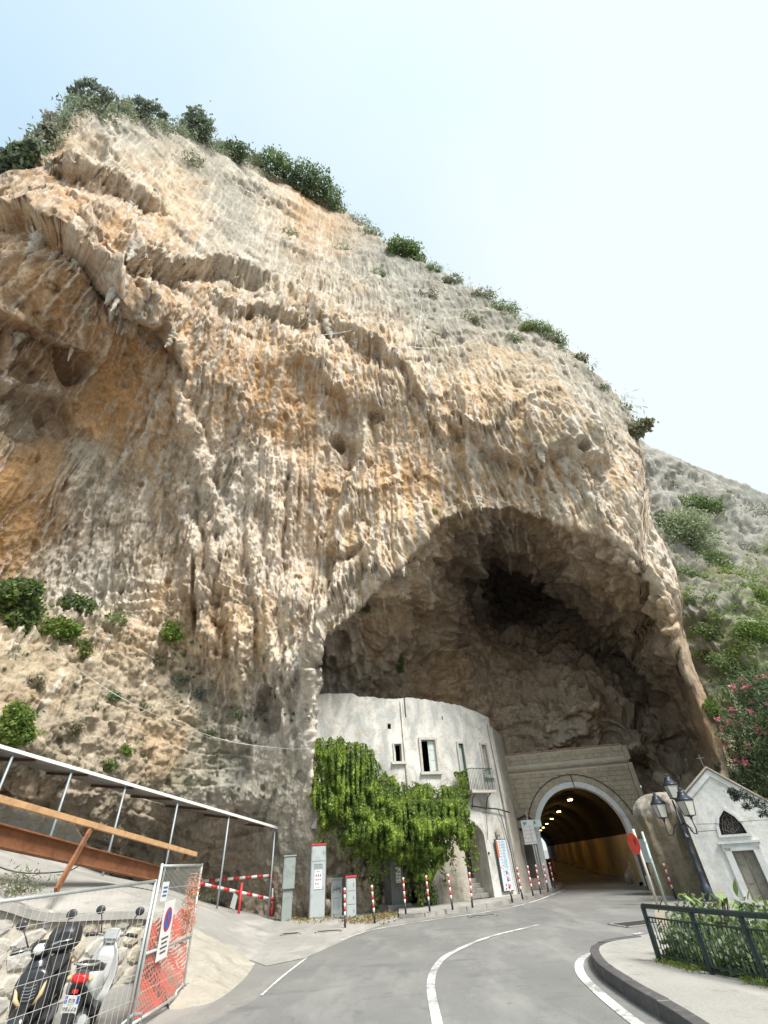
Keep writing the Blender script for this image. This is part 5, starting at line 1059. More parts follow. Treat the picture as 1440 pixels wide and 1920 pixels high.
# canopy
C0, C1 = hd(-260, 1325, 17.0), hd(520, 1553, 25.6)
cp = empty('canopy', (C0 + C1) / 2 * np.array([1, 1, 0]), 0, 'long thin sloping canopy on slim posts along the foot of the rock', 'canopy'); bpy.context.view_layer.update()
cd = Vector(C1 - C0).normalized(); bk = Vector((0, 0, 1)).cross(cd).normalized(); bk = bk if bk.y > 0 else -bk
b = MB(); b.prism([Vector(C0) + bk * -.05, Vector(C1) + bk * -.05, Vector(C1) + bk * 2.6 + Vector((0, 0, .35)), Vector(C0) + bk * 2.6 + Vector((0, 0, .35))], (0, 0, 1), .05); rel_build(b, 'roof_sheet', simple('canopy_sheet', (.30, .28, .255), .8, var=.25, scale=.8, dirt=(.17, .15, .13), coord='World'), cp)
b = MB(); b.beam(Vector(C0) - bk * .08, Vector(C1) - bk * .08, .05, .09); rel_build(b, 'edge_strip', M_WHT, cp)
for x, y, zf in ((28, 1410, 2.7), (136, 1442, 2.1), (237, 1472, 1.55), (335, 1499, 1.1), (430, 1527, .5), (516, 1552, 0), (-90, 1375, 3.4)):
    t_ = (x + 260) / 780; 
    for _ in range(3):
        d_ = ray(x, y); lam = np.linspace(0, 1, 400); Q = C0[None] + (C1 - C0)[None] * lam[:, None]; k = np.argmin(np.abs(np.arctan2(Q[:, 0], Q[:, 1]) - math.atan2(d_[0], d_[1]))); pt = Q[k]
    b = MB(); b.tube([(pt[0], pt[1], zf - .3), (pt[0], pt[1], pt[2])], .035, 8); b.box((pt[0], pt[1], pt[2] - .04), (.16, .16, .04)); rel_build(b, 'post', M_PIPE, cp)
for k in range(9):
    p = C0 + (C1 - C0) * (k + .5) / 9; b = MB(); b.beam(Vector(p) + bk * .0 + Vector((0, 0, -.06)), Vector(p) + bk * 2.5 + Vector((0, 0, .28)), .05, .08); rel_build(b, 'rafter', M_RUSTD, cp)

# ------------------------------------------------------------------ red and white barrier
pr, pm = gp(508, 1722), gp(445, 1735)
gb = empty('striped_barrier', (*pr[:2], 0), 0, 'red and white striped swing barrier at the foot of the ramp', 'barrier'); bpy.context.view_layer.update()
def striped(p0, p1, r, n, root, first=0, name='rail_segment'):
    p0, p1 = np.array(p0), np.array(p1)
    for k in range(n): b = MB(); b.tube([p0 + (p1 - p0) * k / n, p0 + (p1 - p0) * (k + 1) / n], r, 8); rel_build(b, name, M_RED if (k + first) % 2 == 0 else M_WHT, root)
striped((*pr[:2], 0), (*pr[:2], 1.5), .055, 3, gb, 0, 'post_segment'); striped((*pm[:2], 0), (*pm[:2], 1.3), .05, 1, gb, 0, 'post_segment')
striped(hd(368, 1653, 25.8), hd(514, 1641, 26.3), .055, 13, gb); striped(hd(372, 1656, 24.2), hd(513, 1687, 26.2), .055, 13, gb)
b = MB(); q = hd(438, 1688, 24.0); b.prism([q + np.array(v) for v in ((-.12, 0, -.2), (.08, 0, -.28), (.14, 0, .12), (-.02, 0, .24))], (0, 1, 0), .01); rel_build(b, 'tag_plate', M_GALV, gb)

# ------------------------------------------------------------------ striped bollards
def make_bollard():
    r = empty('bollard', (0, 0, 0)); b = MB(); b.tube([(0, 0, 0), (0, 0, .30)], .036, 10); b.build('base', M_BLK, r)
    for k in range(6): b = MB(); z = .30 + k * .11; b.tube([(0, 0, z), (.0, 0, z + .11)], .033, 10); b.build('band', M_RED if k % 2 else M_WHT, r)
    b = MB(); b.ball((0, 0, .99), .042, 8); b.build('cap', M_WHT, r); return r
bol = make_bollard(); bkids = tree_of(bol)
BOL = [(647, 1740, 0, 'leftmost bollard, leaning slightly in front of the slim grey cabinet'), (703, 1732, 0, 'second bollard from the left, alone before the bare rock foot'), (761, 1714, .13, 'bollard beside the dark metal cabinet on the pavement end'), (806, 1709, .13, 'bollard in front of the trailing vine stems'),
       (849, 1706, .13, 'bollard just left of the dark house doorway'), (886, 1702, .13, 'bollard straight in front of the dark house doorway'), (961, 1692, .13, 'bollard at the right edge of the pale blue information board'), (980, 1686, .13, 'bollard before the left corner of the tunnel portal'),
       (1000, 1680, .13, 'bollard right beside the bus timetable post'), (1014, 1676, .13, 'bollard in front of the white left leg of the tunnel arch'), (1028, 1672, .13, 'bollard next to last before the tunnel mouth'), (1041, 1666, .13, 'last bollard on the tip of the pavement inside the tunnel'), (1268, 1686, 0, 'lone bollard right of the two sign poles near the buttress')]
for k, (x, y, z, lab) in enumerate(BOL):
    o = bol if k == 0 else copy_tree(bol, bkids); p = gp(x, y, z); o.location = p; o.rotation_euler = (random.uniform(-.03, .03), random.uniform(-.05, .05) - (.05 if k < 2 else 0), k * .7); tag(o, 'red and white striped ' + lab, 'bollard', 'striped bollards along the kerb')

# ------------------------------------------------------------------ utility cabinets
def cabinet(px, py, d, wd, dp, ht, m, label, red=False, seams=(), split=None, z0=0.0):
    p = hd(px, py, d); o = empty('utility_cabinet', (p[0], p[1], z0), facing(p) + .12, label, 'cabinet', 'grey utility cabinets at the rock foot')
    b = MB()
    if split: b.box((0, .02, split / 2), (wd * .8, dp * .7, split)); b.build('pedestal', m, o, bevel=.008); b = MB(); b.box((0, 0, (split + ht) / 2), (wd, dp, ht - split))
    else: b.box((0, 0, ht / 2), (wd, dp, ht))
    b.build('body', m, o, bevel=.012)
    b = MB(); b.box((0, -.01, ht + .025), (wd + .05, dp + .07, .05)); b.build('lid', M_RED if red else m, o, bevel=.008)
    z_ = [split or .06] + list(seams) + [ht - .02]
    for a, c in zip(z_[:-1], z_[1:]): b = MB(); b.box((0, -dp / 2 - .008, (a + c) / 2), (wd - .06, .018, c - a - .025)); dr = b.build('door', m, o, bevel=.006); q = MB(); q.box((wd / 2 - .09, -dp / 2 - .025, (a + c) / 2), (.02, .02, .09)); q.build('handle', M_CABD, dr)
    return o
def poster(o, x, y, z, w_, h_):
    b = MB(); b.box((x, y, z), (w_, .006, h_)); ps = b.build('poster', M_PAPER, o)
    b = MB()
    for r in range(3):
        for c in range(3):
            if (r, c) != (2, 2): b.box((x + (c - 1) * w_ * .28, y - .004, z + (.18 - r * .2) * h_), (w_ * .15, .003, h_ * .1))
    b.box((x - .01, y - .004, z + h_ * .40), (w_ * .5, .003, h_ * .03)); b.box((x, y - .004, z - h_ * .42), (w_ * .7, .003, h_ * .02)); b.build('print', M_INK, ps)
    b = MB(); [b.box((x + (c - 1) * w_ * .28, y - .005, z + .25 * h_), (w_ * .13, .003, h_ * .05)) for c in range(3)]; b.build('print', M_BURG, ps)
cabinet(536, 1728, 24.6, .50, .30, 2.05, M_CABG, 'green grey cabinet on a narrow pedestal, leftmost at the rock foot', split=.98)
c2 = cabinet(593, 1726, 24.0, .60, .38, 2.36, M_CAB, 'tallest grey cabinet with a red lid and a white poster', True, (1.82,)); poster(c2, .0, -.225, 1.24, .30, .62)
b = MB(); [b.box((0, -.21, 1.72 - k * .05), (.36, .012, .018)) for k in range(4)]; b.build('vent', M_CABD, c2)
c3 = cabinet(630, 1718, 24.8, .46, .32, 1.18, M_CAB, 'low grey cabinet with black graffiti on both doors', seams=(.56,))
b = MB(); gr = [(-.16, .75), (-.13, .98), (-.08, .78), (-.03, .99), (.0, .77), (.05, .96), (.1, .78), (.13, .93), (.17, .72)]; b.tube([(x, -.185, z) for x, z in gr], .011, 4); b.tube([(-.14, -.185, .84), (.15, -.185, .88)], .008, 4); b.tube([(-.12, -.185, .5), (-.1, -.185, .2), (-.02, -.185, .48), (.06, -.185, .18), (.1, -.185, .5)], .008, 4); b.build('graffiti', M_INK, c3)
cabinet(658, 1725, 23.2, .38, .30, 1.24, M_CAB, 'slim grey cabinet with a red lid behind the leftmost bollard', True, (.42, .82))
c5 = cabinet(741, 1705, 25.2, .62, .75, 1.88, M_CABM, 'dark metal cabinet half hidden by the hanging vine', z0=.22); c5.rotation_euler.z += .35; poster(c5, .04, -.40, .95, .24, .52)
b = MB(); b.lathe([(.001, 0), (.17, 0), (.17, .006), (.001, .006)], 16, c=(.04, -.40, 1.66), mat=Matrix.Rotation(math.pi / 2, 3, 'X')); b.build('sticker', simple('yellow_sticker', (.55, .42, .16), .6, var=.3, scale=12, dirt=(.12, .3, .22)), c5)
b = MB(); b.box((.04, -.40, 1.36), (.2, .006, .13)); b.build('sticker', simple('teal_sticker', (.25, .42, .46), .6, var=.3, scale=14), c5)
b = MB(); b.box((0, 0, -.11), (1.1, 1.0, .22)); b.build('plinth', M_CONC, c5, bevel=.02)
b = MB(); q = hd(612, 1560, 24.4); b.tube([(q[0], q[1], .3), (q[0], q[1], 4.2)], .03, 6); o = b.build('conduit', M_CAB); o['label'] = 'thin grey conduit rising behind the tallest cabinet'; o['category'] = 'pipe'

# ------------------------------------------------------------------ bus stop, road signs
q = PT(.80, 0, .9); bs = empty('bus_stop_sign', (q[0], q[1], .13), facing(q) - .12, 'white bus timetable board on a slim pole by the tunnel', 'sign')
b = MB(); b.tube([(0, .03, 0), (0, .03, 3.2)], .035, 8); b.build('pole', M_GALV, bs); b = MB(); b.tube([(.12, .03, 0), (.12, .03, 2.4)], .025, 8); b.build('pole', M_GALV, bs)
b = MB(); b.box((-.06, -.02, 2.32), (.62, .03, 1.02)); b.build('board', M_WHT, bs, bevel=.006); b = MB()
for k in range(5): b.box((-.06, -.038, 1.90 + k * .165), (.52, .004, .012))
b.box((.03, -.038, 2.23), (.015, .004, .66)); b.build('table_lines', simple('violet_ink', (.35, .25, .50), .6), bs)
b = MB(); b.box((-.18, -.038, 2.70), (.16, .004, .10)); b.box((-.2, -.038, 2.63), (.05, .004, .04)); b.build('bus_symbol', simple('teal_ink', (.08, .30, .42), .6), bs)
b = MB(); b.box((.46, -.0, 2.66), (.40, .03, .32)); b.build('board', simple('pale_aqua', (.52, .64, .62), .5), bs); b = MB(); b.box((.33, -.02, 2.70), (.09, .004, .14)); b.build('bus_symbol', simple('green_ink', (.05, .25, .22), .6), bs)
sp = gp(1235, 1703); s1 = empty('road_sign', (*sp[:2], 0), 0, 'red disc road sign on a pale pole beside the tunnel mouth', 'sign')
def zat(px, py, p): a, e = azel(px, py); return EYE[2] + math.hypot(p[0], p[1]) * math.tan(e)
zt = zat(1190, 1554, sp); b = MB(); b.tube([(0, 0, 0), (0, 0, zt)], .045, 10); b.build('pole', simple('worn_pale_pole', (.52, .50, .44), .6, .1, var=.2, scale=5, dirt=(.40, .34, .24)), s1)
zc_ = zat(1184, 1582, sp); nd = Matrix.Rotation(facing(sp) - D2R(54), 3, 'Z') @ Matrix.Rotation(math.pi / 2, 3, 'X')
off = Matrix.Rotation(facing(sp) - D2R(54), 3, 'Z') @ Vector((-.0, -.07, 0))
b = MB(); b.lathe([(.30, 0), (.30, .012)], 28, c=(off.x - .06, off.y, zc_), mat=nd); b.build('disc', simple('sign_red', (.72, .07, .045), .45, var=.08), s1)
b = MB(); hb = Matrix.Rotation(facing(sp) - D2R(54), 3, 'Z')
for dx, dz, w_, h_ in ((.10, .02, .07, .13), (.06, .09, .015, .10), (.09, .11, .015, .11), (.12, .10, .015, .10), (.15, .06, .05, .015)): b.box(Vector((off.x - .06, off.y, zc_)) + hb @ Vector((dx, -.016, dz)), (w_, .004, h_), mat=hb)
b.build('mark', M_INK, s1)
sp = gp(1250, 1698); s2 = empty('road_sign', (*sp[:2], 0), 0, 'narrow blue grey sign seen nearly edge on, on the right pole', 'sign'); zt = zat(1206, 1559, sp)
b = MB(); b.tube([(0, 0, 0), (0, 0, zt)], .04, 10); b.build('pole', simple('green_grey_pole', (.36, .44, .42), .5, .2), s2)
z1_, z0_ = zat(1207, 1573, sp), zat(1222, 1617, sp); hb = Matrix.Rotation(facing(sp) - D2R(68), 3, 'Z')
b = MB(); b.box(hb @ Vector((-.18, -.05, 0)) + Vector((0, 0, (z0_ + z1_) / 2)), (.5, .02, z1_ - z0_), mat=hb); b.build('panel', simple('pale_blue_metal', (.42, .54, .62), .4, .3), s2)
for z in (z0_ + .1, z1_ - .1): b = MB(); b.box(hb @ Vector((-.1, -.03, 0)) + Vector((0, 0, z)), (.46, .035, .03), mat=hb); b.build('bracket', M_GALV, s2)

# ------------------------------------------------------------------ four lantern lamp post
lp = gp(1333, 1690); lamp = empty('lamp_post', (*lp[:2], 0), facing(lp), 'ornate dark cast iron lamp post with four lanterns', 'lamp post')
M_IRON = simple('slate_iron', (.055, .065, .085), .42, .5, var=.2, scale=6); M_FROST = simple('frosted_glass', (.42, .43, .38), .3, var=.12, scale=5, spec=.6)
zc1, ztop_ = zat(1298, 1568, lp), zat(1264, 1500, lp)
b = MB(); b.lathe([(.16, 0), (.16, .35), (.12, .42), (.10, .5), (.085, zc1 * .42), (.105, zc1 * .44), (.08, zc1 * .47), (.072, zc1 * .70), (.09, zc1 * .72), (.068, zc1 * .75), (.06, zc1 * .96), (.13, zc1 * .985), (.13, zc1), (.05, zc1 + .06), (.045, zc1 + .2), (.075, zc1 + .25), (.035, zc1 + .32), (.028, ztop_)], 16); b.build('pole', M_IRON, lamp)
def lantern(c, s=1.0, ry=.4):
    o = empty('lantern', c, ry); o.parent = lamp; o.rotation_euler = (0, 0, ry)
    w0, w1, h = .13 * s, .20 * s, .42 * s; b = MB()
    for k in range(4):
        a0, a1 = math.pi / 4 + k * math.pi / 2, math.pi / 4 + (k + 1) * math.pi / 2; P = lambda r, a, z: (r * 1.3 * math.cos(a), r * 1.3 * math.sin(a), z)
        q = MB(); q.add([P(w0 * .96, a0, .01), P(w0 * .96, a1, .01), P(w1 * .96, a1, h), P(w1 * .96, a0, h)], [(0, 1, 2, 3)]); q.build('pane', M_FROST, o)
        q = MB(); q.tube([P(w0, a0, 0), P(w1, a0, h)], .013, 5); q.build('frame_bar', M_IRON, o)
        q = MB(); q.tube([P(w1, a0, h), P(w1, a1, h)], .018, 5); q.build('frame_bar', M_IRON, o); q = MB(); q.tube([P(w0, a0, 0), P(w0, a1, 0)], .014, 5); q.build('frame_bar', M_IRON, o)
    rot = Matrix.Rotation(math.pi / 4, 3, 'Z')
    b.lathe([(w1 * 1.42, h), (w1 * 1.30, h + .05 * s), (w1 * .85, h + .13 * s), (w1 * .62, h + .22 * s), (w1 * .66, h + .25 * s), (w1 * .3, h + .29 * s)], 4, mat=rot); b.build('cap', M_IRON, o)
    q = MB(); q.ball((0, 0, h + .33 * s), .05 * s, 8); q.build('finial', M_IRON, o); q = MB(); q.lathe([(w0 * 1.2, 0), (.05, -.05), (.03, -.12)], 8); q.build('base', M_IRON, o)
def to_local(px, py, dd=0.0):
    p = hd(px, py, math.hypot(lp[0], lp[1]) + dd); v = Matrix.Rotation(-facing(lp), 3, 'Z') @ Vector((p[0] - lp[0], p[1] - lp[1], p[2])); return v
tips = [to_local(1266, 1497), to_local(1243, 1533, .1), to_local(1294, 1529, -.5), to_local(1311, 1531, .35)]
for k, tpt in enumerate(tips): lantern(tpt, 1.02 if k != 2 else 1.08, .35 + .2 * k)
hub = Vector((0, 0, zc1 + .30))
for tpt in tips[1:]:
    d = Vector((tpt.x, tpt.y, 0)); b = MB()
    b.tube([hub + Vector((0, 0, z)) + d * f for f, z in ((0, .05), (.25, .12), (.5, .02), (.75, -.22), (.98, -.24), (1.06, -.1))] + [tpt + Vector((0, 0, -.1))], .022, 7)
    for f0, z0, r0 in ((.32, -.05, .11), (.66, -.12, .09)):
        c0 = hub + d * f0 + Vector((0, 0, z0)); u_ = d.normalized(); b.tube([c0 + (u_ * math.cos(a) + Vector((0, 0, 1)) * math.sin(a)) * r0 * (1 - a / 9) for a in [k * .45 for k in range(15)]], .011, 5)
    b.build('arm', M_IRON, lamp)

# ------------------------------------------------------------------ dark railing on the right
RF = [gp(1238, 1806, .14), gp(1338, 1831, .14), gp(1443, 1853, .14)]; RF.append(RF[2] + (RF[2] - RF[1]) * 1.0); RF.append(RF[3] + (RF[2] - RF[1]) * 1.0)
rail = empty('metal_railing', RF[0], 0, 'dark green iron railing with thin bars along the right pavement', 'railing'); bpy.context.view_layer.update()
M_RAIL = simple('dark_green_rail', (.028, .045, .045), .45, .3, var=.25, scale=6); RH = .70
for p in RF: b = MB(); b.box((p[0], p[1], p[2] + RH / 2), (.05, .06, RH), .2); rel_build(b, 'post', M_RAIL, rail)
b = MB(); b.tube([RF[0] + np.array([0, 0, RH])] + [p + np.array([0, 0, RH + .01]) for p in RF[1:]], .034, 8); rel_build(b, 'top_rail', M_RAIL, rail)
for a, c in zip(RF[:-1], RF[1:]):
    for z in (.10, RH - .14): b = MB(); b.beam(a + np.array([0, 0, z]), c + np.array([0, 0, z]), .03, .02); rel_build(b, 'cross_rail', M_RAIL, rail)
    n = max(6, int(np.linalg.norm(c - a) / .075))
    for k in range(1, n): p = a + (c - a) * k / n; b = MB(); b.tube([p + np.array([0, 0, .10]), p + np.array([0, 0, RH - .14])], .008, 5); rel_build(b, 'bar', M_RAIL, rail)
q = gp(1283, 1802, .14); q = q + np.array([.1, .25, 0]); bd = empty('leaning_board', q, -.5, 'pale rounded plank with a purple foot leaning behind the railing', 'board')
bd.rotation_euler = (-.12, -.22, -.4); out = [(-.12, 0), (.12, 0), (.13, .45), (.09, .60), (0, .66), (-.09, .6), (-.13, .45)]
b = MB(); b.prism([(x, 0, z) for x, z in out], (0, 1, 0), .02); b.build('plank', simple('faded_cream', (.55, .47, .36), .6, var=.2, scale=5), bd); b = MB(); b.prism([(x, -.006, z) for x, z in ((-.115, .01), (.115, .01), (.118, .2), (-.118, .22))], (0, 1, 0), .004); b.build('purple_band', simple('purple_print', (.10, .07, .22), .5), bd)

# ------------------------------------------------------------------ mesh fence panels
def fence_panel(P0, P1, zb, ht, label, nv, nh, mids):
    root = empty('fence_panel', (*P0[:2], zb[0]), 0, label, 'fence', 'mesh fence panels round the works'); bpy.context.view_layer.update()
    P0, P1 = np.array(P0), np.array(P1)
    def at(s, z): p = P0 + (P1 - P0) * s; return np.array([p[0], p[1], zb[0] + (zb[1] - zb[0]) * s + z])
    for s, e in ((0, 0), (1, 0)): b = MB(); b.tube([at(s, -.02), at(s, ht + .02)], .021, 8); rel_build(b, 'post', M_GALV, root)
    for z in [.10, ht] + mids: b = MB(); b.tube([at(0, z), at(1, z)], .020, 8); rel_build(b, 'frame_rail', M_GALV, root)
    for k in range(1, nv): b = MB(); b.tube([at(k / nv, .1), at(k / nv, ht)], .0026, 4, False); rel_build(b, 'wire', M_WIRE, root)
    for k in range(1, nh + 1): z = .1 + (ht - .1) * k / (nh + 1); b = MB(); b.tube([at(0, z), at(1, z)], .0032, 4, False); rel_build(b, 'wire', M_WIRE, root)
    return root, at
FC, FF = hd(304, 1624, 9.9), hd(379, 1620, 11.7); FA, FB = hd(292, 1652, 9.75), hd(-230, 1722, 7.2)
p2, at2 = fence_panel((*FC[:2], 0), (*FF[:2], 0), (0.0, 0.0), FC[2], 'fence panel hung with torn orange netting and a no parking sign', 34, 5, [.80])
p1, at1 = fence_panel((*FA[:2], 0), (*FB[:2], 0), (0.0, -.1), FA[2], 'bare wire fence panel in front of the two scooters', 34, 5, [])
b = MB(); s_ = FC[:2] - np.array([.03, -.06]); b.tube([(s_[0], s_[1], 0), (s_[0], s_[1], 1.86)], .024, 8); rel_build(b, 'post', M_GALV, p1)
# torn orange netting
M_NET = simple('orange_net', (.76, .10, .05), .6, var=.25, scale=6); b = MB(); rr = random.Random(4); nrm = np.array([FF[1] - FC[1], -(FF[0] - FC[0]), 0]); nrm /= np.linalg.norm(nrm)
def netp(s, z): return at2(s, z) - nrm * (.05 + .03 * math.sin(s * 9 + z * 5)) 
for k in range(22):
    z = .12 + k * .048; n = 30; pts = [netp(i / n, z * (1.0 if z < .8 else 1.0) + .025 * math.sin(i * .6 + k) + (.12 * (i / n) ** 2 if z > .75 else 0)) for i in range(n + 1)]
    for i in range(n):
        if rr.random() < (.10 if z > .5 else .14): continue
        wz = rr.uniform(.010, .021) * (1.5 if z > .8 else 1); b.add([pts[i] - np.array([0, 0, wz]), pts[i + 1] - np.array([0, 0, wz]), pts[i + 1] + np.array([0, 0, wz]), pts[i] + np.array([0, 0, wz])], [(0, 1, 2, 3)])
for k in range(40):
    s = k / 40; 
    for j in range(14):
        if rr.random() < .3: continue
        z = .12 + j * .075; b.add([netp(s, z) - (FF - FC) * .004, netp(s, z) + (FF - FC) * .004, netp(s, z + .075) + (FF - FC) * .004, netp(s, z + .075) - (FF - FC) * .004], [(0, 1, 2, 3)])
nt = rel_build(b, 'orange_netting', M_NET, p2); nt['kind'] = 'stuff'
b = MB()
for k in range(46):
    c = at2(rr.uniform(.72, .96), rr.uniform(1.1, 1.75)); pts = [c + np.array([rr.uniform(-.12, .12), rr.uniform(-.08, .08), -.06 * i + rr.uniform(-.08, .08)]) for i in range(5)]; b.tube(spline(pts, 3), .006, 4, False)
nb = rel_build(b, 'tangled_netting', simple('faded_net', (.50, .26, .17), .8, var=.3), p2); nb['kind'] = 'stuff'
def plate_on(root, at, s, z, w_, h_, m, name, tilt=0.0):
    c = at(s, z) + nrm * .03; b = MB(); rm = Matrix.Rotation(math.atan2(FF[1] - FC[1], FF[0] - FC[0]), 3, 'Z') @ Matrix.Rotation(tilt, 3, 'Y'); b.box(c, (w_, .006, h_), mat=rm); return rel_build(b, name, m, root), c, rm
_, c, rm = plate_on(p2, at2, .30, 1.02, .42, .70, M_PAPER, 'no_parking_board', -.05)
def disc_on(c, rm, r, m, name, out_, dx=0, dz=0):
    b = MB(); b.prism([Vector(c) + rm @ Vector((dx + r * math.cos(t_), -.004 - out_, dz + r * math.sin(t_))) for t_ in [2 * math.pi * k / 28 for k in range(28)]], rm @ Vector((0, 1, 0)), .002); return rel_build(b, name, m, p2)
disc_on(c, rm, .15, M_RED, 'red_ring', .001, 0, .12); disc_on(c, rm, .118, M_BLUE, 'blue_disc', .003, 0, .12)
b = MB(); b.box(Vector(c) + rm @ Vector((0, -.009, .12)), (.26, .002, .03), mat=rm @ Matrix.Rotation(D2R(45), 3, 'Y')); rel_build(b, 'red_bar', M_RED, p2)
b = MB(); [b.box(Vector(c) + rm @ Vector((0, -.006, -.10 - .055 * k)), (.26 - .04 * (k % 2), .003, .018), mat=rm) for k in range(4)]; rel_build(b, 'print', M_INK, p2)
_, c, rm = plate_on(p2, at2, .12, 1.50, .24, .24, M_PAPER, 'notice_plate'); b = MB(); [b.box(Vector(c) + rm @ Vector((0, -.006, .05 - .05 * k)), (.16, .003, .02), mat=rm) for k in range(3)]; rel_build(b, 'print', M_BLUE, p2)
for k, P in enumerate((FF, FC)):
    b = MB(); b.tube([(P[0] - .0, P[1] - .3, .03), (P[0], P[1] - .28, .16), (P[0], P[1], .2), (P[0], P[1] + .28, .16), (P[0], P[1] + .3, .03)], .018, 6); rel_build(b, 'foot_bracket', M_GALV, p2)

# ------------------------------------------------------------------ scooters
def sec(x, hw, z0, z1, n=16, e=.65, cy=0.0):
    zc, hz = (z0 + z1) / 2, (z1 - z0) / 2; P = []
    for k in range(n):
        a = 2 * math.pi * k / n; c, s = math.cos(a), math.sin(a); P.append((x, cy + hw * math.copysign(abs(c) ** e, c), zc + hz * math.copysign(abs(s) ** e, s)))
    return P
def scooter(loc, rz, label, mbody, mtrim, minner, case, plate, lean=.10):
    o = empty('scooter', loc, rz, label, 'scooter'); o.rotation_euler = (lean, 0, rz)
    T, C, GL = simple('tyre_rubber', (.03, .03, .03), .85), simple('chrome', (.62, .62, .60), .25, .8), simple('black_plastic', (.035, .036, .04), .4)
    def wheel(nm, x):
        b = MB(); R, r = .235, .062; n, m_ = 28, 10; rings = [[(x + (R - r + r * math.cos(q)) * math.cos(p), .062 * math.sin(q) * 1.05, R + (R - r + r * math.cos(q)) * math.sin(p)) for q in [2 * math.pi * j / m_ for j in range(m_)]] for p in [2 * math.pi * i / n for i in range(n + 1)]]
        b.loft(rings, cap=False); w_ = b.build(nm, T, o)
        b = MB(); rx = Matrix.Rotation(math.pi / 2, 3, 'X'); b.lathe([(.14, -.035), (.15, -.03), (.15, .03), (.14, .035), (.05, .045)], 20, c=(x, 0, R), mat=rx)
        for k in range(5): a = 2 * math.pi * k / 5; b.beam((x, 0, R), (x + .15 * math.cos(a), 0, R + .15 * math.sin(a)), .05, .03)
        b.build('rim', C, w_)
    wheel('front_wheel', .66); wheel('rear_wheel', -.62)
    b = MB(); b.loft([sec(.66 + .27 * math.sin(a) * 1.0, .085, .235 + .27 * math.cos(a) - .02, .235 + .27 * math.cos(a) + .03, 10) for a in [-.9, -.5, 0, .4, .8, 1.1]]); b.build('front_fender', mbody, o)
    b = MB(); b.loft([sec(.50, .05, .42, .62), sec(.52, .17, .36, .80), sec(.50, .20, .34, .84), sec(.44, .20, .34, .86), sec(.40, .18, .36, .86)]); b.build('leg_shield_lower', mtrim, o)
    b = MB(); rings = []
    for z, hw, x, th in ((.30, .13, .40, .05), (.42, .19, .45, .06), (.58, .215, .455, .075), (.74, .20, .43, .08), (.88, .15, .40, .075), (.97, .09, .375, .06)): rings.append([(x + th * math.copysign(abs(math.cos(a)) ** .7, math.cos(a)) * .8 - .10 * (math.sin(a)) ** 2, hw * math.copysign(abs(math.sin(a)) ** .8, math.sin(a)), z) for a in [2 * math.pi * k / 18 for k in range(18)]])
    b.loft(rings); b.build('front_shield', mbody, o)
    b = MB(); b.loft([[(x, hw * math.sin(a), z + .13 * math.cos(a)) for a in [2 * math.pi * k / 14 for k in range(14)]] for x, hw, z in ((.525, .06, .62), (.535, .09, .62), (.52, .11, .62))]); b.build('front_grille', GL, o)
    for k in range(5): b = MB(); b.tube([(.545, -.075, .56 + .03 * k), (.55, 0, .545 + .03 * k), (.545, .075, .56 + .03 * k)], .006, 4); b.build('grille_bar', M_CABD, o)
    for s in (-1, 1): b = MB(); b.tube([(.50, s * .17, .70), (.535, s * .14, .58), (.53, s * .06, .48)], .022, 6, rs=[.012, .028, .014]); b.build('indicator', simple('amber_lens', (.60, .42, .22), .3), o)
    b = MB(); b.loft([sec(x, hw, z0, z1) for x, hw, z0, z1 in ((.42, .13, .26, .34), (.2, .15, .25, .33), (-.05, .15, .25, .33), (-.2, .14, .26, .40))]); b.build('floorboard', GL, o)
    b = MB(); b.loft([sec(x, hw, z0, z1) for x, hw, z0, z1 in ((-.08, .10, .34, .62), (-.16, .14, .36, .70), (-.4, .165, .42, .74), (-.65, .165, .52, .77), (-.85, .13, .62, .80), (-.98, .07, .68, .80))]); b.build('tail_body', mtrim, o)
    for s in (-1, 1): b = MB(); b.loft([sec(x, .03, z0, z1, 12, .8, s * y) for x, y, z0, z1 in ((-.2, .14, .46, .66), (-.45, .165, .46, .74), (-.7, .155, .54, .77), (-.93, .10, .66, .79))]); b.build('side_panel', mbody, o)
    b = MB(); b.loft([sec(x, hw, z0, z1) for x, hw, z0, z1 in ((-.02, .07, .66, .74), (-.12, .12, .69, .79), (-.35, .15, .70, .80), (-.55, .155, .73, .86), (-.75, .14, .76, .87), (-.88, .09, .78, .85))]); b.build('seat', GL, o)
    b = MB(); b.loft([sec(x, hw, z0, z1) for x, hw, z0, z1 in ((-.2, .09, .14, .36), (-.5, .12, .16, .40), (-.75, .10, .18, .36))]); b.build('engine', M_CABD, o)
    b = MB(); b.tube([(-.3, -.14, .22), (-.6, -.17, .27), (-.95, -.18, .36)], .05, 10, rs=[.03, .055, .05]); b.build('exhaust', C, o)
    b = MB(); b.loft([sec(-.80, .09, .40, .60, 10), sec(-.95, .08, .34, .56, 10), sec(-1.0, .07, .30, .5, 10)]); b.build('rear_mudguard', GL, o)
    b = MB(); b.loft([sec(.50, .03, 1.0, 1.06), sec(.48, .085, .96, 1.10), sec(.42, .11, .94, 1.12), sec(.34, .12, .94, 1.10), sec(.26, .08, .96, 1.06)]); b.build('headlamp_cowl', mbody, o)
    b = MB(); b.ball((.45, 0, 1.03), .085, 8, (.75, 1.0, .85)); b.build('headlight', simple('clear_lens', (.62, .64, .60), .15, spec=.8), o)
    b = MB(); b.tube([(.30, -.36, 1.04), (.33, -.2, 1.05), (.36, 0, 1.02), (.33, .2, 1.05), (.30, .36, 1.04)], .016, 8); hb = b.build('handlebar', M_CABD, o)
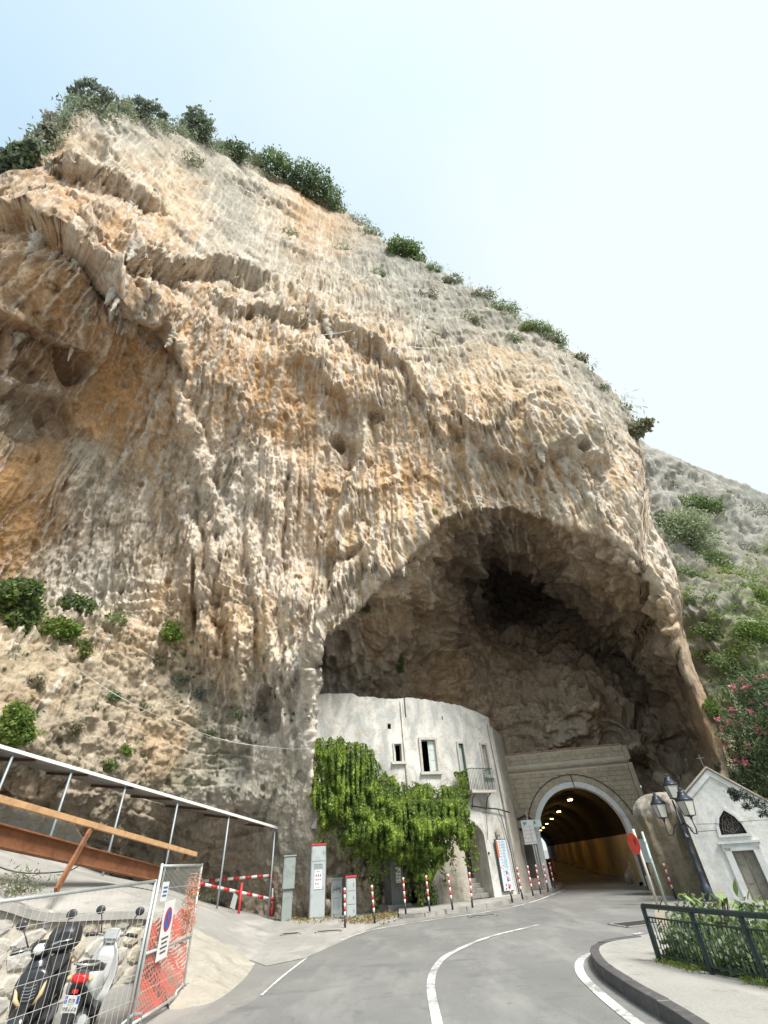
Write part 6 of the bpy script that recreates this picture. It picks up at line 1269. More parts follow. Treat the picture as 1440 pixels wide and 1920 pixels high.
    for s in (-1, 1):
        b = MB(); b.tube([(.325, s * .22, 1.05), (.29, s * .38, 1.04)], .024, 8); b.build('grip', GL, hb); b = MB(); b.tube([(.37, s * .2, 1.05), (.36, s * .36, 1.05)], .009, 5); b.build('brake_lever', C, hb)
        b = MB(); b.tube([(.33, s * .17, 1.06), (.36, s * .22, 1.18), (.37, s * .27, 1.28)], .009, 6); mr = b.build('mirror_stalk', GL, o); b = MB(); b.ball((.37, s * .30, 1.33), .07, 8, (.3, 1.0, .8)); b.build('mirror', GL if mbody is not MATS.get('scooter_grey') else M_CABD, mr)
    b = MB(); b.loft([sec(-.99, .11, .68, .78, 12), sec(-1.02, .10, .69, .775, 12), sec(-1.035, .06, .71, .76, 12)]); b.build('tail_light', simple('red_lens', (.55, .02, .02), .2, spec=.7), o)
    for s in (-1, 1): b = MB(); b.ball((-.97, s * .13, .73), .04, 7, (1.1, .8, .8)); b.build('indicator', MATS['amber_lens'], o)
    b = MB(); b.tube([(-.72, -.12, .84), (-.95, -.13, .86), (-1.02, 0, .86), (-.95, .13, .86), (-.72, .12, .84)], .014, 6); b.build('grab_rail', C, o)
    if case:
        b = MB(); b.loft([sec(x, hw, z0, z1) for x, hw, z0, z1 in ((-.62, .14, .92, 1.12), (-.68, .2, .88, 1.19), (-.85, .22, .87, 1.22), (-1.02, .2, .88, 1.18), (-1.08, .14, .92, 1.12))]); tc_ = b.build('top_case', GL, o)
        b = MB(); b.box((-1.06, 0, 1.04), (.03, .3, .06)); b.build('reflector', MATS['red_lens'], tc_)
    if plate:
        b = MB(); b.box((-1.015, 0, .50), (.008, .178, .17), mat=Matrix.Rotation(-.25, 3, 'Y')); pl_ = b.build('number_plate', M_PAPER, o)
        for s in (-1, 1): b = MB(); b.box((-1.030, s * .07, .545), (.003, .03, .075), mat=Matrix.Rotation(-.25, 3, 'Y')); b.build('blue_band', M_BLUE, pl_)
        rt = (D2R(90 - 14), 0, -math.pi / 2); text(pl_, 'plate_text', plate[0], .075, (-1.034, 0, .545), rt, M_INK, .001); text(pl_, 'plate_text', plate[1], .068, (-1.017, 0, .465), rt, M_INK, .001)
        b = MB(); b.box((-1.0, .0, .615), (.02, .07, .035)); b.build('reflector', MATS['red_lens'], o)
    if minner:
        b = MB(); b.loft([[(x - .02 * math.cos(a) * 1, hw * math.sin(a), z) for a in [2 * math.pi * k / 12 for k in range(12)]] for z, hw, x in ((.45, .08, .36), (.6, .12, .36), (.8, .12, .325), (.93, .08, .31))]); ip = b.build('inner_shield', minner, o)
        b = MB(); b.lathe([(.001, 0), (.055, 0), (.055, .006), (.001, .006)], 16, c=(.325, 0, .72), mat=Matrix.Rotation(-math.pi / 2, 3, 'Y')); b.build('round_sticker', simple('green_print', (.06, .24, .14), .5), ip)
        b = MB(); b.box((.30, 0, 1.06), (.14, .18, .10)); b.build('fly_screen', simple('smoke_grey', (.42, .46, .47), .3), o)
    return o
M_SBLK = simple('scooter_black', (.018, .02, .024), .25, var=.15, spec=.7); M_SWHT = simple('scooter_white', (.62, .64, .64), .3, var=.06, spec=.6); M_SGRY = simple('scooter_grey', (.42, .40, .42), .35, var=.08, spec=.6); M_SDK = simple('scooter_dark_grey', (.10, .10, .105), .45, var=.1)
def between(front, rear): m_ = (front + rear) / 2; d = front - rear; return (m_[0], m_[1], 0), math.atan2(d[1], d[0])
l_, r_ = between(hd(68, 1800, 9.25)[:2], hd(141, 1760, 11.1)[:2]); scooter((l_[0], l_[1], -.02), r_, 'black scooter facing the viewer with a black top case', M_SBLK, M_SBLK, None, True, None, .12)
l_, r_ = between(hd(215, 1745, 11.3)[:2], hd(134, 1850, 9.35)[:2]); scooter((l_[0], l_[1], -.03), r_, 'white and grey scooter seen from behind with a number plate', M_SWHT, M_SDK, M_SWHT, False, ('EB', '94225'), .10)
# cables over the scree and the house corner
b = MB(); b.tube(spline([on_cliff(80, 1205, .6), on_cliff(230, 1310, 1.6), on_cliff(400, 1385, 1.2), on_cliff(520, 1402, .8), on_cliff(580, 1406, .5)], 6), .010, 5); o = b.build('steel_cable', M_GALV); tag(o, 'long thin steel cable slung across the lower rock slope', 'cable')
for k, P in enumerate(([(520, 640), (640, 560), (700, 470)], [(600, 640), (760, 610), (860, 540)], [(700, 660), (860, 650), (960, 600)], [(800, 700), (960, 700), (1060, 665)], [(900, 740), (1050, 750), (1130, 720)], [(660, 560), (690, 660)], [(800, 520), (780, 640), (775, 700)], [(940, 600), (1000, 690), (1040, 760)], [(1040, 660), (1090, 740), (1150, 800)])):
    b = MB(); pts = []
    for a, c in zip(P[:-1], P[1:]):
        for i in range(6): pts.append(on_cliff(a[0] + (c[0] - a[0]) * i / 6, a[1] + (c[1] - a[1]) * i / 6, .35))
    b.tube(spline(pts[::2], 3), .013, 4, False); o = b.build('net_cable', M_GALV); tag(o, 'thin steel cable pinned over the grey upper rock face, ' + ['rising below the biggest tree', 'under the lone round bush', 'long one below the middle skyline', 'crossing above the cave lip', 'lowest, towards the right edge', 'short steep one left of centre', 'hanging straight down in the middle', 'falling steeply right of centre', 'rightmost, along the skyline'][k], 'cable', 'rockfall net cables on the upper face')
# ------------------------------------------------------------------ plants
def leaf_mat(name, rough=.55, trans=.48):
    t = NT(name); a = t.n('ShaderNodeAttribute'); a.attribute_name = 'Col'; tr = t.n('ShaderNodeBsdfTranslucent'); mixs = t.n('ShaderNodeMixShader'); mixs.inputs[0].default_value = trans
    t.l(a.outputs['Color'], t.b.inputs['Base Color']); t.b.inputs['Roughness'].default_value = rough; t.b.inputs['Specular IOR Level'].default_value = .25
    t.l(a.outputs['Color'], tr.inputs[0]); out = t.t.nodes['Material Output']; t.l(t.b.outputs[0], mixs.inputs[1]); t.l(tr.outputs[0], mixs.inputs[2]); t.l(mixs.outputs[0], out.inputs[0]); return t.m
M_LEAF = leaf_mat('leaves'); M_BARK = simple('bark', (.13, .10, .075), .9, var=.3, scale=6, bump=.4)
RS = np.random.RandomState(11)
def leaves(points, size, tones, aspect=1.8, droop=0.0, jitter=.35, bend=True):
    """leaf shaped quads (folded along the rib) at points; tones: list of colours"""
    n = len(points); d = RS.normal(size=(n, 3)); d[:, 2] -= droop * 2; d /= np.linalg.norm(d, axis=1)[:, None]
    q = RS.normal(size=(n, 3)); q -= (q * d).sum(1)[:, None] * d; q /= np.linalg.norm(q, axis=1)[:, None]
    L_ = size * (1 + jitter * RS.uniform(-1, 1, n))[:, None]; W_ = L_ / aspect; nn = np.cross(d, q)
    p = np.asarray(points); V = np.stack([p - d * L_ * .5, p + q * W_ * .5 + nn * W_ * .12, p + d * L_ * .5, p - q * W_ * .5 + nn * W_ * .12], 1).reshape(-1, 3)
    T = np.array(tones)[RS.randint(0, len(tones), n)] * (1 + .25 * RS.uniform(-1, 1, (n, 1))); C = np.repeat(T, 4, 0)
    return V, np.arange(n * 4).reshape(n, 4), np.clip(C, .005, .9)
def blob_points(blobs, n, shell=.55):
    vol = np.array([b[1][0] * b[1][1] * b[1][2] for b in blobs]) ** .8; cnt = RS.multinomial(n, vol / vol.sum()); P = []
    for (c, r), k in zip(blobs, cnt):
        d = RS.normal(size=(k, 3)); d /= np.linalg.norm(d, axis=1)[:, None] + 1e-9; rad = RS.uniform(0, 1, (k, 1)) ** (1 / 3.0); rad = np.where(RS.uniform(0, 1, (k, 1)) < shell, .75 + .35 * RS.uniform(0, 1, (k, 1)) ** 2, rad)
        lump = 1 + .48 * pn(d * 1.9 + np.array(c) * .7)[:, None] + .34 * pn(d * 4.5 + np.array(c))[:, None] + .12 * RS.normal(size=(k, 1)) ** 3 * .3
        P.append(np.array(c) + d * rad * np.array(r) * lump)
    return np.concatenate(P)
DARK = [(.125, .185, .095), (.165, .23, .11), (.19, .255, .125), (.135, .18, .105)]; MIDG = [(.13, .215, .05), (.18, .275, .065), (.23, .31, .085), (.105, .175, .05)]; BRI = [(.18, .28, .06), (.23, .33, .07), (.14, .22, .05), (.28, .34, .10)]
OLIV = [(.19, .25, .14), (.24, .30, .18), (.15, .20, .11), (.29, .34, .22)]; DRY = [(.22, .20, .13), (.28, .25, .17), (.17, .17, .10), (.20, .17, .12)]; BLUG = [(.20, .25, .21), (.26, .31, .26), (.17, .21, .175), (.29, .32, .25)]
def mpp(p): return ((np.array(p) - EYE) @ FWD) / FPX
def shrub(name, base, blobs_px, n, leaf, tones, label, cat='shrub', group=None, depth=.8, stems=True, aspect=1.8, droop=0.0, shell=.5, lift=0.0):
    """base: world point; blobs_px: (dx, dy, rx, ry) measured in photo pixels from the base, turned into metres there"""
    base = np.array(base, float); s = mpp(base); o = empty(name, base, 0, label, cat, group); bl = []
    for dx, dy, rx, ry in blobs_px: bl.append((RGT * dx * s - UPV * dy * s + np.array([0, 0, lift]), (rx * s, min(rx, ry) * s * depth, ry * s)))
    V, Q, C = leaves(blob_points(bl, n, shell), leaf, tones, aspect, droop)
    link_mesh('foliage', np_mesh('foliage', V, Q, C, False), M_LEAF, o)
    if stems:
        for c, r in bl[:6]:
            b = MB(); c = np.array(c); mid = c * .5 + RS.normal(size=3) * .12 * np.linalg.norm(c); b.tube(spline([(0, 0, -.25), mid, c, c + np.array([0, 0, r[2] * .5])], 3), .04, 5, False, rs=None)
            for k in range(7): e = c + RS.normal(size=3) * np.array(r) * .6; b.tube([mid * .6 + c * .4, e], .5 * min(.03, s * .4), 4, False)
            b.build('stem', M_BARK, o)
    return o
RIMX, RIMY = [p[0] for p in RIM], [p[1] for p in RIM]
def rim(px, dn=6): return on_cliff(px, np.interp(px, RIMX, RIMY) + dn)
GT = 'shrubs along the top of the cliff'
shrub('tree', rim(165), [(-30, -34, 12, 10), (-18, -46, 12, 8), (0, -50, 14, 9), (14, -40, 12, 8), (30, -32, 14, 9), (42, -20, 12, 8), (-6, -26, 22, 9), (-34, -16, 10, 8), (16, -16, 24, 8)], 800, .30, BLUG, 'airy grey green tree on the highest knob of the cliff', 'tree', GT, shell=.3)
shrub('shrub', rim(258), [(-34, -18, 12, 8), (-18, -26, 12, 8), (2, -30, 12, 9), (18, -24, 12, 8), (32, -18, 12, 9), (46, -4, 10, 8), (0, -10, 30, 7)], 1000, .32, BLUG, 'thin airy scrub right of the highest tree', 'shrub', GT, shell=.3)
shrub('tree', rim(365), [(0, -48, 20, 16), (-12, -30, 18, 16), (15, -28, 20, 18), (0, -10, 30, 18)], 2200, .36, DARK + BLUG, 'dark upright bush standing clear of the skyline left of centre', 'tree', GT)
shrub('shrub', rim(430), [(-15, -12, 22, 16), (15, -10, 24, 18), (0, 0, 30, 12)], 1900, .36, DARK + [(.11, .11, .06)], 'dull brown green bush between the dark bush and the big green trees', 'shrub', GT)
shrub('tree', rim(500), [(-20, -20, 20, 18), (8, -30, 22, 18), (30, -16, 20, 18), (0, -6, 34, 14)], 2600, .34, MIDG + DARK, 'green leafy tree just left of the biggest green tree', 'tree', GT)
shrub('tree', rim(580, 14), [(-35, -42, 22, 22), (-10, -46, 26, 26), (18, -34, 24, 26), (40, -8, 20, 26), (52, 18, 14, 22), (0, -15, 36, 22)], 5200, .36, DARK + [(.05, .09, .03), (.07, .12, .035)], 'biggest dense dark green tree on the skyline', 'tree', GT, shell=.6)
shrub('tree', rim(18, 0), [(-10, -20, 34, 26), (25, -42, 24, 26), (-30, 10, 30, 22), (45, -60, 16, 18), (10, 0, 36, 20)], 3600, .36, DARK + BLUG, 'dark green trees at the left edge of the skyline', 'tree', GT)
shrub('shrub', rim(82, 4), [(0, -6, 20, 26), (12, -28, 12, 16), (-14, 10, 14, 16)], 1500, .30, DRY + BLUG, 'greyish dry bush clinging left of the highest knob', 'shrub', GT, shell=.3)
b = MB(); p = rim(96, 0); s = mpp(p); rr = random.Random(9)
def twig(a, d, l, lv):
    e = a + d * l; b.tube([a, a + d * l * .5 + np.array([rr.uniform(-.1, .1) for _ in range(3)]) * l * .3, e], .02 * (lv + 1), 4, False)
    if lv > 0:
        for k in range(3): v = d + np.array([rr.uniform(-.6, .6), rr.uniform(-.6, .6), rr.uniform(-.2, .5)]); twig(a + d * l * rr.uniform(.5, 1), v / np.linalg.norm(v), l * .62, lv - 1)
for k in range(6): v = UPV + RGT * rr.uniform(-.8, .4); twig(p, v / np.linalg.norm(v), 22 * s, 3)
o = b.build('bare_shrub', simple('bare_twigs', (.30, .28, .25), .9)); tag(o, 'leafless grey shrub left of the highest tree', 'shrub', GT)
for px, w_, n, tn, lab in ((672, 22, 600, DRY + OLIV, 'low yellow green tuft right of the biggest tree'), (700, 16, 400, OLIV, 'small pale tuft below the gap in the skyline trees'), (812, 16, 420, MIDG + OLIV, 'small tuft right of the lone round bush'), (850, 18, 420, OLIV + DRY, 'tuft on the falling skyline near its middle'),
                         (905, 22, 520, OLIV + DRY, 'loose grey green tuft halfway down the skyline'), (948, 24, 600, OLIV + MIDG, 'green tuft above the pale grass clump'), (1038, 22, 460, DRY + OLIV, 'brownish tuft right of the pale grass clump'), (1085, 14, 260, DRY, 'small dry tuft low on the skyline'), (610, 20, 400, DRY, 'dry grass below the biggest tree')):
    shrub('shrub', rim(px, 5), [(0, -5, w_, w_ * .6), (-w_ * .6, 0, w_ * .6, w_ * .45), (w_ * .6, 2, w_ * .6, w_ * .5)], n, .30, tn, lab, 'shrub', GT, stems=False, aspect=3)
shrub('shrub', rim(758, 8), [(-14, -22, 20, 18), (12, -16, 20, 18), (28, 6, 14, 14), (0, -4, 28, 14)], 2300, .32, MIDG + DARK, 'lone round green bush at the middle of the skyline', 'shrub', GT)
shrub('grass_clump', rim(1005, 8), [(-15, -6, 18, 12), (8, -2, 22, 14), (24, 10, 16, 14)], 1700, .42, [(.20, .27, .10), (.26, .30, .13), (.16, .22, .08)], 'pale green grass clump on the lower skyline', 'grass', GT, stems=False, aspect=7)
shrub('tree', on_cliff(1192, 822), [(8, -20, 20, 12), (22, -30, 14, 10), (0, -8, 16, 12)], 520, .34, OLIV + DRY, 'sparse pale tree at the lowest end of the skyline', 'tree', GT, shell=.3)
# scrub scattered on the rock
GS = 'tufts on the rock face'
for px, py, w_, n, tn, lab in ((540, 440, 20, 300, OLIV, 'olive tuft on the upper face below the green tree'), (470, 300, 28, 460, DRY + OLIV, 'dry scrub on the shoulder of the upper face'), (350, 310, 30, 420, DRY + OLIV, 'grey scrub below the dark upright bush'), (640, 470, 20, 240, OLIV, 'tuft under the skyline right of the biggest tree'), (710, 520, 18, 240, OLIV, 'tuft on the netted slope upper left'), (800, 560, 22, 260, DRY, 'dry tuft on the netted slope'), (880, 600, 20, 260, OLIV + DRY, 'tuft on the netted slope centre'), (960, 640, 18, 240, OLIV, 'tuft on the netted slope below the pale grass'),
                              (230, 1410, 14, 260, BRI, 'bright tuft on the lower slope above the canopy'), (205, 1435, 16, 280, BRI + OLIV, 'second bright tuft just above the canopy'), (335, 1275, 22, 380, OLIV + BLUG, 'grey tuft at the head of the netted scree'), (370, 1300, 20, 340, BLUG, 'bluish tuft in the middle of the netted scree'), (270, 1325, 18, 300, OLIV, 'olive tuft left on the netted scree'), (440, 1345, 16, 260, OLIV, 'olive tuft right on the netted scree'), (480, 1330, 20, 260, BLUG + DRY, 'dark tuft by the shaded hollow'), (210, 1310, 16, 300, DARK + OLIV, 'dark tuft at the cable on the scree'), (130, 1370, 22, 300, DRY, 'dry tuft above the canopy left'), (390, 1380, 20, 300, DRY + OLIV, 'dry tuft low on the netted scree'),
                              (300, 1240, 18, 260, DRY, 'dry tuft under the bright green clump'), (215, 1168, 24, 460, OLIV + BRI, 'flowering grey green tuft at the wall foot'), (60, 1290, 20, 260, DRY, 'dry tuft on the ochre slope'), (690, 1155, 18, 420, DARK, 'dark fern at the left lip of the cave'), (812, 968, 8, 90, BRI, 'tiny green tuft at the cave lip')):
    shrub('tuft', on_cliff(px, py), [(0, -3, w_, w_ * .6), (w_ * .5, 2, w_ * .5, w_ * .4)], n, .16 if py > 900 else .3, tn, lab, 'plant', GS, stems=False, aspect=3)
shrub('ivy_bush', on_cliff(25, 1155), [(0, -35, 34, 28), (10, 10, 34, 40), (-25, 0, 24, 50), (30, -40, 22, 16)], 4200, .20, DARK + MIDG, 'dense dark green ivy at the left edge of the slope', 'shrub', aspect=1.3)
shrub('shrub', on_cliff(108, 1192), [(0, -8, 34, 20), (-20, 10, 20, 16), (26, -4, 18, 14)], 1900, .18, BRI + MIDG, 'bright green bush beside the dark ivy', 'shrub')
shrub('shrub', on_cliff(140, 1135), [(0, -4, 28, 14), (20, 6, 20, 12)], 1000, .18, OLIV + MIDG, 'olive bush above the bright green bush', 'shrub')
shrub('shrub', on_cliff(152, 1228), [(0, -4, 16, 20)], 480, .16, BRI + DRY, 'yellowish bush below the bright green bush', 'shrub')
shrub('shrub', on_cliff(320, 1194), [(0, -8, 16, 18), (10, 2, 14, 10), (-10, 2, 12, 10)], 1000, .17, BRI, 'bright lime green clump at the foot of the streaked wall', 'shrub')
shrub('shrub', on_cliff(12, 1370), [(0, -8, 30, 34), (18, 16, 20, 18)], 2000, .17, MIDG + BRI, 'green bush at the left edge just above the canopy', 'shrub')
shrub('hanging_ivy', on_cliff(760, 1245, .3), [(0, -32, 9, 16), (0, 0, 8, 24), (1, 30, 9, 26)], 1500, .16, DARK + MIDG, 'narrow curtain of ivy hanging in the cave above the house', 'ivy', stems=False, droop=1)
shrub('hanging_ivy', on_cliff(598, 1268, .3), [(0, -8, 12, 26), (4, 16, 12, 14)], 1000, .16, DARK + MIDG, 'ivy in the cave corner at the left end of the house', 'ivy', stems=False, droop=1)
shrub('ivy_bush', on_cliff(1352, 1335, .2), [(0, -10, 14, 18), (8, 12, 12, 16)], 700, .14, MIDG, 'small ivy patch low on the outer edge of the cave', 'ivy', stems=False)
# hillside scrub
GH = 'scrub on the hillside'
shrub('shrub', on_hill(1290, 1000), [(-35, -15, 36, 34), (10, -38, 40, 30), (40, -5, 34, 30), (0, 12, 48, 26), (-10, -30, 30, 26), (30, -28, 26, 22)], 6500, .22, [(.30, .37, .22), (.36, .42, .27), (.24, .31, .18), (.40, .44, .30)], 'big pale olive bush on the hillside beside the cave', 'shrub', GH, shell=.6)
shrub('shrub', on_hill(1300, 955), [(0, -10, 40, 16), (30, 0, 24, 14)], 1500, .26, MIDG + DARK, 'darker green bush behind the big olive bush', 'shrub', GH)
shrub('shrub', on_hill(1350, 1040), [(0, -6, 34, 20), (26, 12, 22, 16)], 1500, .22, MIDG + OLIV, 'green bush right below the big olive bush', 'shrub', GH)
for px, py, w_, n, tn, lab in ((1380, 1070, 26, 800, BRI, 'bright creeper right of the olive bush'), (1410, 1115, 32, 1100, BRI + MIDG, 'bright creeper patch at the right edge, upper'), (1300, 1060, 24, 600, OLIV, 'low grass under the big olive bush'), (1290, 1120, 18, 480, MIDG + OLIV, 'creeper on the ridge of the cave edge'), (1330, 1180, 24, 700, OLIV + MIDG, 'creeper in the middle of the hillside'), (1400, 1190, 34, 1200, MIDG, 'green creeper patch at the right edge, middle'), (1360, 1240, 30, 900, MIDG + OLIV, 'creeper above the pink flowers'), (1310, 1225, 16, 360, DRY + BRI, 'yellow tuft beside the outer cave edge'), (1420, 1250, 30, 1000, DARK + MIDG, 'dark creeper just above the oleander'), (1420, 1020, 26, 500, DRY + BLUG, 'grey scrub high at the right edge'), (1425, 960, 24, 400, DRY + OLIV, 'scrub under the hill crest'), (1250, 905, 14, 200, DRY, 'dry tuft high in the gully')):
    shrub('creeper', on_hill(px, py, .2), [(0, 0, w_, w_ * .6), (w_ * .5, 8, w_ * .6, w_ * .5), (-w_ * .5, -6, w_ * .5, w_ * .45)], n, .19, tn, lab, 'plant', GH, stems=False)
# vine over the rock and the house front
VINE = [(582, 1412), (588, 1394), (615, 1388), (640, 1385), (668, 1394), (690, 1402), (705, 1425), (720, 1448), (742, 1466), (775, 1475), (810, 1474), (838, 1478), (856, 1468), (859, 1445), (868, 1448), (872, 1480), (876, 1520), (884, 1556), (872, 1592), (850, 1585), (838, 1612), (815, 1640), (800, 1660), (782, 1650), (765, 1622), (735, 1612), (705, 1615), (690, 1600), (672, 1612), (660, 1588), (640, 1575), (628, 1548), (607, 1560), (596, 1540), (590, 1510), (582, 1480), (590, 1450), (596, 1428)]
def vine():
    n = 130000; x = RS.uniform(575, 892, n); y = RS.uniform(1380, 1690, n); sd = poly_sd(VINE, x.astype(np.float32), y.astype(np.float32)) + 10 * pn(np.stack([x / 14, y / 20, x * 0], 1)); k = sd > -3; x, y, sd = x[k], y[k], sd[k]
    a = np.array([azel(px, py) for px, py in zip(x, y)]); dw_ = np.interp(np.degrees(a[:, 0]), [h[0] for h in HP], [h[1] for h in HP]); dw_ = np.where(y > 1500, np.minimum(dw_, 24.6 + .0 * x), dw_)
    clump = pn(np.stack([x / 26, y / 34, x * 0 + 3], 1)) + .6 * pn(np.stack([x / 11, y / 16, x * 0 + 9], 1)); strand = np.abs(pn(np.stack([x / 9, y / 70, x * 0 + 5], 1)))
    bulge = np.clip(sd / 45, 0, 1) ** .6 * (.55 + .9 * ss(1470, 1580, y)) * (1 + .6 * clump) + .9 * (strand - .2)
    D = dw_ - .25 - np.maximum(bulge, 0) * RS.uniform(.55, 1.05, len(x)); d = np.stack([ray(px, py) for px, py in zip(x, y)]); P = EYE + d / np.hypot(d[:, 0], d[:, 1])[:, None] * D[:, None]
    m = RS.uniform(0, 1, len(x)) < np.clip(.55 + .8 * clump + .02 * sd, .08, 1); P, clump = P[m], clump[m]
    root = empty('climbing_vine', (P[:, 0].mean(), P[:, 1].mean(), .2), 0, 'large green climbing vine hanging over the rock and house front', 'vine'); base = np.array(root.location)
    young = ss(-.2, .6, clump); V, Q, C = leaves(P - base, .10, MIDG + [(.13, .22, .045), (.20, .30, .06), (.28, .30, .10), (.16, .26, .05)], 1.5, .6, .65); V2 = np.repeat(young, 4)[:, None]; C = C * (1 - .6 * V2) + np.array([.38, .50, .10]) * .65 * V2 * (C.mean(1) / C.mean())[:, None]
    link_mesh('foliage', np_mesh('foliage', V, Q, C, False), M_LEAF, root)
    # hanging strands with their own leaves
    SP = []; b = MB()
    for px, py, ln in [(604, 1540, 60), (612, 1545, 45), (655, 1570, 40), (668, 1590, 50), (690, 1595, 60), (700, 1600, 80), (706, 1610, 60), (736, 1600, 40), (780, 1630, 60), (790, 1640, 70), (800, 1640, 60), (806, 1640, 50), (870, 1575, 40), (880, 1560, 60), (888, 1565, 50), (640, 1560, 40), (625, 1545, 30), (760, 1610, 50), (720, 1605, 40), (845, 1580, 40), (830, 1610, 40), (588, 1420, 40), (600, 1530, 50)]:
        p = hd(px, py, 24.0 if px < 800 else 24.9); L_ = ln * mpp(p); c = [p + np.array([.06 * math.sin(k * 1.3 + px), .05 * math.cos(k * 1.1), -L_ * k / 8]) for k in range(9)]; q_ = MB(); q_.tube([q - base for q in c], .008, 4, False); q_.build('stem', M_BARK, root)
        t_ = RS.uniform(0, 1, int(26 * L_ / .5)); SP.append(np.array([[np.interp(t * 8, range(9), [q[k] for q in c]) for k in range(3)] for t in t_]) + RS.normal(size=(len(t_), 3)) * .06)
    V, Q, C = leaves(np.concatenate(SP) - base, .12, BRI + MIDG, 1.5, .5); link_mesh('hanging_shoots', np_mesh('hanging_shoots', V, Q, C, False), M_LEAF, root)
    b = MB()
    for x0 in (782, 792, 800): q = [hd(x0, 1700, 25.0), hd(x0 + 4, 1660, 24.9), hd(x0 - 12, 1610, 24.7), hd(x0 - 30, 1540, 24.5)]; b.tube([p - base for p in spline(q, 4)], .045, 6, False)
    b.build('trunk', M_BARK, root)
    tw = MB(); r_ = random.Random(5)
    for k in range(70):
        x0 = r_.uniform(690, 860); y0 = np.interp(x0, [690, 720, 745, 800, 860], [1405, 1448, 1468, 1476, 1468]); p = [hd(x0 + i * r_.uniform(-4, 6), y0 + 8 - i * r_.uniform(2, 9), 24.75 + .06 * max(0, (x0 - 757) / 10)) for i in range(4)]; tw.tube([q - base for q in p], .006, 3, False)
    t_ = tw.build('bare_twigs', MATS['bare_twigs'], root); t_['kind'] = 'stuff'
vine()
shrub('shrub', hd(806, 1660, 24.6) * np.array([1, 1, 0]) + np.array([0, 0, .25]), [(0, -10, 12, 18), (6, 6, 9, 12)], 700, .10, DARK + MIDG, 'small green bush at the pavement below the vine', 'shrub', stems=False)
# oleander with pink flowers
ol_base = hd(1412, 1560, 26.0); ol_base[2] = 0.6
def oleander():
    o = empty('oleander', ol_base, 0, 'tall oleander with pink flowers behind the chapel roof', 'shrub'); BL = []
    for px, py, r, d in ((1400, 1300, 40, 25.6), (1440, 1290, 40, 25.4), (1380, 1370, 34, 25.0), (1425, 1380, 46, 24.8), (1470, 1340, 50, 25), (1390, 1440, 36, 25.4), (1430, 1450, 44, 25.2), (1480, 1430, 50, 25), (1365, 1460, 24, 25.8), (1530, 1400, 50, 25), (1420, 1500, 40, 25.6)):
        p = hd(px, py, d); s = mpp(p); BL.append((p - ol_base, (r * s, r * s * .9, r * s)))
    V, Q, C = leaves(blob_points(BL, 15000, .35), .21, DARK + [(.07, .11, .06), (.09, .13, .08), (.05, .09, .05)], 5.5, .1); link_mesh('foliage', np_mesh('foliage', V, Q, C, False), M_LEAF, o)
    for c, r in BL[:8]: b = MB(); b.tube(spline([(0, 0, -.6), np.array(c) * .5 + RS.normal(size=3) * .2, np.array(c)], 4), .035, 5, False); b.build('stem', M_BARK, o)
    M_PINK = leaf_mat('pink_petals', .5, .3)
    for px, py in ((1399, 1288), (1418, 1273), (1377, 1293), (1375, 1287), (1412, 1317), (1437, 1320), (1406, 1286), (1391, 1273), (1375, 1332), (1371, 1343), (1363, 1353), (1356, 1367), (1384, 1373), (1377, 1382), (1420, 1370), (1424, 1372), (1433, 1373), (1403, 1398), (1397, 1431), (1381, 1425), (1360, 1397), (1347, 1348), (1388, 1357), (1395, 1358), (1418, 1362), (1411, 1335), (1433, 1268), (1370, 1354)):
        p = hd(px, py, 24.55 + RS.uniform(-.15, .5)) - ol_base; pts = p + RS.normal(size=(16, 3)) * .055; V, Q, C = leaves(pts, .10, [(.60, .17, .25), (.68, .28, .34), (.55, .14, .20)], 1.2); f = link_mesh('flower', np_mesh('flower', V, Q, C, False), M_PINK, o)
    BL = []
    for px, py, r in ((1372, 1484, 9), (1390, 1490, 12), (1408, 1500, 13), (1425, 1508, 12), (1378, 1495, 8), (1432, 1525, 9), (1400, 1512, 9)): p = hd(px, py, 21.2); s = mpp(p); BL.append((p - ol_base, (r * s, r * s, r * s * .7)))
    
    for B_ in BL: V, Q, C = leaves(blob_points([B_], 80, .1), .15, [(.03, .045, .035), (.045, .06, .045)], 5, .4); link_mesh('drooping_twig', np_mesh('drooping_twig', V, Q, C, False), M_LEAF, o)
    b = MB(); b.tube(spline([hd(1460, 1500, 21.6) - ol_base, hd(1425, 1495, 21.3) - ol_base, hd(1370, 1478, 21.2) - ol_base], 5), .012, 5, False); b.build('twig', M_BARK, o)
oleander()
# planting behind the railing
def planting():
    P = []; 
    for k in range(15000):
        t_ = RS.uniform(0, 4); i = min(int(t_), 3); p = RF[i] * (1 - t_ + i) + RF[i + 1] * (t_ - i); back = RS.uniform(.05, 1.5) ** 1.0; h = (.18 + .55 * RS.uniform() ** .7) * (1 + .25 * math.sin(t_ * 5)) * min(1, .5 + back)
        P.append((p[0] + back * .9, p[1] + back * .45, .08 + h * RS.uniform(.1, 1)))
    V, Q, C = leaves(np.array(P), .085, DARK + MIDG + OLIV + [(.30, .34, .24), (.24, .29, .18)], 1.6, .2); o = link_mesh('ground_cover', np_mesh('ground_cover', V, Q, C, False), M_LEAF); tag(o, 'dense mixed green planting behind the dark railing', kind='stuff')
planting()
lpb = RF[1] + np.array([.75, .9, .45]); bg_ = empty('broad_leaf_plant', lpb, 0, 'plant with broad pale green leaves rising above the railing', 'plant')
M_BROAD = simple('broad_leaf', (.17, .26, .07), .45, var=.35, scale=4)
def broad():
    b = MB(); b.loft([[(x, -w_, .10 * x * x * -2 + .05 * w_ * 4), (x, 0, -.18 * x * x), (x, w_, .10 * x * x * -2 + .05 * w_ * 4)] for x, w_ in ((0, .004), (.06, .035), (.15, .06), (.25, .05), (.33, .025), (.38, .002))], cap=False, closed=False); return b.mesh('leaf', M_BROAD)
bm_ = broad()
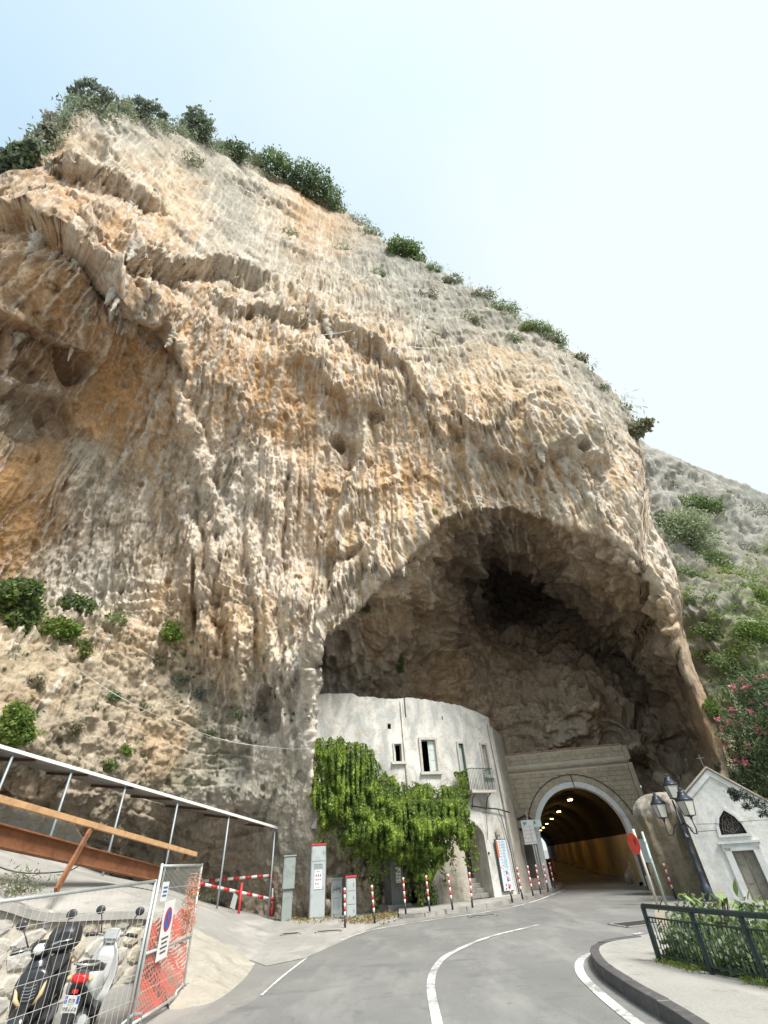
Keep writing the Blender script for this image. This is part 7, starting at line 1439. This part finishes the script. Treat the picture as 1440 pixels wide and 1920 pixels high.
for k in range(60):
    o = link_mesh('leaf', bm_, None, bg_); o.location = (RS.normal() * .42 + .25, RS.normal() * .25, RS.uniform(-.1, .30)); o.rotation_euler = (RS.uniform(-.5, .5), RS.uniform(-1.1, .1), RS.uniform(0, 6.28)); o.scale = [RS.uniform(.4, .75)] * 3
b = MB(); pass
for k in range(6): b = MB(); b.tube([(0, 0, -.5), (RS.normal() * .2, RS.normal() * .15, .3)], .012, 5, False); b.build('stem', M_BARK, bg_)
def scatter(name, label, pts, size, tones, aspect, droop=0.0):
    V, Q, C = leaves(np.array(pts), size, tones, aspect, droop); o = link_mesh(name, np_mesh(name, V, Q, C, False), M_LEAF); tag(o, label, kind='stuff')
scatter('grass', 'yellow green grass at the foot of the railing', [RF[0] * (1 - t_) + RF[1] * t_ + np.array([RS.normal() * .08 + .02, RS.normal() * .06 - .04, RS.uniform(.0, .07)]) for t_ in RS.uniform(0, .75, 900)] + [RF[2] * (1 - t_) + RF[3] * t_ + np.array([RS.normal() * .1, RS.normal() * .08, RS.uniform(.0, .1)]) for t_ in RS.uniform(-.3, .4, 600)], .07, BRI + [(.24, .24, .07)], 6, -.6)
lit = []
for px, py, n, s in ((680, 1728, 260, 20), (715, 1720, 260, 16), (655, 1727, 60, 8), (560, 1724, 160, 14), (612, 1724, 80, 8), (730, 1716, 120, 10), (580, 1728, 80, 10), (772, 1706, 120, 8)):
    for k in range(n): p = gp(px + RS.normal() * s, py + RS.normal() * 3.0); lit.append((p[0], p[1], RS.uniform(.012, .10)))
scatter('leaf_litter', 'dry yellow leaves and weeds at the foot of the rock', lit, .09, [(.42, .33, .14), (.30, .22, .10), (.34, .30, .14), (.20, .15, .08)], 1.8)
wd_ = []
for px, py, d, n in ((25, 1680, 12.2, 260), (40, 1672, 12.4, 160), (384, 1688, 24.5, 160), (392, 1690, 25, 100)):
    for k in range(n): p = hd(px, py, d); wd_.append(p + np.array([RS.normal() * .25, RS.normal() * .12, abs(RS.normal()) * .16]))
scatter('weeds', 'grey green weeds on the edge of the ramp', wd_, .10, OLIV + DRY, 5)
sg = []
for k in range(2600):
    px = RS.uniform(300, 1180); p = rim(px, RS.uniform(2, 14)) if k % 26 == 0 else p_last + RS.normal(size=3) * np.array([.5, .5, .3]); p_last = p if k % 26 == 0 else p_last; sg.append(p)
scatter('dry_grass', 'thin dry grass fringing the cliff top', sg, .5, DRY + OLIV, 9, -.5)

# low scrub rooted all along the cliff top and over the hillside
def fringe(name, label, n, pick, size, tones, aspect=2.2, droop=-.3):
    P = []; 
    while len(P) < n:
        p, h, tn = pick(); up = np.array([0, 0, 1.0]); k = int(RS.uniform(18, 70)); c = RS.uniform(-1, 1, size=(k, 3)) * np.array([.6, .6, .0]) * h; c[:, 2] = RS.uniform(-.1, 1, k) ** 1 * h * (1 - (c[:, 0] ** 2 + c[:, 1] ** 2) / (h * h) * .9) * .8; P += list(p + c)
    scatter(name, label, P, size, tones, aspect, droop)
def pick_rim():
    px = RS.uniform(70, 640) if RS.uniform() < .9 else RS.uniform(640, 1190); return rim(px, RS.uniform(0, 16)), (1.5 if px < 640 else .7) * RS.uniform(.4, 1.2), 0
fringe('cliff_top_scrub', 'low ragged scrub fringing the cliff top', 16000, pick_rim, .26, OLIV + DARK + BLUG + DRY[:2])
def pick_hill():
    py = RS.uniform(940, 1420); px = RS.uniform(max(1230, np.interp(py, [p[1] for p in RIM[29:]], [p[0] for p in RIM[29:]]) + 14), 1450); t_ = pn(np.array([[px / 60, py / 60, 1.5]]))[0]
    return (on_hill(px, py, .1), RS.uniform(.4, 1.0), 0) if (t_ > -.05 and py > 900 + (px - 1230) * .2) else (on_hill(px, py, -.3), .12, 0)
fringe('hillside_scrub', 'patchy light green scrub over the grey hillside', 14000, pick_hill, .20, OLIV + MIDG + BRI)
def pick_scree():
    px, py = RS.uniform(0, 560), RS.uniform(1150, 1480); return on_cliff(px, py, .05), RS.uniform(.15, .5) * (1 if pn(np.array([[px / 45, py / 45, 8.5]]))[0] > .05 else .3), 0
fringe('scree_weeds', 'dry grey green weeds over the lower rock slope', 6000, pick_scree, .13, OLIV + DRY + BLUG, 4)
